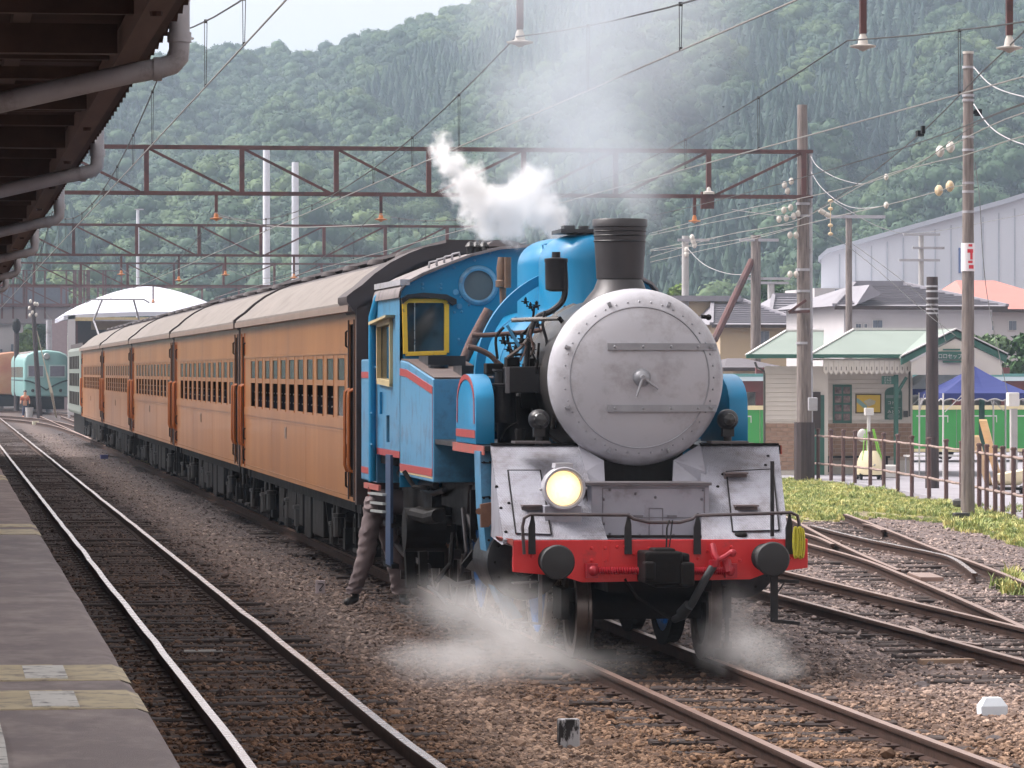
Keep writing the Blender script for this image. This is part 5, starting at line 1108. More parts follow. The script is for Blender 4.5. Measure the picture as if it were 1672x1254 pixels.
# ---- railcars standing to the west
def railcar(name, px, d_y, rz, length, body, roofc, label, cat, stripe, face=True, w=2.8):
    loc = Vector((FX(px, d_y), d_y, -.05)); o = empty(name, loc, label, cat); o.rotation_euler.z = 0
    R3 = Matrix.Rotation(rz, 3, 'Z'); T_ = lambda p: loc+R3 @ Vector(p)
    def B(mb, nm, m, **k):
        mb.v = [tuple(T_(p)) for p in mb.v]; return mb.build(nm, m, o, **k)
    prof = [(-w/2+.08,1.0),(-w/2,1.25),(-w/2,3.2),(-w/2+.05,3.42),(-w/2+.2,3.64),(-w/2+.6,3.80),(0,3.9),(w/2-.6,3.80),(w/2-.2,3.64),(w/2-.05,3.42),(w/2,3.2),(w/2,1.25),(w/2-.08,1.0)]
    def rg(y, s=1., dz=0): return [Vector((x*s, y, 1.9+(z-1.9)*s+dz)) for x, z in prof]
    B(MB().loft([rg(0,.9), rg(.06,.96), rg(.25,1.), rg(length,1.)]), 'body', body, smooth=True)
    B(MB().loft([[Vector((x, y, z+.02)) for x, z in prof[4:9]]+[Vector((x, y, z-.05)) for x, z in reversed(prof[4:9])] for y in (.6, length)]), 'roof', roofc)
    if face:
        for s_ in (-1, 1):
            wf_ = B(MB().bx(s_*.66-.52, s_*.66+.52, -.03, .1, 2.2, 2.98), 'front_window_frame', mat('pale_teal_frame', srgb(170,196,194), srgb(150,180,178), .4))
            B(MB().bx(s_*.66-.44, s_*.66+.44, -.05, .0, 2.27, 2.9), 'pane', mat('railcar_glass', srgb(120,118,130), srgb(96,96,108), .15))
            B(MB().lathe((s_*.85, -.04, 1.4), [(0,-.05),(.1,-.04),(.1,.05)], 12, 'Y'), 'tail_lamp', m_dglass)
        B(MB().lathe((0, -.05, 3.5), [(0,-.1),(.16,-.1),(.2,-.06),(.2,.2)], 16, 'Y'), 'headlamp', mat('lamp_silver', srgb(180,184,184), srgb(140,144,144), .3, .4))
        st = MB(); cu = [(-1.36,2.02),(-1.1,1.98),(-.8,1.88),(-.4,1.68),(0,1.42),(.4,1.68),(.8,1.88),(1.1,1.98),(1.36,2.02)]
        for a_, b_ in zip(cu, cu[1:]): st.bar((a_[0], -.035, a_[1]), (b_[0], -.035, b_[1]), .06, .09)
        B(st, 'moustache_stripe', stripe); B(MB().bx(-w/2-.01, -w/2+.02, .25, length, 1.98, 2.06), 'side_stripe', stripe)
    for k in range(int(length/1.6)): B(MB().bx(-w/2-.012, -w/2+.02, 1.2+k*1.6, 2.2+k*1.6, 2.2, 2.85), 'side_window', m_dglass)
    B(MB().bx(-1.1, 1.1, .3, length-.3, .25, 1.0).bx(-.9, .9, -.1, .3, .45, .8).bx(-1.25, -1.1, 1, 4, .2, .7).bx(-1.25, -1.1, length-4, length-1, .2, .7), 'underframe', darkiron)
    return o
m_teal = mat('pale_teal_paint', srgb(128,170,168), srgb(112,156,154), .4, 0, 1.5, coat=.2); m_strip = mat('dark_green_stripe', srgb(44,70,70), srgb(36,60,60), .5)
railcar('diesel_railcar', 76, 250, math.radians(1.6), 17, m_teal, mat('railcar_roof', srgb(120,112,110), srgb(96,90,88), .7), 'pale teal railcar with a dark moustache stripe and round headlamp, parked behind a leaning pole', 'railcar', m_strip)
railcar('parked_coach', 20, 271, math.radians(1.6), 16, mat('red_cream_paint', srgb(150,84,66), srgb(170,140,104), .5, 0, .5, amt=1), m_roofd, 'red and cream coach parked behind the teal railcar at the far end of the yard', 'coach', m_strip, face=False)
# ================================================================== PLATFORM CANOPY
m_can = mat('canopy_timber', srgb(80,64,58), srgb(52,44,42), .85, 0, 2, amt=1, stretch=(1,.3,1), bump=.2)
m_cang = mat('canopy_long_beam', srgb(96,76,68), srgb(70,56,52), .8, 0, 2, stretch=(4,.3,4))
m_cs = mat('corrugated_roof_sheet', srgb(66,44,38), srgb(38,30,30), .7, .1, 2)
can = empty('platform_canopy', (-1.5, 30, PZ), 'dark timber station canopy with a corrugated edge overhanging the platform', 'canopy')
EX, EZ = 1.37, 4.62
CY_0, CY_1 = -6, 128
pitch = .52
y = CY_0; k = 0
# corrugated sheets, one per bay of 5 m
def corr(y0, y1):
    mb = MB(); n = int((y1-y0)/(pitch/4)); top = []
    yy = np.linspace(y0, y1, n+1)
    for i, v in enumerate(yy):
        h = .05*math.sin(2*math.pi*v/pitch)
        top.append((Vector((EX, v, EZ+h)), Vector((-2.5, v, EZ+.02+h))))
    for (a, b_), (c, d) in zip(top, top[1:]):
        mb.add([a, b_, d, c, a-Vector((0,0,.012)), b_-Vector((0,0,.012)), d-Vector((0,0,.012)), c-Vector((0,0,.012))], [(0,1,2,3),(7,6,5,4),(0,3,7,4)])
    return mb
bays = [-6,-1,4,9,13.6,18.5,23.4,28.4,33.3,38.2,43.6,48.6,53.5,58.5,63.5,68.5,73.5,78.5,83.5,88.5,93.5,98.5,103.5,108.5,113.5,118.5,123.5,128]
for a, b_ in zip(bays, bays[1:]): corr(a, b_).build('roof_sheet', m_cs, can)
MB().bx(-6.5, -2.5, CY_0, CY_1, 4.6, 4.68).build('roof_sheet', m_cs, can)
MB().bx(1.02, 1.15, CY_0, CY_1, 4.34, 4.50).build('eave_beam', m_cang, can)
for b_ in bays[1:-1]: MB().lathe((1.085, b_+2.2, 4.335), [(0,-.02),(.03,-.02),(.035,.006)], 8).build('bolt', m_cs, can)
MB().bx(1.22, 1.27, CY_0, CY_1, 4.46, 4.56).build('fascia_batten', m_can, can)
for x in (.45, -.2, -.9, -1.7): MB().bx(x-.05, x+.05, CY_0, CY_1, 4.50, 4.58).build('purlin', m_can, can)
for b_ in bays[1:-1]:
    MB().bx(-6, 1.0, b_-.07, b_+.07, 4.33, 4.50).build('cross_beam', m_can, can)
    MB().box((-2.2, b_, 2.5), (.16, .16, 3.5)).build('post', m_can, can)
    MB().bar((-2.2, b_, 3.2), (-1.0, b_, 4.05), .1).build('brace', m_can, can)
    for s in (1.6, 3.3): MB().bx(-2.4, 1.02, b_+s-.04, b_+s+.04, 4.42, 4.50).build('rafter', m_can, can)
py_ = [11.7, 24.1, 36.9, 48.9, 61.9, 76, 90, 104]
for y in py_:
    d = MB(); d.tube([(1.40, y, 4.72), (1.40, y, 4.44), (1.395, y, 4.37), (1.36, y, 4.33), (1.28, y, 4.305), (1.1, y, 4.27), (-2.1, y, 3.52)], .062, 12); d.lathe((1.40, y, 4.49), [(.062,-.03),(.072,-.03),(.072,.03),(.062,.03)], 12).lathe((1.40, y, 4.74), [(.062,-.04),(.085,.03),(.085,.06)], 12)
    d.lathe((1.27, y, 4.30), [(.062,-.025),(.072,-.025),(.072,.025),(.062,.025)], 12, 'X')
    d.build('drain_pipe', galv, can, smooth=True)

# ================================================================== GANTRIES, WIRES, POLES
m_gan = mat('gantry_rust', srgb(96,64,62), srgb(66,48,50), .75, .1, 2, dirt=srgb(52,42,46), dscale=2)
m_orgp = mat('orange_insulator', srgb(190,120,60), srgb(150,90,50), .4)
ZT, ZBt = 7.72, 6.65
def hang_post(mb_parent, x, y, z1, orange, parent, ZBt=ZBt):
    MB().bx(x-.035, x+.035, y-.035, y+.035, z1, ZBt).build('hanger_rod', m_gan, parent)
    i = MB().lathe((x, y, z1-.17), [(0,-.03),(.03,-.02),(.06,.0),(.145,.02),(.15,.035),(.06,.055),(.05,.12),(.03,.17),(0,.17)], 16)
    i.build('insulator', m_orgp if orange else porcelain, parent, smooth=True)
def gantry(Y, x0, x1, verts, label, hangers, orange=True, posts=(), diag=1, th=.075, lift=0.):
    ZT, ZBt = 7.72+lift, 6.65+lift
    g_ = empty('catenary_gantry', ((x0+x1)/2, Y, 0), label, 'gantry', 'overhead line gantries over the tracks')
    MB().bx(x0, x1, Y-.06, Y+.06, ZT-th/2, ZT+th/2).build('top_chord', m_gan, g_); MB().bx(x0, x1, Y-.055, Y+.055, ZBt-th/2, ZBt+th/2).build('bottom_chord', m_gan, g_)
    MB().bx(x0, x1, Y+.38, Y+.46, ZT-th/2, ZT+th/2-.01).bx(x0, x1, Y+.38, Y+.46, ZBt-th/2, ZBt+th/2-.01).build('rear_chord', m_gan, g_)
    for i, x in enumerate(verts):
        MB().bx(x-.055, x+.055, Y-.07, Y+.07, ZBt, ZT).build('vertical', m_gan, g_)
    mid = len(verts)//2 if diag else 0
    for i in range(len(verts)-1):
        a, b_ = verts[i], verts[i+1]
        if (a+b_)/2 < diag: MB().bar((a, Y, ZT-.02), (b_-.15, Y, ZBt+.02), .06).build('diagonal', m_gan, g_)
        else: MB().bar((a+.15, Y, ZBt+.02), (b_, Y, ZT-.02), .06).build('diagonal', m_gan, g_)
    for x, z, o_ in hangers: hang_post(None, x, Y, z, o_, g_, ZBt)
    for x in posts: MB().tube([(x, Y, -.2), (x, Y, ZT+.1)], [.17,.13], 12).build('post', m_gan, g_, smooth=True)
    return g_
Y1 = 93.9
v1 = [FX(p, Y1) for p in (-72,83,239,395,549,700,855,1005,1157,1312)]
g1 = gantry(Y1, FX(-220, Y1), FX(1327, Y1), v1, 'nearest rusty lattice gantry in full view, spanning from the canopy to the timber pole', [(FX(353,Y1), 6.2, True), (FX(622,Y1), 6.2, True), (FX(1134,Y1), 6.2, True)], diag=FX(640, Y1), posts=(-6.5,))
MB().bx(FX(1148,Y1)-.05, FX(1148,Y1)+.25, Y1-.08, Y1+.08, ZBt-.3, ZBt+.1).build('bracket', m_gan, g1)
MB().lathe((FX(1156,Y1), Y1-.1, ZBt+.04), [(0,.18),(.04,.15),(.06,.08),(.14,.05),(.14,.0),(0,0)], 12).build('insulator', porcelain, g1, smooth=True)
Y2 = 144.
gantry(Y2, -6.5, FX(781, Y2), [FX(p, Y2) for p in (18,120,223,325,426,529,629,730)], 'second lattice gantry, its free end stopping short behind the white steam', [(FX(198,Y2), 6.1, True), (FX(292,Y2),5.9,True), (FX(368,Y2), 6.1, True), (FX(480,Y2),6.,True)], diag=FX(380, Y2), posts=(-6.5,))
Y3 = 195.
gantry(Y3, -7, FX(640, Y3), [FX(p, Y3) for p in (-20,56,132,208,284,365,448,525,600)], 'third lattice gantry, lower chord just above the white shed roof', [(FX(250,Y3), 6., True), (FX(425,Y3), 6., False)], diag=FX(250, Y3), posts=(-7,))
Y4 = 250.
gantry(Y4, -9, FX(500, Y4), [FX(p, Y4) for p in (-20,40,100,160,220,270,330,390)], 'farthest lattice gantry, crossing in front of the white shed roof', [(FX(120,Y4), 6., True)], diag=FX(140, Y4), posts=(-9, FX(249, Y4)))
Y0 = 44.2
g0 = gantry(Y0, -4, 15.5, [FX(p, Y0) for p in (-100,200,500,800,1100,1400,1700,2000)], 'gantry above the engine of which only three hanging posts with bell insulators show', [(FX(849,Y0), 6.28, False), (FX(1409,Y0), 6.28, False), (FX(1648,Y0), 6.28, False), (T1+.05, 6.28, False)], diag=6, posts=(15.5, -4), lift=.3)
# timber pole that carries the first gantry
pl_ = empty('timber_pole', (FX(1317, Y1), Y1+.12, -.2), 'tall weathered timber pole carrying the gantry end, clustered with white insulators', 'pole')
MB().tube([(FX(1318,Y1), Y1+.25, -.2), (FX(1316,Y1), Y1+.25, 4), (FX(1313.5,Y1), Y1+.25, FZ(170, FX(1313,Y1), Y1))], [.20,.165,.115], 14).build('post', wood_pole, pl_, smooth=True)
MB().tube([(FX(1327,Y1), Y1+.2, 1.2), (FX(1326,Y1), Y1+.2, FZ(250, 20, Y1))], .05, 8).build('conduit', galv, pl_, smooth=True)
MB().lathe((FX(1317,Y1), Y1+.25, 1.3), [(.25,-1.4),(.25,0)], 12).build('tarred_foot', tar_pole, pl_)
for py in (332, 352, 440, 475, 505, 560): MB().lathe((FX(1315,Y1), Y1+.25, FZ(py, 20, Y1)), [(.165,-.03),(.18,-.03),(.18,.03),(.165,.03)], 14).build('pole_band', galv, pl_)
br = MB().bar(P(1288,510,Y1-.1), P(1322,508,Y1-.1), .07).bar(P(1288,510,Y1-.1), P(1316,490,Y1-.1), .06); br.build('bracket', m_gan, pl_)
MB().box(P(1327,660,Y1-.15), (.22,.12,.32)).build('junction_box', galv, pl_, bevel=.02)
ins = []
def insul(px, py, Y, r=.085, mm=porcelain, ax='X', label=None):
    ins.append((px, py, Y, r, mm, ax))
cl_ins = MB()
def add_ins(mb, c, r, ax='X'):
    mb.lathe(c, [(0,-r*.7),(r*.5,-r*.65),(r*.95,-r*.3),(r,0),(r*.95,r*.3),(r*.5,r*.65),(0,r*.7)], 12, ax)
for px, py in ((1281,302),(1292,296),(1286,312),(1280,343),(1291,339),(1272,358),(1284,356),(1296,353),(1303,349),(1300,384),(1290,384),(1300,448),(1290,448)):
    m_i = MB(); add_ins(m_i, P(px, py, Y1+.1), .085); m_i.build('insulator', porcelain, pl_, smooth=True)
# timber pole with the red and white band
b5 = G(1580, 848, -.15); YP = b5.y
p5 = empty('utility_pole', b5, 'tall grey timber pole with a red and white paper band, standing by the fence', 'pole')
MB().tube([b5, (FX(1580.5,YP), YP, 3), (FX(1581,YP), YP, FZ(84, FX(1581,YP), YP))], [.128,.115,.088], 16).build('post', wood_pole, p5, smooth=True)
def collar(px, py0, py1, Y, r0, m, par, nm='band'):
    X = FX(px, Y); z1, z0 = FZ(py0, X, Y), FZ(py1, X, Y); MB().lathe((X, Y, 0), [(r0*.9,z0),(r0,z0),(r0,z1),(r0*.9,z1)], 20).build(nm, m, par, smooth=True)
collar(1580.5, 397, 443, YP, .124, mat('white_notice', srgb(226,220,224), srgb(206,200,206), .6), p5, 'paper_band')
rm = mat('red_print', srgb(205,50,66), srgb(190,44,58), .6); X5 = FX(1580.5, YP)
rb = MB()
for a0, a1, y0, y1 in ((-1.75,-1.15,399,403),(-1.9,-1.0,407,413),(-1.5,-1.1,413,424),(-1.8,-1.1,426,430),(-1.7,-.9,433,439)):
    t = np.linspace(a0, a1, 5); z1, z0 = FZ(y0, X5, YP), FZ(y1, X5, YP)
    for s, u in zip(t, t[1:]): rb.add([(X5+.127*math.cos(s), YP+.127*math.sin(s), z0), (X5+.127*math.cos(u), YP+.127*math.sin(u), z0), (X5+.127*math.cos(u), YP+.127*math.sin(u), z1), (X5+.127*math.cos(s), YP+.127*math.sin(s), z1)], [(0,1,2,3)])
rb.build('printed_mark', rm, p5)['kind'] = 'stuff'
for y0, y1, m in ((84,88,porcelain),(108,112,galv),(154,158,galv),(162,166,galv),(222,226,galv),(243,247,galv),(297,301,galv),(311,315,galv),(344,348,galv)): collar(1581, y0, y1, YP, .108 if y0 > 90 else .1, m, p5)
MB().box(P(1597,184,YP), (.12,.1,.12)).tube([P(1588,184,YP), P(1600,181,YP)], .03, 6).build('clamp', darkiron, p5)
# short tarred pole
b6 = G(1522, 797, -.06); Y6 = b6.y
p6 = empty('tarred_pole', b6, 'short thick tarred pole with pale wire turns near its cut top, beside the station porch', 'pole')
MB().tube([b6, (FX(1522,Y6), Y6, FZ(452, FX(1522,Y6), Y6))], [.155,.125], 16).build('post', tar_pole, p6, smooth=True)
for y0 in (466, 474, 486, 496, 503, 510): collar(1522, y0, y0+3, Y6, .138, galv, p6, 'wire_turn')
wire_w = mat('white_cable', srgb(170,170,172), srgb(130,130,134), .5)
# insulator strings and wires ------------------------------------------------
def wire(pts, r, m, nm, lab, cat='wire', grp='overhead wires above the yard', n=5, parent=None):
    cu = curve3([Vector(p) for p in pts], n) if len(pts) > 2 else [Vector(p) for p in pts]
    o = MB().tube(cu, r, 5).build(nm, m, parent)
    if parent is None: tag(o, lab, cat, grp)
    return o
def catenary(X, spans, lab, zc=5.26, zm=6.2, sag=.85, mm=wire_m, drops=True, y_end=240, xm=None, rc=.0085):
    w = empty('catenary_wire', (X, 45, zc), lab, 'wire', 'overhead wires above the yard')
    MB().tube([(X, -20, zc), (X, y_end, zc)], rc, 5).build('contact_wire', wire_l if rc > .008 else mm, w)
    for (a, b_) in spans:
        pts = []; 
        for t in np.linspace(0, 1, 17): pts.append((X, a+(b_-a)*t, zm-4*sag*t*(1-t)))
        MB().tube(pts, .0085, 5).build('messenger_wire', mm, w)
        if drops:
            for t in (.1,.2,.3,.4,.5,.6,.7,.8,.9):
                y = a+(b_-a)*t; zt = zm-4*sag*t*(1-t)
                if b_ < 150: MB().tube([(X-.012, y, zt), (X-.008, y, zc+.03)], .0035, 4).tube([(X+.014, y, zt), (X+.006, y, zc+.03)], .0035, 4).box((X, y, zt), (.03,.04,.035)).box((X, y, zc+.012), (.025,.04,.03)).build('dropper', wire_m, w)
    return w
SP = [(-6, 44.2), (44.2, 93.9), (93.9, 144), (144, 195), (195, 250)]
catenary(T1, SP, 'pale overhead wire with droppers over the platform track, meeting the canopy edge')
catenary(6.28, SP, 'overhead wire running over the engine and the brown coaches')
catenary(10.02, SP[:3], 'overhead wire over the track just beyond the engine, past the second bell insulator', y_end=150)
def W(a, lab, r=.009, m=wire_m, **k): return wire([P(x, y, Y) for x, y, Y in a], r, m, 'overhead_wire', lab, **k)
W([(1740,-20,36),(1649,74,44.2),(1595,126,52),(1505,216,62),(1407,295,76),(1330,345,92)], 'dark wire dropping steeply from the third bell insulator to the gantry pole')
MB_ = MB().box(P(1502,218,62), (.10,.16,.09)).box(P(1507,212,61), (.05,.1,.12)); tag(MB_.build('wire_clamp', darkiron), 'black clamp on the steep dark wire between the two tall timber poles', 'clamp')
W([(1800,130,44),(1672,168,48),(1476,241,62),(1200,320,80),(1065,352,95)], 'long dark wire crossing both tall timber poles, falling gently to the chimney')
W([(1800,150,50),(1672,184,56),(1607,210,62),(1535,247,68),(1447,289,78),(1325,320,90),(1200,345,100),(1065,380,115)], 'twisted pale wire carrying the upper pair of white insulators', .010, wire_l)
W([(1800,195,50),(1672,222,55),(1576,253,62),(1513,268,68),(1420,296,78),(1300,360,92),(1180,385,105),(1062,420,120)], 'twisted pale wire just below the upper pair of white insulators', .010, wire_l)
W([(1578,302,69),(1551,306,69.5),(1533,312,70),(1447,335,74),(1380,350,80),(1320,365,90),(1200,392,105),(1062,410,120)], 'thin wire strung from the lower pair of cream insulators past the gantry pole', .008, wire_l)
W([(1324,255,93.5),(1335,272,92),(1365,290,90),(1402,300,88),(1425,297,86)], 'white cable sagging from the upper part of the gantry pole', .008, wire_w)
W([(1324,280,93.5),(1340,305,92),(1370,330,90),(1400,340,88),(1440,337,84)], 'white cable sagging in a deeper loop from the gantry pole', .008, wire_w)
W([(1358,327,93),(1380,340,93),(1440,372,96),(1510,380,100),(1672,350,110)], 'thin white service wire leaving the tubular insulator towards the warehouse', .010, wire_w)
W([(1357,382,92),(1420,430,85),(1505,505,70),(1560,548,62)], 'thin slack wire running down behind the short tarred pole', .006)
W([(1380,390,92),(1450,440,85),(1520,500,75),(1545,560,70)], 'second thin slack wire running down behind the short tarred pole', .006)
W([(1592,265,69),(1600,330,68),(1605,420,67),(1615,500,66),(1645,640,62)], 'guy wire slanting from the banded pole down to the yard', .007)
W([(1590,110,69.3),(1620,140,66),(1672,158,60),(1750,170,52)], 'white wire leaving the top clamp of the banded pole', .010, wire_w)
W([(1590,170,69.3),(1615,205,66),(1650,228,60),(1720,250,52)], 'white wire leaving the middle clamp of the banded pole', .010, wire_w)
W([(1062,408,118),(1180,385,110),(1250,372,100),(1296,366,94)], 'pale feeder wire between the chimney and the gantry pole, upper of the pair', .008, wire_l)
W([(1062,428,118),(1150,408,112),(1240,388,102),(1296,372,94)], 'pale feeder wire between the chimney and the gantry pole, lower of the pair', .008, wire_l)
W([(1062,384,112),(1170,362,106),(1245,348,100),(1290,338,94)], 'pale feeder wire ending at the upper insulators of the gantry pole', .008, wire_l)
W([(1122,405,150),(1150,432,145),(1190,447,142),(1230,448,140)], 'white cable sagging between the concrete pole and the braced pole', .012, wire_w)
W([(1195,342,93),(1250,350,93),(1300,355,93)], 'white jumper under the gantry end', .01, wire_w)
W([(620,366,93.9),(560,369,105),(480,371,118),(425,367,130),(353,352,94)], 'pale slack jumper under the first gantry, between its orange insulators', .012, wire_l)
W([(860,395,150),(790,412,130),(700,430,110),(600,445,95)], 'pale wire sagging low above the dark coach roofs', .012, wire_l)
W([(1672,170,44),(1590,205,55),(1500,270,68)], 'thin branch wire beside the banded pole', .006)
for (prs, lab) in ((((1535,247,68),(1552,240,67.6)), 'upper pair of white ball insulators left of the banded pole'), (((1533,311,70),(1551,304,69.6)), 'lower pair of cream disc insulators left of the banded pole'), (((1447,289,78),), 'single white insulator on the twisted wire between the tall poles'), (((1447,335,74),), 'single white insulator low on the thin wire between the tall poles')):
    m_i = MB()
    for a_ in prs: add_ins(m_i, P(*a_), .10 if len(prs) > 1 else .065)
    tag(m_i.build('insulator', porcelain if 'white' in lab else porcelain_b, smooth=True), lab, 'insulator')
m_i = MB()
for py in (328, 341, 368, 382): add_ins(m_i, P(1356, py, 90), .06, 'Z')
m_i.tube([P(1356,325,90), P(1356,385,90)], .01, 5); tag(m_i.build('insulator_string', porcelain_b, smooth=True), 'vertical string of small brown and white insulators just beyond the gantry pole', 'insulator')
m_i = MB().tube([P(1338,343,92), P(1346,348,92)], .06, 10).tube([P(1347,349,92), P(1356,353,92)], .06, 10); tag(m_i.build('tube_insulator', porcelain, smooth=True), 'white tubular insulator tilted beside the gantry pole', 'insulator')
# far poles
def far_pole(px, py0, py1, Y, r, m, lab, arm=None, name='utility_pole', lean=0):
    X = FX(px, Y); o = empty(name, (X, Y, -.2), lab, 'pole'); MB().tube([(X+lean, Y, -.2 if py1 is None else FZ(py1, X, Y)), (X, Y, FZ(py0, X, Y))], [r*1.15, r], 10).build('post', m, o, smooth=True)
    for (dx, py, w) in (arm or []): MB().box((X+dx, Y-.1, FZ(py, X, Y)), (w, .1, .1)).build('crossarm', galv, o)
    return o
o = far_pole(1119, 385, None, 150, .13, concrete, 'pale concrete pole with stacked white insulators, just right of the chimney', [(.3,392,1.2)])
m_i = MB()
for dx, py in ((11,388),(13,394),(15,400),(2,408),(2,415)): add_ins(m_i, P(1119+dx, py, 149.8), .13)
m_i.build('insulator_stack', porcelain, o, smooth=True)
o = far_pole(1234, 384, None, 140, .17, wood_pole, 'timber pole with a slanting brown brace, behind the beige house', [(.1,392,1.4)])
MB().tube([P(1228,425,140), P(1166,556,139)], .13, 8).build('brace', m_gan, o)
far_pole(1259, 460, None, 160, .14, concrete, 'short pale concrete pole with a wide crossarm, near the grey roofed house', [(-.2,455,1.9),(.0,462,1.4)])
far_pole(1386, 350, None, 125, .10, wood_pole, 'slim timber pole with a wide insulator crossarm in front of the warehouse', [(.2,354,1.9)])
far_pole(1504, 380, None, 170, .11, concrete, 'thin distant pole with aerials in front of the warehouse wall', [(0,383,1.6),(.3,405,1.4),(-.1,425,1.8)])
m_tow = mat('white_column', srgb(206,208,216), srgb(186,188,198), .6)
far_pole(435, 245, None, 300, .26, m_tow, 'taller of the two thick white columns rising behind the coach roofs', name='white_column')
far_pole(482, 265, None, 300, .26, m_tow, 'shorter of the two thick white columns rising behind the coach roofs', name='white_column')
far_pole(225, 341, None, 320, .12, m_tow, 'thin white mast with a small cap behind the second gantry', [(.1,342,.7)], name='white_mast')
# leaning black pole in the west yard with its pale stay
o = empty('leaning_pole', G(64, 683), 'black leaning pole with insulators at its head, in front of the teal railcar', 'pole'); yb = G(64, 683).y
MB().tube([G(65,683), P(54, 500, yb)], [.17,.12], 10).build('post', tar_pole, o, smooth=True)
m_i = MB()
for px, py in ((50,492),(57,496),(48,503),(61,497),(53,510),(59,514),(49,515)): add_ins(m_i, P(px, py, yb-.2), .12)
m_i.build('insulator_cluster', porcelain, o, smooth=True)
o = empty('stay_pole', G(92, 682), 'pale slanting stay beside the leaning black pole', 'stay'); MB().tube([G(92,682), P(84,640,yb), P(76,608,yb)], [.05,.09,.05], 8).tube([P(76,608,yb), P(60,540,yb)], .03, 5).build('rod', mat('stay_cream', srgb(190,180,160), srgb(150,140,124), .6), o)
o = far_pole(27, 528, None, 262, .16, tar_pole, 'dark pole with a dark lamp cluster behind the railcar roof', name='dark_pole'); MB().sphere(P(27,532,261.8), .35, 8, 6, (.8,.8,1.4)).build('lamp_cluster', darkiron, o)
# ================================================================== FENCE, STATION, BOOTHS, HOUSES
m_fence = mat('fence_post_brown', srgb(88,62,60), srgb(66,48,48), .7, 0, 3); m_frail = mat('fence_rail_weathered', srgb(158,138,130), srgb(104,84,80), .7, 0, 5, amt=1)
fen = empty('railing_fence', G(1480, 805, -.1), 'long brown post and rail fence between the grass bank and the paved yard', 'fence')
bx_ = [1317,1336,1357,1377,1396,1421,1443,1466,1489,1517,1545,1570,1599,1611,1625,1637,1655,1674,1700,1730]
base = []
for x in bx_:
    by = np.interp(x, [p[0] for p in FP], [p[1] for p in FP]); q = G(x, by, -.1); base.append(q)
    MB().cyl(q-Vector((0,0,.1)), q+Vector((0,0,1.22)), .045, 8).lathe(q+Vector((0,0,1.2)), [(.055,0),(.06,.02),(.05,.05),(0,.06)], 8).build('post', m_fence, fen, smooth=True)
pre = G(1299, 782, -.1); base = [pre]+base
for z in (.42, 1.08): 
    for a, b_ in zip(base, base[1:]): MB().tube([a+Vector((0,0,z)), (a+b_)/2+Vector((0,0,z-.015)), b_+Vector((0,0,z))], .028, 6).build('rail', m_frail, fen, smooth=True)

m_wall = mat('cream_siding', srgb(214,208,198), srgb(198,190,180), .7, 0, 1); m_groof = mat('pale_green_roof', srgb(128,140,134), srgb(114,127,120), .65, 0, 1.2)
m_green = mat('dark_green_trim', srgb(48,98,84), srgb(40,84,74), .5, 0, 2); m_white2 = mat('white_trim', srgb(204,202,200), srgb(186,184,182), .6); m_brickA = mat('tan_brick', srgb(170,142,122), srgb(140,112,96), .8, 0, 5, amt=1); m_mort = mat('brick_joint', srgb(188,172,158), None, .9)
m_shop = mat('curtained_glass', srgb(150,130,124), srgb(56,50,52), .2, 0, 7, amt=1)
YS, YF2 = 98.0, 99.0
sta = empty('station_hut', (FX(1400, YS), YS+1, -.05), 'small cream station hut with pale green roof, scalloped valance and brick lower walls', 'building')
def A(mb, n_, m, p=sta, **k): return mb.build(n_, m, p, **k)
def plate(px0, px1, py0, py1, Y, th=.05):
    """upright slab facing the yard"""
    a = P(px0, py1, Y); b_ = P(px1, py0, Y); return MB().bx(a.x, b_.x, Y, Y+th, a.z, b_.z)
ZB0 = -.06
def wallbox(px0, px1, py_top, Y, depth):
    x0, x1 = FX(px0, Y), FX(px1, Y); sh_x = depth*x0/Y*1.05; z1 = FZ(py_top, x0, Y); return MB().prism([(x0, Y, ZB0), (x1, Y, ZB0), (x1+sh_x, Y+depth, ZB0), (x0+sh_x, Y+depth, ZB0)], (0, 0, z1-ZB0))
# wing (left) and hall
A(wallbox(1248, 1352, 598, YS+.3, 3.2), 'wing_wall', m_wall); A(wallbox(1344, 1490, 590, YF2, 3.0), 'hall_wall', m_wall)
def siding(px0, px1, py0, py1, Y, step=7.4):
    x0, x1 = FX(px0, Y), FX(px1, Y); k = 0
    py = py0
    while py < py1: z1 = FZ(py, x0, Y); z0 = FZ(min(py+step, py1), x0, Y); A(MB().add([(x0,Y-.006,z0+.006),(x1,Y-.006,z0+.006),(x1,Y-.002,z1),(x0,Y-.002,z1),(x0,Y-.018,z0),(x1,Y-.018,z0)], [(0,1,2,3),(4,5,1,0)]), 'siding_board', m_wall); py += step
siding(1249, 1305, 604, 688, YS+.3-.004); siding(1347, 1486, 612, 688, YF2-.004)
def brick_course(px0, px1, py0, py1, Y):
    x0, x1 = FX(px0, Y), FX(px1, Y); zt, zb = FZ(py0, x0, Y), FZ(py1, x0, Y); h = .105; r_ = 0; z = zt-h
    A(MB().bx(x0, x1, Y-.015, Y+.02, zb, zt), 'brick_backing', m_mort)
    me = {}
    while z > zb-.01:
        x = x0-(.14 if r_ % 2 else 0)
        while x < x1-.02:
            a, b_ = max(x, x0), min(x+.28, x1); L = round(b_-a-.012, 3)
            if L > .03:
                if L not in me: me[L] = MB().bx(0, L, 0, .03, 0, h-.014).mesh('brick', m_brickA)
                piece('brick', me[L], Vector((a+.006, Y-.03-random.random()*.006, z))-sta.location, sta)
            x += .28
        z -= h; r_ += 1
random.seed(2)
brick_course(1249, 1305, 691, 768, YS+.3); brick_course(1346, 1488, 691, 752, YF2)
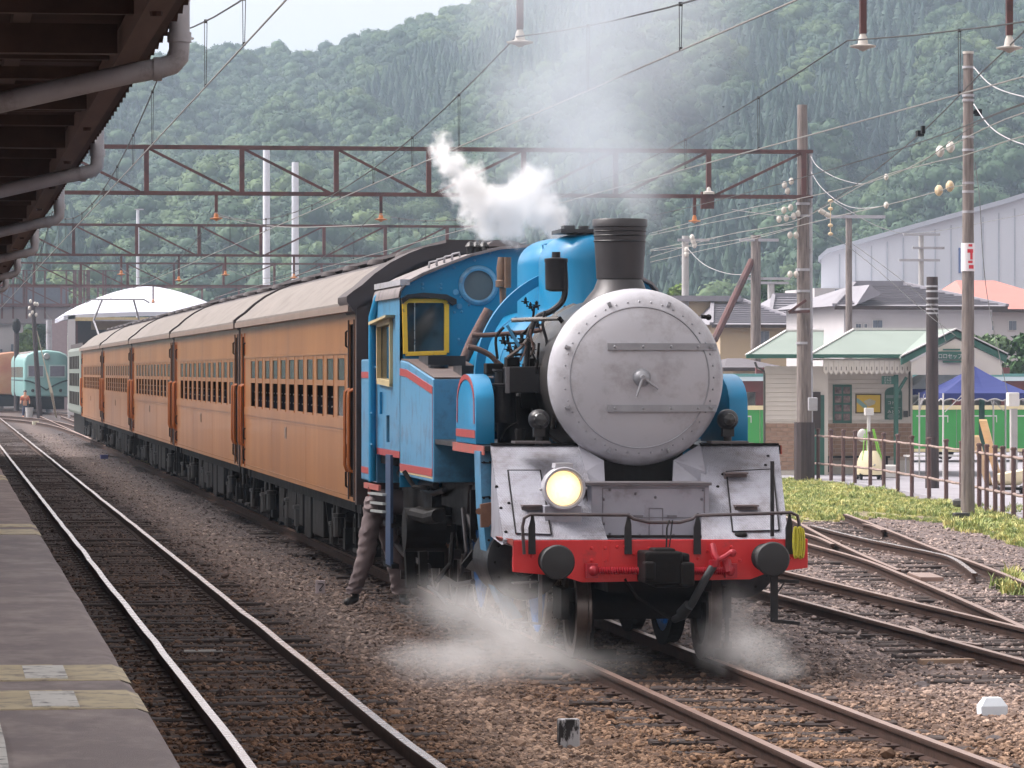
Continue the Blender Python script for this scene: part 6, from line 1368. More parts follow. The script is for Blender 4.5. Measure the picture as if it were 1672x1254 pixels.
d_ = A(plate(1306, 1346, 645, 776, YS+.27), 'door', m_green); A(plate(1310, 1326, 650, 770, YS+.255, .02), 'door_panel', m_green, d_)
# window of eight panes
w_ = A(plate(1360, 1391, 628, 691, YF2-.03), 'window', m_green)
for i in range(2):
    for j in range(4): A(plate(1363+i*14, 1374+i*14, 632+j*14.5, 643+j*14.5, YF2-.045, .012), 'pane', m_shop, w_)
b_ = A(plate(1397, 1439, 643, 675, YF2-.035), 'notice_frame', mat('notice_brown', srgb(92,80,56), None, .6)); A(plate(1399, 1437, 645, 673, YF2-.045, .008), 'map_poster', mat('yellow_map', srgb(214,178,56), srgb(200,166,60), .5, 0, 2), b_)
pm = MB().prism([P(x, y, YF2-.05) for x, y in ((1399,650),(1403,652),(1416,663),(1415,669),(1411,667),(1399,657))], (0,.004,0)); A(pm, 'map_print', mat('map_blue', srgb(140,176,168), None, .5), b_); A(MB().prism([P(x, y, YF2-.051) for x, y in ((1410,655),(1420,651),(1430,655),(1428,660),(1418,664))], (0,.004,0)), 'map_print', mat('map_pale', srgb(190,186,160), None, .5), b_)
nb = A(plate(1445, 1473, 641, 685, YF2-.04), 'green_board', m_green); A(MB().prism([P(1459+14*math.cos(t), 641-9*math.sin(t), YF2-.04) for t in np.linspace(0, math.pi, 9)], (0,.04,0)), 'board_head', m_green, nb)
A(plate(1447, 1471, 645, 650, YF2-.05, .008), 'board_strip', mat('dusty_board_glass', srgb(120,140,132), None, .3), nb)
A(MB().prism([P(1459+10*math.cos(t), 680+5*math.sin(t), YF2-.05) for t in np.linspace(0, 6.2, 16)], (0,.008,0)), 'board_oval', MATS['dusty_board_glass'], nb)
def text(s, loc, size, m, par, rz=0, name='lettering', align='LEFT', ext=.004, sx=1.):
    cu = bpy.data.curves.new(name, 'FONT'); cu.body = s; cu.size = size; cu.extrude = ext; cu.align_x = align; cu.materials.append(m); cu.resolution_u = 2
    o = bpy.data.objects.new(name, cu); COL.objects.link(o); bpy.context.view_layer.update(); me = bpy.data.meshes.new_from_object(o.evaluated_get(bpy.context.evaluated_depsgraph_get())); bpy.data.objects.remove(o); o = bpy.data.objects.new(name, me); COL.objects.link(o); o.rotation_euler = (math.radians(90), 0, rz); o.scale = (sx, 1, 1)
    if par is not None:
        o0 = Vector((0,0,0)); q = par
        while q is not None: o0 = o0+q.location; q = q.parent
        o.parent = par; o.location = Vector(loc)-o0
    else: o.location = loc
    return o
text('コト 8', P(1449, 660, YF2-.055), .10, m_white2, nb); text('ー・一', P(1454, 668, YF2-.055), .09, m_white2, nb); text('みど め', P(1449, 674.5, YF2-.055), .10, m_white2, nb)
# roofs
def quad(pts, th=.06): return MB().prism(pts, (0, 0, -th))
x_ = lambda p, Y: FX(p, Y)
zw = FZ(581, x_(1218,YS-.3), YS-.3); zr = FZ(541, x_(1283,YS+2), YS+2)
A(quad([(x_(1218,YS-.3),YS-.3,zw),(x_(1345,YS-.3),YS-.3,zw),(x_(1345,YS+2),YS+2,zr),(x_(1283,YS+2),YS+2,zr)]), 'wing_roof', m_groof)
A(quad([(x_(1218,YS-.3),YS-.3,zw),(x_(1283,YS+2),YS+2,zr),(x_(1283,YS+2),YS+4.4,zw)]), 'wing_roof', m_groof)
A(MB().bar((x_(1218,YS-.3),YS-.33,zw-.01),(x_(1345,YS-.3),YS-.33,zw-.01),.06,.10), 'eave_board', m_green); A(MB().bar((x_(1218,YS-.3),YS-.3,zw+.02),(x_(1283,YS+2),YS+2,zr+.02),.06,.03).bar((x_(1283,YS+2),YS+2,zr+.02),(x_(1345,YS+2),YS+2,zr+.02),.06,.05), 'ridge_cap', m_white2)
YV = YS-.6; zm_ = FZ(580, x_(1326,YV), YV); zr2 = FZ(539, x_(1393,YV+2.6), YV+2.6)
XV0, XV1 = x_(1322,YV), x_(1473,YV)
A(quad([(XV0,YV,zm_),(XV1,YV,zm_),(x_(1560,YV+2.6),YV+2.6,zr2),(x_(1393,YV+2.6),YV+2.6,zr2)]), 'hall_roof', m_groof); A(quad([(XV0,YV,zm_),(x_(1393,YV+2.6),YV+2.6,zr2),(x_(1393,YV+2.6),YV+5.4,zm_)]), 'hall_roof', m_groof)
A(MB().bar((XV0,YV-.03,zm_-.02),(XV1,YV-.03,zm_-.02),.06,.09), 'eave_board', m_green); A(MB().bar((XV0,YV,zm_+.02),(x_(1393,YV+2.6),YV+2.6,zr2+.02),.06,.03).bar((x_(1393,YV+2.6),YV+2.6,zr2+.03),(x_(1560,YV+2.6),YV+2.6,zr2+.03),.08,.05), 'ridge_cap', m_white2)
# gable over the porch
YG2 = YV-.25; ga = [P(1472,596,YG2), P(1560,549,YG2), P(1643,592,YG2)]; gt = [P(1471,582,YG2), P(1561,537,YG2), P(1645,578,YG2)]
A(MB().prism([ga[0], gt[0], gt[1], ga[1]], (0,.08,0)).prism([ga[1], gt[1], gt[2], ga[2]], (0,.08,0)), 'bargeboard', m_green)
A(MB().bar(gt[0]+Vector((0,-.01,.01)), gt[1]+Vector((0,-.01,.01)), .1, .03).bar(gt[1]+Vector((0,-.01,.01)), gt[2]+Vector((0,-.01,.01)), .1, .03), 'barge_cap', m_white2)
A(MB().prism([gt[0], gt[1], gt[1]+Vector((0,5,0)), gt[0]+Vector((0,5,0))], (0,0,-.05)).prism([gt[1], gt[2], gt[2]+Vector((0,5,0)), gt[1]+Vector((0,5,0))], (0,0,-.05)), 'gable_roof', m_groof)
A(MB().prism([P(1488,592,YG2+.06), P(1560,553,YG2+.06), P(1636,588,YG2+.06), P(1636,612,YG2+.06), P(1488,612,YG2+.06)], (0,.04,0)), 'gable_panel', m_wall)
sg = A(plate(1530, 1577, 574, 587, YG2-.05, .05), 'name_board', m_green); A(plate(1540, 1568, 569.5, 572, YG2-.04, .04), 'board_slat', m_green, sg); A(plate(1540, 1572, 589, 592, YG2-.04, .04), 'board_slat', m_green, sg)
text('ロロセッフルレセ', P(1531.5, 585, YG2-.06), .142, m_white2, sg, sx=.86)
# porch: scalloped valance, posts, hanging board
va = MB(); n_ = 17; x0, x1 = x_(1346,YV), x_(1487,YV); zt, zb, zt2 = FZ(588, x0, YV), FZ(606, x0, YV), FZ(611.5, x0, YV); w = (x1-x0)/n_
for k in range(n_):
    a = x0+k*w; vb = MB().prism([(a+.004,YV+.1,zt),(a+w-.004,YV+.1,zt),(a+w-.004,YV+.1,zb),(a+w/2,YV+.1,zt2),(a+.004,YV+.1,zb)], (0,.03,0)); A(vb, 'valance_board', m_wall)
    A(MB().bx(a+w/2-.008, a+w/2+.008, YV+.09, YV+.1, zb+.02, zb+.11), 'valance_slot', m_coachdk)
A(MB().prism([(x0,YV+.14,zt),(x1,YV+.14,zt),(x1,YF2,zt-.0),(x0,YF2,zt)], (0,0,.04)), 'porch_ceiling', m_wall)
A(MB().bar(P(1463,612,YV+.3), P(1463,770,YV+.3), .1), 'porch_post', m_green); A(MB().bar(P(1466,640,YV+.3), P(1480,616,YV+.3), .07), 'porch_bracket', m_green); A(MB().bar(P(1603,600,YV), P(1603,760,YV), .12), 'porch_post', m_green)
hb = A(plate(1440, 1461, 614, 627.5, YV+.25, .03), 'hanging_board', m_green)
for i_, (s, py) in enumerate((('のりば', 618.2), ('たもの', 622.3), ('きっぷ', 626.3))): text(s, P(1443.5, py, YV+.24), .062, m_white2, hb)
A(MB().tube([P(1233,592,YS-.3), P(1236,600,YS-.2), P(1247,606,YS+.2), P(1248,612,YS+.2), P(1248,740,YS+.2)], .03, 8), 'downpipe', mat('dark_downpipe', srgb(72,72,66), None, .5)); A(MB().tube([P(1485,606,YF2-.15), P(1485,680,YF2-.15)], .025, 6).box(P(1479,676,YF2-.1), (.1,.08,.16)), 'downpipe', MATS['dark_downpipe'])
A(plate(1325, 1340, 640, 700, YS+.22, .04), 'notice_frame', m_coachdk)
A(MB().bx(FX(1344,YF2-.4), FX(1452,YF2-.4), YF2-.5, YF2-.1, .35, .40).bx(FX(1350,YF2-.4), FX(1353,YF2-.4), YF2-.45, YF2-.15, 0, .36).bx(FX(1446,YF2-.4), FX(1449,YF2-.4), YF2-.45, YF2-.15, 0, .36), 'bench', darkiron)

# bright green open carriage behind the hut
YT = 112.
tc_ = empty('green_carriage', (FX(1480,YT), YT, 0), 'bright green open-sided carriage with dark red window posts behind the hut and booths', 'carriage')
m_lime = mat('bright_green_paint', srgb(48,150,66), srgb(40,134,58), .4, 0, 1, coat=.3); m_maroon = mat('maroon_post', srgb(96,44,44), srgb(78,38,40), .5)
Z = lambda py, Y=YT: FZ(py, FX(1400, Y), Y)
X0c, X1c = FX(1160,YT), FX(1800,YT)
n_ = 8
for k in range(n_):
    a, b_ = X0c+(X1c-X0c)*k/n_, X0c+(X1c-X0c)*(k+1)/n_
    s_ = MB().bx(a+.01, b_-.01, YT, YT+.06, Z(735), Z(668)).build('side_panel', m_lime, tc_)
    MB().bx(a+.25, b_-.25, YT-.015, YT, Z(680.5), Z(678.5)).bx(b_-.27, b_-.25, YT-.015, YT, Z(690), Z(680.5)).build('panel_line', m_white2, s_)
    MB().bx(b_-.12, b_+.12, YT-.02, YT+.1, Z(664), Z(600)).build('window_post', m_maroon, tc_)
    MB().bx(a+.35, a+.42, YT, YT+.05, Z(664), Z(640)).build('window_stile', m_white2, tc_)
MB().bx(X0c, X1c, YT-.05, YT+.1, Z(669), Z(662)).build('cream_rail', mat('cream_rail', srgb(228,214,170), None, .5), tc_); MB().bx(X0c, X1c, YT-.06, YT+.05, Z(738), Z(733)).build('cream_rail', MATS['cream_rail'], tc_)
MB().bx(X0c, X1c, YT-.1, YT+.1, Z(640), Z(622)).build('upper_band', m_maroon, tc_); MB().bx(X0c, X1c, YT+2.3, YT+2.4, Z(668), Z(622)).build('far_side', mat('pale_inside', srgb(196,190,190), srgb(120,116,124), .6, 0, 3, amt=1), tc_)
MB().bx(X0c, X1c, YT-.2, YT+2.6, Z(622), Z(612)).build('roof', mat('white_blue_roof', srgb(206,222,228), srgb(190,206,214), .5), tc_); MB().bx(X0c, X1c, YT-.22, YT-.2, Z(615), Z(610)).build('roof_trim', mat('teal_trim', srgb(96,150,148), None, .5), tc_)
MB().bx(X0c, X1c, YT+.3, YT+2.2, .2, Z(738)).build('underframe', darkiron, tc_)
for k in range(9): MB().cyl((X0c+.6+k*1.25, YT+.2, .22), (X0c+.6+k*1.25, YT+.35, .22), .24, 14).build('wheel', darkiron, tc_)

# booths
def booth(pc, pl_, pr_, py_top, py_e, py_v, Y, m, lab, dp=2.4, mroof=None):
    x0, x1, xc = FX(pl_,Y), FX(pr_,Y), FX(pc,Y); zt, ze, zv = FZ(py_top,xc,Y), FZ(py_e,xc,Y), FZ(py_v,xc,Y)
    b_ = empty('canopy_tent', (xc, Y+dp/2, -.05), lab, 'tent'); ap = Vector((xc, Y+dp/2, zt)); c = [Vector((x0,Y,ze)), Vector((x1,Y,ze)), Vector((x1,Y+dp,ze)), Vector((x0,Y+dp,ze))]
    rf_ = MB()
    for k in range(4):
        A_, B_ = c[k], c[(k+1) % 4]; rows = 6; prev = None
        for i in range(rows+1):
            t = i/rows; p, q = A_.lerp(ap, t), B_.lerp(ap, t); dip = Vector((0,0,-.12*math.sin(math.pi*t))); row = [p, p.lerp(q,.5)+dip*.8, q] if i < rows else [ap, ap, ap]
            row[0] = row[0]+dip*.35 if 0 < i < rows else row[0]; row[2] = row[2]+dip*.35 if 0 < i < rows else row[2]
            if prev: rf_.add([prev[0], prev[1], row[1], row[0]], [(0,1,2,3)]); rf_.add([prev[1], prev[2], row[2], row[1]], [(0,1,2,3)])
            prev = row
    rf_.build('tent_roof', mroof or m, b_, smooth=True)
    for k in range(4):
        A_, B_ = c[k], c[(k+1) % 4]; v = MB(); tr_ = MB(); n2 = 40; top, bot = [], []
        for i in range(n2+1):
            t = i/n2; p = A_.lerp(B_, t); top.append(p); bot.append(Vector((p.x, p.y, zv+.06*abs(math.sin(t*math.pi*6)) )))
        for i in range(n2): v.add([top[i], top[i+1], bot[i+1], bot[i]], [(0,1,2,3)]); tr_.bar(bot[i], bot[i+1], .02, .025)
        va_ = v.build('valance', m, b_); tr_.build('scallop_edge', m_white2, va_)
        MB().cyl(Vector((A_.x, A_.y, -.05)), A_, .022, 6).build('leg', m_white2, b_)
        MB().bar(A_+(B_-A_)*.02+Vector((0,0,-.45)), A_+(B_-A_)*.22+Vector((0,0,-.03)), .02).build('strut', m_white2, b_)
    return b_
m_navy = mat('navy_canvas', srgb(34,48,112), srgb(28,40,98), .75, 0, 1.5); m_wcan = mat('white_canvas', srgb(226,230,240), srgb(206,214,228), .7)
booth(1612, 1540, 1684, 598, 642, 655, 95., m_navy, 'navy blue pyramid tent with scalloped white edging between the two timber poles')
booth(1553, 1484, 1622, 592, 635, 649, 99.2, m_navy, 'white topped tent with navy valance half hidden behind the short tarred pole', mroof=m_wcan)

# yard things
m_cr = mat('cream_plastic', srgb(234,222,186), srgb(218,204,166), .45, 0, 1)
def cart(px, py, lab, scoop=False, s=1.):
    q = G(px, py, -.06); o = empty('cream_cart', q, lab, 'cart')
    if not scoop:
        rg = [[q+Vector((s*x*.33*(1-.45*t**2.2), s*y*.42*(1-.45*t**2.2), .12+s*.56*t)) for x, y in [(math.cos(a), math.sin(a)) for a in np.linspace(0, 6.283, 17)[:-1]]] for t in np.linspace(0, 1, 8)]
        MB().loft(rg).build('shell', m_cr, o, smooth=True); MB().tube([q+Vector((0,.1,.6)), q+Vector((0,.1,1.55))], .04, 10).build('mast', m_white2, o, smooth=True); MB().bx(q.x-.1, q.x+.1, q.y, q.y+.18, q.z+1.52, q.z+1.7).build('mast_box', m_white2, o, bevel=.01)
        for dx in (-.22,-.12,.2,.26): MB().bar(q+Vector((dx,-.2,.45)), q+Vector((dx*.45,.08,1.2)), .02).build('green_cord', mat('lime_cord', srgb(130,200,70), None, .5), o)
        MB().sphere(q+Vector((-.15,.1,1.05)), .13, 10, 8, (1,.6,1.2)).build('white_bag', m_white2, o, smooth=True)
        MB().cyl(q+Vector((.02,-.1,.3)), q+Vector((.02,-.46,.36)), .02, 6).build('badge', galv, o)
    else:
        rg = [[q+Vector((s*x*.36*(.5+.5*t**.5), s*y*.3*(.5+.5*t**.5), .18+s*.28*t+.06*x*t)) for x, y in [(math.cos(a), math.sin(a)) for a in np.linspace(0, 6.283, 17)[:-1]]] for t in np.linspace(0, 1, 6)]
        MB().loft(rg).build('bowl', m_cr, o, smooth=True)
    for dx in (-.26, .26):
        for dy in (-.2, .2): MB().cyl(q+Vector((dx-.03,dy,.08)), q+Vector((dx+.03,dy,.08)), .08, 12).build('wheel', m_shoe, o)
    MB().bx(q.x-.3, q.x+.3, q.y-.3, q.y+.3, q.z+.08, q.z+.13).build('base', darkiron, o)
cart(1420, 783, 'cream domed cart with a white mast and lime green cords in front of the hut')
cart(1652, 806, 'cream scoop-shaped cart on small wheels at the frame edge behind the fence', True)
for (x0, y0, x1, y1, lab) in ((1633,792,1605,686,'longer leaning cream plank behind the fence, right of the banded pole'), (1615,792,1592,712,'shorter leaning cream plank partly hidden by the banded pole')):
    a, b_ = G(x0, y0, -.06), P(x1, y1, 83.); tag(MB().bar(a, b_, .16, .04).build('leaning_plank', mat('pale_plank', srgb(228,196,150), srgb(210,176,130), .7)), lab, 'plank')
q = G(1655, 800, -.06); o = empty('concrete_post', q, 'white concrete post with a square white box on top at the edge of the yard', 'post'); MB().bx(q.x-.07, q.x+.07, q.y-.07, q.y+.07, -.1, 1.7).build('shaft', concrete, o); MB().bx(q.x-.14, q.x+.1, q.y-.12, q.y+.12, 1.75, 2.05).build('cap_box', m_white2, o, bevel=.02)
# clothes on a stand in front of the poster
q = G(1432, 772, -.06); o = empty('hat_and_shirt_stand', q, 'pale hat and striped shirt hung on a slim stand before the yellow map', 'clothes stand')
MB().cyl(q, q+Vector((0,0,1.75)), .018, 6).build('pole', galv, o); hz_ = q+Vector((0,0,1.62)); MB().lathe(hz_, [(.22,-.16),(.2,-.12),(.1,.0),(.09,.1),(0,.13)], 16).build('hat', mat('straw_hat', srgb(236,214,186), srgb(226,190,170), .7), o, smooth=True)
m_str, nt_, bs_ = new_mat('striped_cloth'); wv = nt_.nodes.new('ShaderNodeTexWave'); wv.inputs['Scale'].default_value = 9; tcx = nt_.nodes.new('ShaderNodeTexCoord'); nt_.links.new(tcx.outputs['Object'], wv.inputs['Vector']); crx = nt_.nodes.new('ShaderNodeValToRGB'); crx.color_ramp.elements[0].color = (*srgb(120,124,120),1); crx.color_ramp.elements[1].color = (*srgb(214,208,196),1); nt_.links.new(wv.outputs['Fac'], crx.inputs[0]); nt_.links.new(crx.outputs[0], bs_.inputs['Base Color'])
MB().loft([[hz_+Vector((.14*w_*math.cos(a), .08*math.sin(a), z)) for a in np.linspace(0, 6.283, 13)[:-1]] for w_, z in ((.9,-.14),(1.2,-.22),(1.1,-.55))]).build('shirt', m_str, o, smooth=True)
q = G(1465, 781, -.06); tag(MB().bx(q.x-.42, q.x+.02, q.y, q.y+.3, -.06, .26).build('white_crate', m_white2, bevel=.04), 'low white crate on the yard beside the green porch post', 'crate')
q = G(1530, 778, -.06)
tb = empty('folding_table', q, 'low pale folding table under the navy tent', 'table')
MB().bx(q.x-.7, q.x+.9, q.y, q.y+.6, .42, .46).build('tabletop', m_white2, tb)
for dx in (-.65, .85):
    for dy in (.05, .55): MB().cyl((q.x+dx, q.y+dy, -.06), (q.x+dx, q.y+dy, .42), .02, 6).build('leg', galv, tb)
for px, py, lab in ((1566,836,'black rubber tyre leaning at the foot of the banded pole'), (1565,850,'black block lying in the grass by the banded pole')):
    q = G(px, py, -.12)
    if 'tyre' in lab: o = MB().lathe(q+Vector((.05,-.1,.17)), [(.08,-.05),(.15,-.07),(.19,-.03),(.19,.05),(.15,.08),(.08,.05),(.08,-.05)], 20, 'Z').build('rubber_tyre', m_shoe, smooth=True)
    else: o = MB().box(q+Vector((.05,0,.06)), (.28,.2,.16)).build('black_block', m_shoe, bevel=.02)
    tag(o, lab, 'tyre' if 'tyre' in lab else 'block')
# small lineside things -------------------------------------------------------
q = G(928, 1222, -.17); st_ = MB().bx(q.x-.075, q.x+.075, q.y-.05, q.y+.05, -.25, .04)
tag(st_.build('marker_stub', mat('flaked_white_on_black', srgb(34,32,34), srgb(44,40,42), .8, 0, 3, dirt=srgb(168,168,172), dscale=9, dlo=.45, dhi=.51, stretch=(1,1,.35)), bevel=.008), 'black lineside stub with flaking white paint, between the two tracks', 'marker post')
q = G(1620, 1170, -.17); cm = MB().loft([[q+Vector((x*w_, y*w_*.7, z)) for x, y in ((-1,-1),(1,-1),(1,1),(-1,1))] for w_, z in ((.105,-.05),(.105,.085),(.062,.15))])
tag(cm.build('concrete_marker', mat('painted_white_concrete', srgb(206,214,222), srgb(188,196,206), .6, 0, 4, dirt=srgb(140,140,144), dscale=8, dlo=.6, dhi=.7), bevel=.004), 'squat white concrete marker with chamfered top, right of the engine track', 'marker post')
q = G(523, 972, -.17); Yq = q.y; np_ = empty('number_plate', q, 'small grey plate marked 7 standing in the ballast left of the railwayman', 'sign')
MB().bx(FX(515.5,Yq), FX(531,Yq), Yq, Yq+.02, -.2, FZ(948, q.x, Yq)).build('plate', mat('plate_grey', srgb(210,198,204), srgb(180,168,174), .6, 0, 5), np_, bevel=.004)
gl = MB()
gpts = [P(x, y, Yq-.004) for x, y in ((519,953.2),(527.6,953.2),(528.2,955),(521.5,963.2),(521.8,964.6),(523.5,964.6),(525.3,962.8))]
for a, b_ in zip(gpts, gpts[1:]): gl.bar(a, b_, .008, .0105)
gl.build('numeral', m_shoe, np_)
for px, py, w_, h_, mm, lab in ((332,1064,.36,.016,m_white2,'thin white strip of litter lying between the platform track rails'), (357,987,.05,.02,m_white2,'small white scrap beside the right rail of the platform track'), (58,694,.32,.2,mat('dull_cream_block', srgb(214,210,190), None, .6),'cream block lying by the far end of the platform track'), (170,749,.22,.12,mat('blue_scrap', srgb(76,84,140), None, .6),'small blue scrap in the ballast by the coaches')):
    q = G(px, py, -.14); tag(MB().box(q+Vector((0,0,h_/2)), (w_, .05 if h_ < .1 else .2, h_), rz=.05).build('litter' if h_ < .1 else 'yard_scrap', mm), lab, 'litter')
random.seed(6)
for px, py, w_, lab in ((1440,1043,.42,'dark timber offcut lying beside the track right of the engine'), (1545,1084,.5,'tan plank lying on the ballast near the white marker'), (1500,1068,.34,'grey board half buried right of the engine track'), (1640,1068,.5,'dark plank at the frame edge below the turnout')):
    q = G(px, py, -.15); tag(MB().box(q+Vector((0,0,.02)), (w_, .14, .05), rz=random.uniform(-.1,.1)).build('timber_offcut', mat('tan_offcut', srgb(160,134,112), srgb(124,100,86), .8) if 'tan' in lab else m_sleeper), lab, 'timber')
for px, py, w_, rl in ((1506,1128,.085,'largest dark rock of the cluster left of the squat white marker'),(1530,1120,.05,'small dark rock nearest the squat white marker'),(1452,1110,.06,'dark rock lying alone between the turnout and the engine track'),(1475,1136,.045,'small dark rock just left of the largest one in the ballast'),(1410,1122,.04,'tiny dark rock close to the right rail of the engine track'),(1622,1215,.07,'dark rock in front of the squat white marker'),(1390,1165,.05,'low dark rock lying against the right rail of the engine track')):
    q = G(px, py, -.17); bm = bmesh.new(); bmesh.ops.create_icosphere(bm, subdivisions=2, radius=w_)
    for v in bm.verts: v.co = v.co*(1+.35*mn.noise(v.co*18+Vector((px,0,0)))); v.co.z *= .62
    me = bpy.data.meshes.new('rock'); bm.to_mesh(me); bm.free(); me.materials.append(mat('dark_rock', srgb(70,64,66), srgb(96,88,88), .9, 0, 6, bump=.3)); o = bpy.data.objects.new('rock', me); COL.objects.link(o); o.location = q+Vector((0,0,w_*.35)); tag(o, rl, 'rock', 'dark rocks on the ballast')

# person far off in the yard
fp = G(41, 682); sc_ = .88
pw = empty('person', fp, 'person in an orange top and blue jeans standing beside the parked teal railcar', 'person')
V = lambda x, y, z: tuple(fp+Vector((x, y, z))*sc_)
V = lambda x, y, z: tuple(fp+Vector((x*sc_, y*sc_, z*sc_)))
skin_fig('body', [[(V(0,0,.95),.12),(V(0,0,1.35),.14),(V(0,-.02,1.5),.055),(V(0,-.03,1.62),.10),(V(0,-.03,1.72),.08)],[(V(0,0,.95),.12),(V(-.1,0,.5),.06),(V(-.12,0,.08),.045),(V(-.12,-.15,.03),.035)],[(V(0,0,.95),.12),(V(.1,0,.5),.06),(V(.14,.05,.08),.045),(V(.14,-.1,.03),.035)],[(V(0,0,1.35),.14),(V(-.2,0,1.38),.055),(V(-.28,-.02,1.1),.045),(V(-.3,-.15,.9),.035)],[(V(0,0,1.35),.14),(V(.2,0,1.38),.055),(V(.28,-.02,1.1),.045),(V(.28,-.15,.9),.035)]], m_skin, pw, 1)
skin_fig('top', [[(V(0,0,1.0),.17),(V(0,0,1.35),.17),(V(0,0,1.46),.09)],[(V(0,0,1.35),.17),(V(-.2,0,1.38),.08),(V(-.28,-.02,1.12),.065)],[(V(0,0,1.35),.17),(V(.2,0,1.38),.08),(V(.28,-.02,1.12),.065)]], mat('orange_top', srgb(176,96,70), None, .8), pw, 1)
skin_fig('trousers', [[(V(0,0,.95),.15),(V(-.1,0,.5),.085),(V(-.12,0,.12),.07)],[(V(0,0,.95),.15),(V(.1,0,.5),.085),(V(.14,.05,.12),.07)]], mat('blue_jeans', srgb(56,66,92), None, .8), pw, 1)
MB().sphere(V(0,.01,1.7), .12*sc_, 10, 8).build('hair', m_shoe, pw, smooth=True)
q = G(48, 683); tag(MB().lathe(q, [(0,0),(.18,0),(.24,.62),(.2,.62),(.16,.1),(0,.1)], 14).build('grey_bin', concrete, smooth=True), 'pale grey bin beside the person in the orange top', 'bin')

# houses ----------------------------------------------------------------------
m_beige = mat('beige_render', srgb(182,164,138), srgb(166,148,124), .8, 0, .8); m_tile = mat('grey_tile_roof', srgb(132,130,138), srgb(110,108,116), .6, 0, 1); m_white3 = mat('house_white', srgb(184,181,183), srgb(168,165,168), .75, 0, .6); m_pinkr = mat('salmon_roof', srgb(176,116,108), srgb(160,104,98), .7, 0, 1); m_win = mat('house_window', srgb(112,120,132), srgb(80,88,100), .15, 0, 1)
def house(name, lab, px0, px1, py_eave, py_ridge, Y, depth, wall, roof, ridge=(.25,.75), over=.4, wins=(), gable=False, base=-.2, tiles=True):
    x0, x1 = FX(px0, Y), FX(px1, Y); ze = FZ(py_eave, (x0+x1)/2, Y); zr = FZ(py_ridge, (x0+x1)/2, Y+depth/2)
    h = empty(name, ((x0+x1)/2, Y+depth/2, base), lab, 'house'); MB().bx(x0, x1, Y, Y+depth, base, ze).build('wall', wall, h)
    a, b_ = x0+(x1-x0)*ridge[0], x0+(x1-x0)*ridge[1]; ym = Y+depth/2; o = over
    c = [Vector((x0-o,Y-o,ze)), Vector((x1+o,Y-o,ze)), Vector((x1+o,Y+depth+o,ze)), Vector((x0-o,Y+depth+o,ze))]; r0, r1 = Vector((a,ym,zr)), Vector((b_,ym,zr))
    r_ = MB().add(c+[r0, r1], [(0,1,5,4),(1,2,5),(2,3,4,5),(3,0,4),(0,3,2,1)]).build('roof', roof, h)
    if tiles:
        n2 = 12; rows = MB()
        for i in range(1, n2):
            t = i/n2; p, q = c[0].lerp(r0, t), c[1].lerp(r1, t); rows.bar(p+Vector((0,-.03,.02)), q+Vector((0,-.03,.02)), .10, .04)
        rr = rows.build('tile_course', roof, h); rr['kind'] = 'stuff'
        MB().bar(c[0]+Vector((0,0,.03)), r0+Vector((0,0,.05)), .14, .1).bar(r0+Vector((0,0,.05)), r1+Vector((0,0,.05)), .2, .16).bar(r1+Vector((0,0,.05)), c[1]+Vector((0,0,.03)), .14, .1).build('ridge_tile', roof, h)
    MB().bar(c[0]+Vector((0,-.03,-.06)), c[1]+Vector((0,-.03,-.06)), .08, .12).build('gutter', m_coachdk, h)
    for wx0, wx1, wy0, wy1 in wins:
        w_ = MB().bx(FX(wx0,Y), FX(wx1,Y), Y-.05, Y+.02, FZ(wy1,x0,Y), FZ(wy0,x0,Y)).build('window', m_white2, h); MB().bx(FX(wx0+1,Y), FX((wx0+wx1)/2-.3,Y), Y-.07, Y-.05, FZ(wy1-1,x0,Y), FZ(wy0+1,x0,Y)).build('pane', m_win, w_); MB().bx(FX((wx0+wx1)/2+.3,Y), FX(wx1-1,Y), Y-.07, Y-.05, FZ(wy1-1,x0,Y), FZ(wy0+1,x0,Y)).build('pane', m_win, w_)
    return h
x0, x1 = FX(1098,150), FX(1190,150); h = empty('flat_roofed_house', ((x0+x1)/2, 154, -.2), 'beige flat-roofed house just right of the engine, grey roof slab', 'house')
MB().bx(x0, x1, 150, 158, -.2, FZ(492,x0,150)).build('wall', m_beige, h); MB().bx(x0-.3, x1+.4, 149.6, 158.4, FZ(492,x0,150), FZ(483,x0,150)).build('roof', m_tile, h); MB().bx(FX(1185,149), FX(1196,149), 149.2, 149.9, FZ(600,x0,149), FZ(583,x0,149)).build('lamp_housing', m_beige, h)
house('tiled_house', 'beige house with a broad grey tiled roof behind the braced pole', 1176, 1300, 530, 492, 146, 9, m_beige, m_tile, (.2,.62), wins=((1238,1256,540,566),(1300,1312,540,566)))
house('tiled_house', 'dark walled house with a grey hipped roof behind the gantry pole', 1268, 1398, 532, 484, 151, 10, mat('dark_board_wall', srgb(92,84,94), srgb(72,66,78), .8), m_tile, (.3,.6), wins=((1282,1300,545,560),))
house('tiled_house', 'white two storey house with a grey hipped roof and overhanging eaves above the station hut', 1378, 1620, 500, 465, 128, 9, m_white3, m_tile, (.28,.62), wins=((1396,1406,528,536),(1424,1441,522,536),(1410,1416,528,536)))
house('tiled_house', 'white house with a salmon pink roof at the frame edge', 1598, 1760, 505, 458, 150, 10, m_white3, m_pinkr, (.1,.5), wins=((1610,1622,523,540),(1646,1660,523,540)), tiles=False)
g_ = MB().prism([P(1398,498,127.5), P(1420,465,127.5), P(1440,480,127.5)], (0,3,0)); g_.build('small_gable', m_tile, [c for c in bpy.data.objects if c.get('label','').startswith('white two')][0])
# lower street-side buildings glimpsed behind the fender
house('low_house', 'low dark roofed house glimpsed between the engine and the hut', 1196, 1262, 600, 585, 132, 6, m_beige, mat('dark_tile', srgb(92,88,94), srgb(70,66,72), .7), (.3,.7), wins=((1206,1220,612,650),), tiles=False)
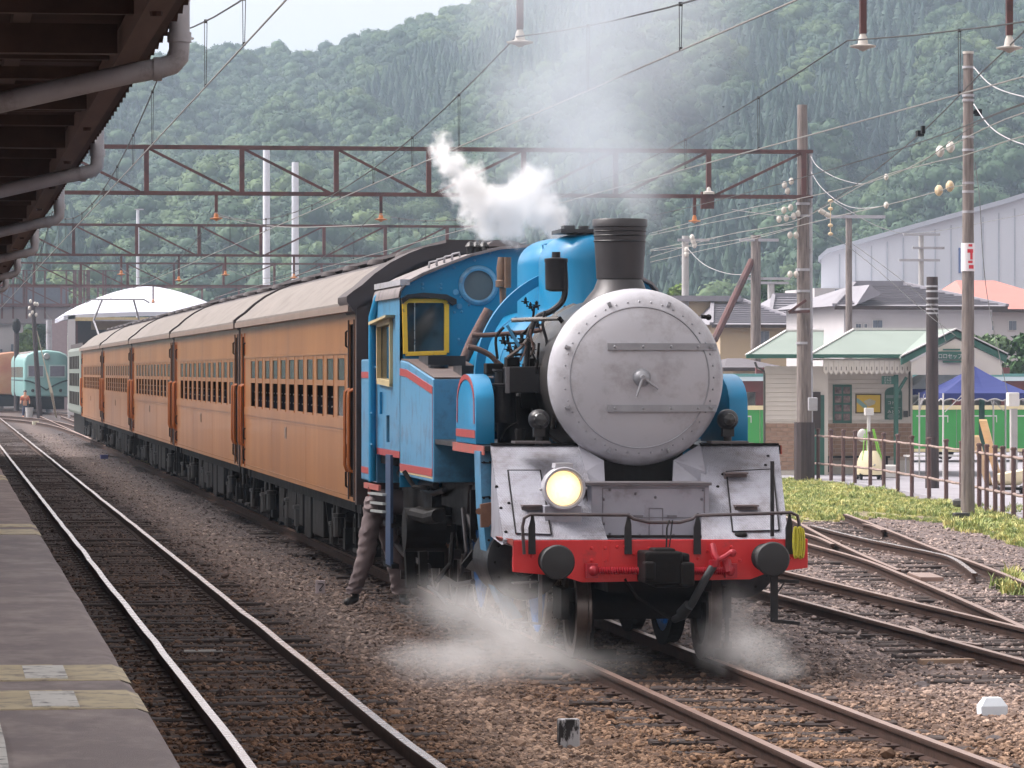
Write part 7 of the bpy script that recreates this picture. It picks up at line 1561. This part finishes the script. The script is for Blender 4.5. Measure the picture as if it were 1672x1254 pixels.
# warehouse
YWH = 230.; w_ = empty('warehouse', (FX(1500,YWH), YWH+10, -.2), 'large pale blue-white warehouse with a long sloping roofline and a row of small windows', 'building')
m_wh = mat('warehouse_cladding', srgb(206,210,220), srgb(196,201,212), .6, 0, .2); out = [P(1339,600,YWH), P(1341,418,YWH), P(1352,410,YWH), P(1470,377,YWH), P(1640,330,YWH), P(1760,290,YWH), P(1760,600,YWH)]
wd = Vector((30*math.tan(ang(1560)), 30, 0)); MB().prism(out, wd).build('wall', m_wh, w_)
rr = MB()
for a, b_ in zip([(1336,419),(1350,406),(1470,372),(1640,325)], [(1350,406),(1470,372),(1640,325),(1765,285)]): rr.prism([P(a[0],a[1],YWH-.5), P(b_[0],b_[1],YWH-.5), P(b_[0],b_[1]+8,YWH-.5), P(a[0],a[1]+8,YWH-.5)], wd)
rr.build('roof_edge', mat('warehouse_roof', srgb(176,182,194), srgb(160,166,180), .5), w_)
MB().bx(FX(1330,YWH-8), FX(1500,YWH-8), YWH-8, YWH, -.2, FZ(468,20,YWH-8)).build('annex', m_white3, w_)
for k in range(4): f_ = MB().bx(FX(1364+k*19,YWH-8.1), FX(1378+k*19,YWH-8.1), YWH-8.1, YWH-8, FZ(482,20,YWH-8), FZ(466+4,20,YWH-8)).build('window', m_win, w_)
for px in range(1370, 1760, 26): MB().bx(FX(px,YWH), FX(px,YWH)+.06, YWH-.06, YWH, 0, FZ(412-(px-1352)*.27+4,20,YWH)).build('cladding_seam', MATS['warehouse_roof'], w_)
MB().bx(FX(1565,YWH), FX(1568,YWH), YWH-.1, YWH, FZ(442,20,YWH), FZ(400,20,YWH)).build('blue_sign_strip', mat('blue_strip', srgb(96,120,170), None, .5), w_)

# shed with a curved white roof, overbridge and west side ----------------------
YSH = 235.; sh_ = empty('curved_roof_shed', (FX(240,YSH), YSH+8, -.2), 'open fronted shed with a shallow curved white roof behind the coaches', 'building')
m_shr = mat('white_sheet_roof', srgb(190,192,206), srgb(178,182,196), .5, 0, .5)
xa, xb = FX(104,YSH), FX(400,YSH); rg = []
def arcz(t, k): return FZ(515, 8, YSH)+(FZ(462,8,YSH)-FZ(515,8,YSH))*(max(0., 1-abs(2*t-1)**1.6))**.9*k
for y, k in ((YSH,.12),(YSH+8,1),(YSH+18,1.02)):
    rg.append([Vector((xa+(xb-xa)*t, y, arcz(t, k))) for t in np.linspace(0,1,17)]+[Vector((xa+(xb-xa)*t, y, arcz(t, k)-.25)) for t in np.linspace(1,0,17)])
MB().loft(rg).build('roof', m_shr, sh_, smooth=True); MB().bx(FX(111,YSH), FX(123,YSH), YSH, YSH+.5, -.2, FZ(515,8,YSH)).build('pillar', m_white3, sh_); MB().bx(FX(123.5,YSH), FX(127,YSH), YSH+.1, YSH+.4, -.2, FZ(520,8,YSH)).build('steel_post', m_gan, sh_)
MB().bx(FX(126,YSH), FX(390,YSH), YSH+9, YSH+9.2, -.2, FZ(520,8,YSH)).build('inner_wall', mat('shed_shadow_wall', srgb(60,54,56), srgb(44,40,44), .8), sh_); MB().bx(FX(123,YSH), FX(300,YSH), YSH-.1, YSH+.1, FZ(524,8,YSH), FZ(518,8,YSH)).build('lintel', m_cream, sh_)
MB().bx(FX(150,YSH), FX(300,YSH), YSH+1, YSH+1.3, FZ(538,8,YSH), FZ(524,8,YSH)).build('inner_sign', mat('dull_tan', srgb(130,112,90), None, .7), sh_)
YO = 285.; ob = empty('footbridge', (FX(80,YO), YO, -.2), 'grey covered overbridge with rusty steel columns standing above it, far behind the tracks', 'bridge')
MB().bx(FX(-200,YO), FX(118,YO), YO, YO+3, FZ(528,0,YO), FZ(499,0,YO)).build('deck_wall', mat('bridge_grey', srgb(128,122,124), srgb(108,102,106), .8, 0, .5, amt=1), ob)
MB().bx(FX(-200,YO), FX(122,YO), YO-.2, YO, FZ(501,0,YO), FZ(498,0,YO)).bx(FX(-200,YO), FX(212,YO), YO-.1, YO, FZ(467,0,YO), FZ(465,0,YO)).bx(FX(-200,YO), FX(212,YO), YO-.1, YO, FZ(442,0,YO), FZ(440.5,0,YO)).build('steel_beam', m_gan, ob)
for px in (-20,2,20,37,42,53,72,107,119,122,128,131,136,141,144,167,171,197,208): MB().bx(FX(px,YO), FX(px,YO)+.12, YO-.05, YO+.1, FZ(500,0,YO) if px > 110 or px % 2 else FZ(520,0,YO), FZ(440,0,YO)).build('steel_column', m_gan, ob)
MB().bx(FX(-200,YO+6), FX(112,YO+6), YO+6, YO+10, FZ(497,0,YO), FZ(466,0,YO)).build('rear_parapet', mat('slate_grey_wall', srgb(96,102,112), srgb(80,86,98), .8), ob)
MB().bx(FX(84,YO-6), FX(110,YO-6), YO-6, YO-2, -.2, FZ(523,0,YO-6)).build('stair_tower', mat('mauve_grey_wall', srgb(150,134,138), srgb(130,116,120), .8), ob); MB().bx(FX(-200,YO), FX(-60,YO), YO, YO+3, -.2, FZ(528,0,YO)).build('pier', MATS['bridge_grey'], ob)
far_pole(80, 522, None, 262, .2, galv, 'grey steel column in front of the green tree behind the railcar', name='steel_column')
x0, x1 = FX(-80,300), FX(38,300); h = empty('white_building', (x0, 306, -.2), 'plain white building at the far end beneath the overbridge', 'building'); MB().bx(x0, x1, 300, 312, -.2, FZ(530,0,300)).build('wall', m_white3, h); MB().bx(x0-.2, x1+.2, 299.8, 312.2, FZ(530,0,300), FZ(526,0,300)).build('roof', m_tile, h); MB().bx(FX(18,299.9), FX(22,299.9), 299.8, 300, FZ(577,0,300), FZ(562,0,300)).build('window', m_win, h); MB().bx(FX(0,299.9), FX(4,299.9), 299.8, 300, FZ(600,0,300), FZ(570,0,300)).build('window', m_win, h)
def small_tree(px, py0, py1, Y, n_, lab, mm, name='leafy_tree', seed=1):
    random.seed(seed); X = FX(px, Y); z0, z1 = FZ(py1, X, Y), FZ(py0, X, Y); o = empty(name, (X, Y, -.2), lab, 'tree'); h = z1-z0; r = h*.5
    MB().tube([(X,Y,-.2), (X+.1,Y,z0+h*.4), (X,Y,z0+h*.7)], [.16,.1,.04], 8).build('trunk', wood_pole, o)
    mb = MB()
    for _ in range(16):
        a = random.uniform(0, 6.28); rr = random.uniform(0, r*.75); c = (X+rr*math.cos(a), Y+rr*math.sin(a), z0+h*random.uniform(.3,.85)); leaf_cloud(mb, c, r*random.uniform(.25,.42), n_//16, .09+h*.014)
    mb.build('crown', mm, o)
def plain_leaf(nm, c1, c2): return mat(nm, c1, c2, .6, 0, 1.2, amt=1, spec=.2)
l1, l2 = plain_leaf('fresh_leaf', (.16,.24,.05), (.09,.16,.035)), plain_leaf('deep_leaf', (.05,.11,.035), (.03,.07,.025))
small_tree(44, 538, 592, 292, 2600, 'fresh green tree between the white building and the stair tower', l1, seed=1)
small_tree(66, 518, 590, 296, 3200, 'taller deep green tree beneath the overbridge', l2, seed=2)
small_tree(2, 598, 660, 288, 1600, 'olive green bush at the far edge beside the parked coach', l1, seed=3)
small_tree(1612, 545, 640, 118, 2000, 'wispy green shrub tree rising behind the navy tent', plain_leaf('grey_leaf', (.12,.18,.09), (.08,.13,.06)), seed=4)
small_tree(1110, 466, 520, 175, 1200, 'small green tree behind the flat-roofed house', l1, seed=5)
small_tree(1255, 452, 520, 180, 1400, 'round green tree behind the tiled roofs', l2, seed=6)
small_tree(1672, 545, 640, 120, 1800, 'green tree at the frame edge behind the navy tent', l2, seed=8)
# ================================================================== STEAM, SMOKE AND HAZE
def steam(name, c, size, blobs, dens, scale, seed, lab=None, col=(1,1,1), thr=.42, aniso=.0, soft=.25):
    """one closed body of vapour; its density is noise inside overlapping puffs"""
    m = bpy.data.materials.new(name+'_vapour'); m.use_nodes = True; nt = m.node_tree; N, L = nt.nodes, nt.links
    for q in list(N): N.remove(q)
    out = N.new('ShaderNodeOutputMaterial'); pv = N.new('ShaderNodeVolumePrincipled'); pv.inputs['Color'].default_value = (*col, 1); pv.inputs['Anisotropy'].default_value = aniso
    L.new(pv.outputs[0], out.inputs['Volume']); tc = N.new('ShaderNodeTexCoord')
    no = N.new('ShaderNodeTexNoise'); no.inputs['Scale'].default_value = scale; no.inputs['Detail'].default_value = 4; no.inputs['Roughness'].default_value = .62
    mp = N.new('ShaderNodeMapping'); mp.inputs['Location'].default_value = (seed, seed*2, 0); L.new(tc.outputs['Object'], mp.inputs['Vector']); L.new(mp.outputs[0], no.inputs['Vector'])
    # warp so the puffs get ragged edges
    wv = N.new('ShaderNodeVectorMath'); wv.operation = 'SUBTRACT'; wv.inputs[1].default_value = (.5,.5,.5); L.new(no.outputs['Color'], wv.inputs[0])
    ws = N.new('ShaderNodeVectorMath'); ws.operation = 'SCALE'; ws.inputs['Scale'].default_value = min(size)*.38; L.new(wv.outputs[0], ws.inputs[0])
    wa = N.new('ShaderNodeVectorMath'); wa.operation = 'ADD'; L.new(tc.outputs['Object'], wa.inputs[0]); L.new(ws.outputs[0], wa.inputs[1])
    acc = None
    for (x, y, z, rx, ry, rz, k) in blobs:
        s = N.new('ShaderNodeVectorMath'); s.operation = 'SUBTRACT'; s.inputs[1].default_value = (x, y, z); L.new(wa.outputs[0], s.inputs[0])
        d = N.new('ShaderNodeVectorMath'); d.operation = 'DIVIDE'; d.inputs[1].default_value = (rx, ry, rz); L.new(s.outputs[0], d.inputs[0])
        l = N.new('ShaderNodeVectorMath'); l.operation = 'LENGTH'; L.new(d.outputs[0], l.inputs[0])
        r = N.new('ShaderNodeMapRange'); r.interpolation_type = 'SMOOTHSTEP'; r.inputs['From Min'].default_value = 1; r.inputs['From Max'].default_value = soft; r.inputs['To Max'].default_value = k; L.new(l.outputs['Value'], r.inputs['Value'])
        if acc is None: acc = r.outputs[0]
        else:
            mx = N.new('ShaderNodeMath'); mx.operation = 'MAXIMUM'; L.new(acc, mx.inputs[0]); L.new(r.outputs[0], mx.inputs[1]); acc = mx.outputs[0]
    mn_ = N.new('ShaderNodeMapRange'); mn_.inputs['From Min'].default_value = thr-.14; mn_.inputs['From Max'].default_value = thr+.2; L.new(no.outputs['Fac'], mn_.inputs['Value'])
    mu = N.new('ShaderNodeMath'); mu.operation = 'MULTIPLY'; L.new(acc, mu.inputs[0]); L.new(mn_.outputs[0], mu.inputs[1])
    m2 = N.new('ShaderNodeMath'); m2.operation = 'MULTIPLY'; m2.inputs[1].default_value = dens; L.new(mu.outputs[0], m2.inputs[0]); L.new(m2.outputs[0], pv.inputs['Density'])
    b = MB().bx(c[0]-size[0]/2, c[0]+size[0]/2, c[1]-size[1]/2, c[1]+size[1]/2, c[2]-size[2]/2, c[2]+size[2]/2); o = b.build(name, m, org=c); tag(o, kind='stuff')
    return o
def px_blobs(c, Y, lst):
    c = Vector(c); out = []
    for px, py, rpx, dy, k, *e in lst:
        p = P(px, py, Y+dy); r = rpx*dep(p.x, p.y)/F; ex = e[0] if e else 1; out.append((p.x-c.x, p.y-c.y, p.z-c.z, r, r*(e[1] if len(e) > 1 else 1.1), r*ex, k))
    return out
c = Vector(P(822, 310, YB+6.4)); Yc = YB+6.4
steam('steam_plume', c, (2.1, 1.5, 1.8), px_blobs(c, Yc, [(722,232,22,0,.45,1.2),(735,262,28,0,.8,1.3),(760,300,38,0,1),(800,335,50,0,1,.8),(832,372,34,0,1),(838,335,42,0,1),(868,300,42,0,.7),(893,345,36,0,1,1.1),(908,370,22,0,.9,1.3),(790,370,34,0,.9)]), 26, 3.6, 3, thr=.40)
c = Vector(P(985, 150, YB+3.2))
steam('chimney_smoke', c, (5.0, 3.6, 5.2), px_blobs(c, YB+3, [(1017,338,66,-.8,2.8,.9),(1008,285,105,-.4,1.9,1),(975,235,160,0,1.15,1),(945,175,215,0,.75),(985,95,270,.2,.66),(1000,0,300,.2,.6),(890,290,120,0,.9)]), 1.1, .75, 7, thr=.33, col=(.72,.77,.83), soft=.0)
c = Vector((4.9, 31.6, .42))
steam('ground_steam', c, (4.4, 7.4, 1.35), px_blobs(c, 0, [(760,1080,130,30.6,1,.42,1.6),(690,1072,90,30.8,.9,.38,1.6),(830,1045,120,31.8,.8,.5,1.6),(790,1000,120,33.0,.6,.6,1.6),(720,985,90,33.6,.45,.6,1.6),(880,1075,120,31.2,.6,.38,1.6),(860,990,80,33.4,.4,.7,1.4),(980,1085,110,31.6,.1,.3,1.4)]), 2.5, 1.8, 11, thr=.40, soft=-.1)
c = Vector((7.55, 33.6, .28))
steam('cylinder_steam', c, (2.4, 3.0, 1.2), px_blobs(c, 0, [(1195,1050,80,33.9,1,.8),(1230,1065,85,33.5,.8,.6),(1275,1088,70,33.2,.5,.45),(1205,1005,60,34.2,.9,1.1)]), 3.0, 2.6, 17, thr=.38, soft=-.1)
hz_m = bpy.data.materials.new('haze_air'); hz_m.use_nodes = True; nt = hz_m.node_tree
for q in list(nt.nodes): nt.nodes.remove(q)
ho_ = nt.nodes.new('ShaderNodeOutputMaterial'); hv_ = nt.nodes.new('ShaderNodeVolumePrincipled'); hv_.inputs['Color'].default_value = (.66,.82,1.0,1); hv_.inputs['Density'].default_value = .00037; hv_.inputs['Anisotropy'].default_value = .2
nt.links.new(hv_.outputs[0], ho_.inputs['Volume'])
hz_o = MB().bx(-3300, 3300, -340, 4700, -5, 190).build("haze", hz_m, org=(0, 0, -5)); tag(hz_o, kind='stuff')
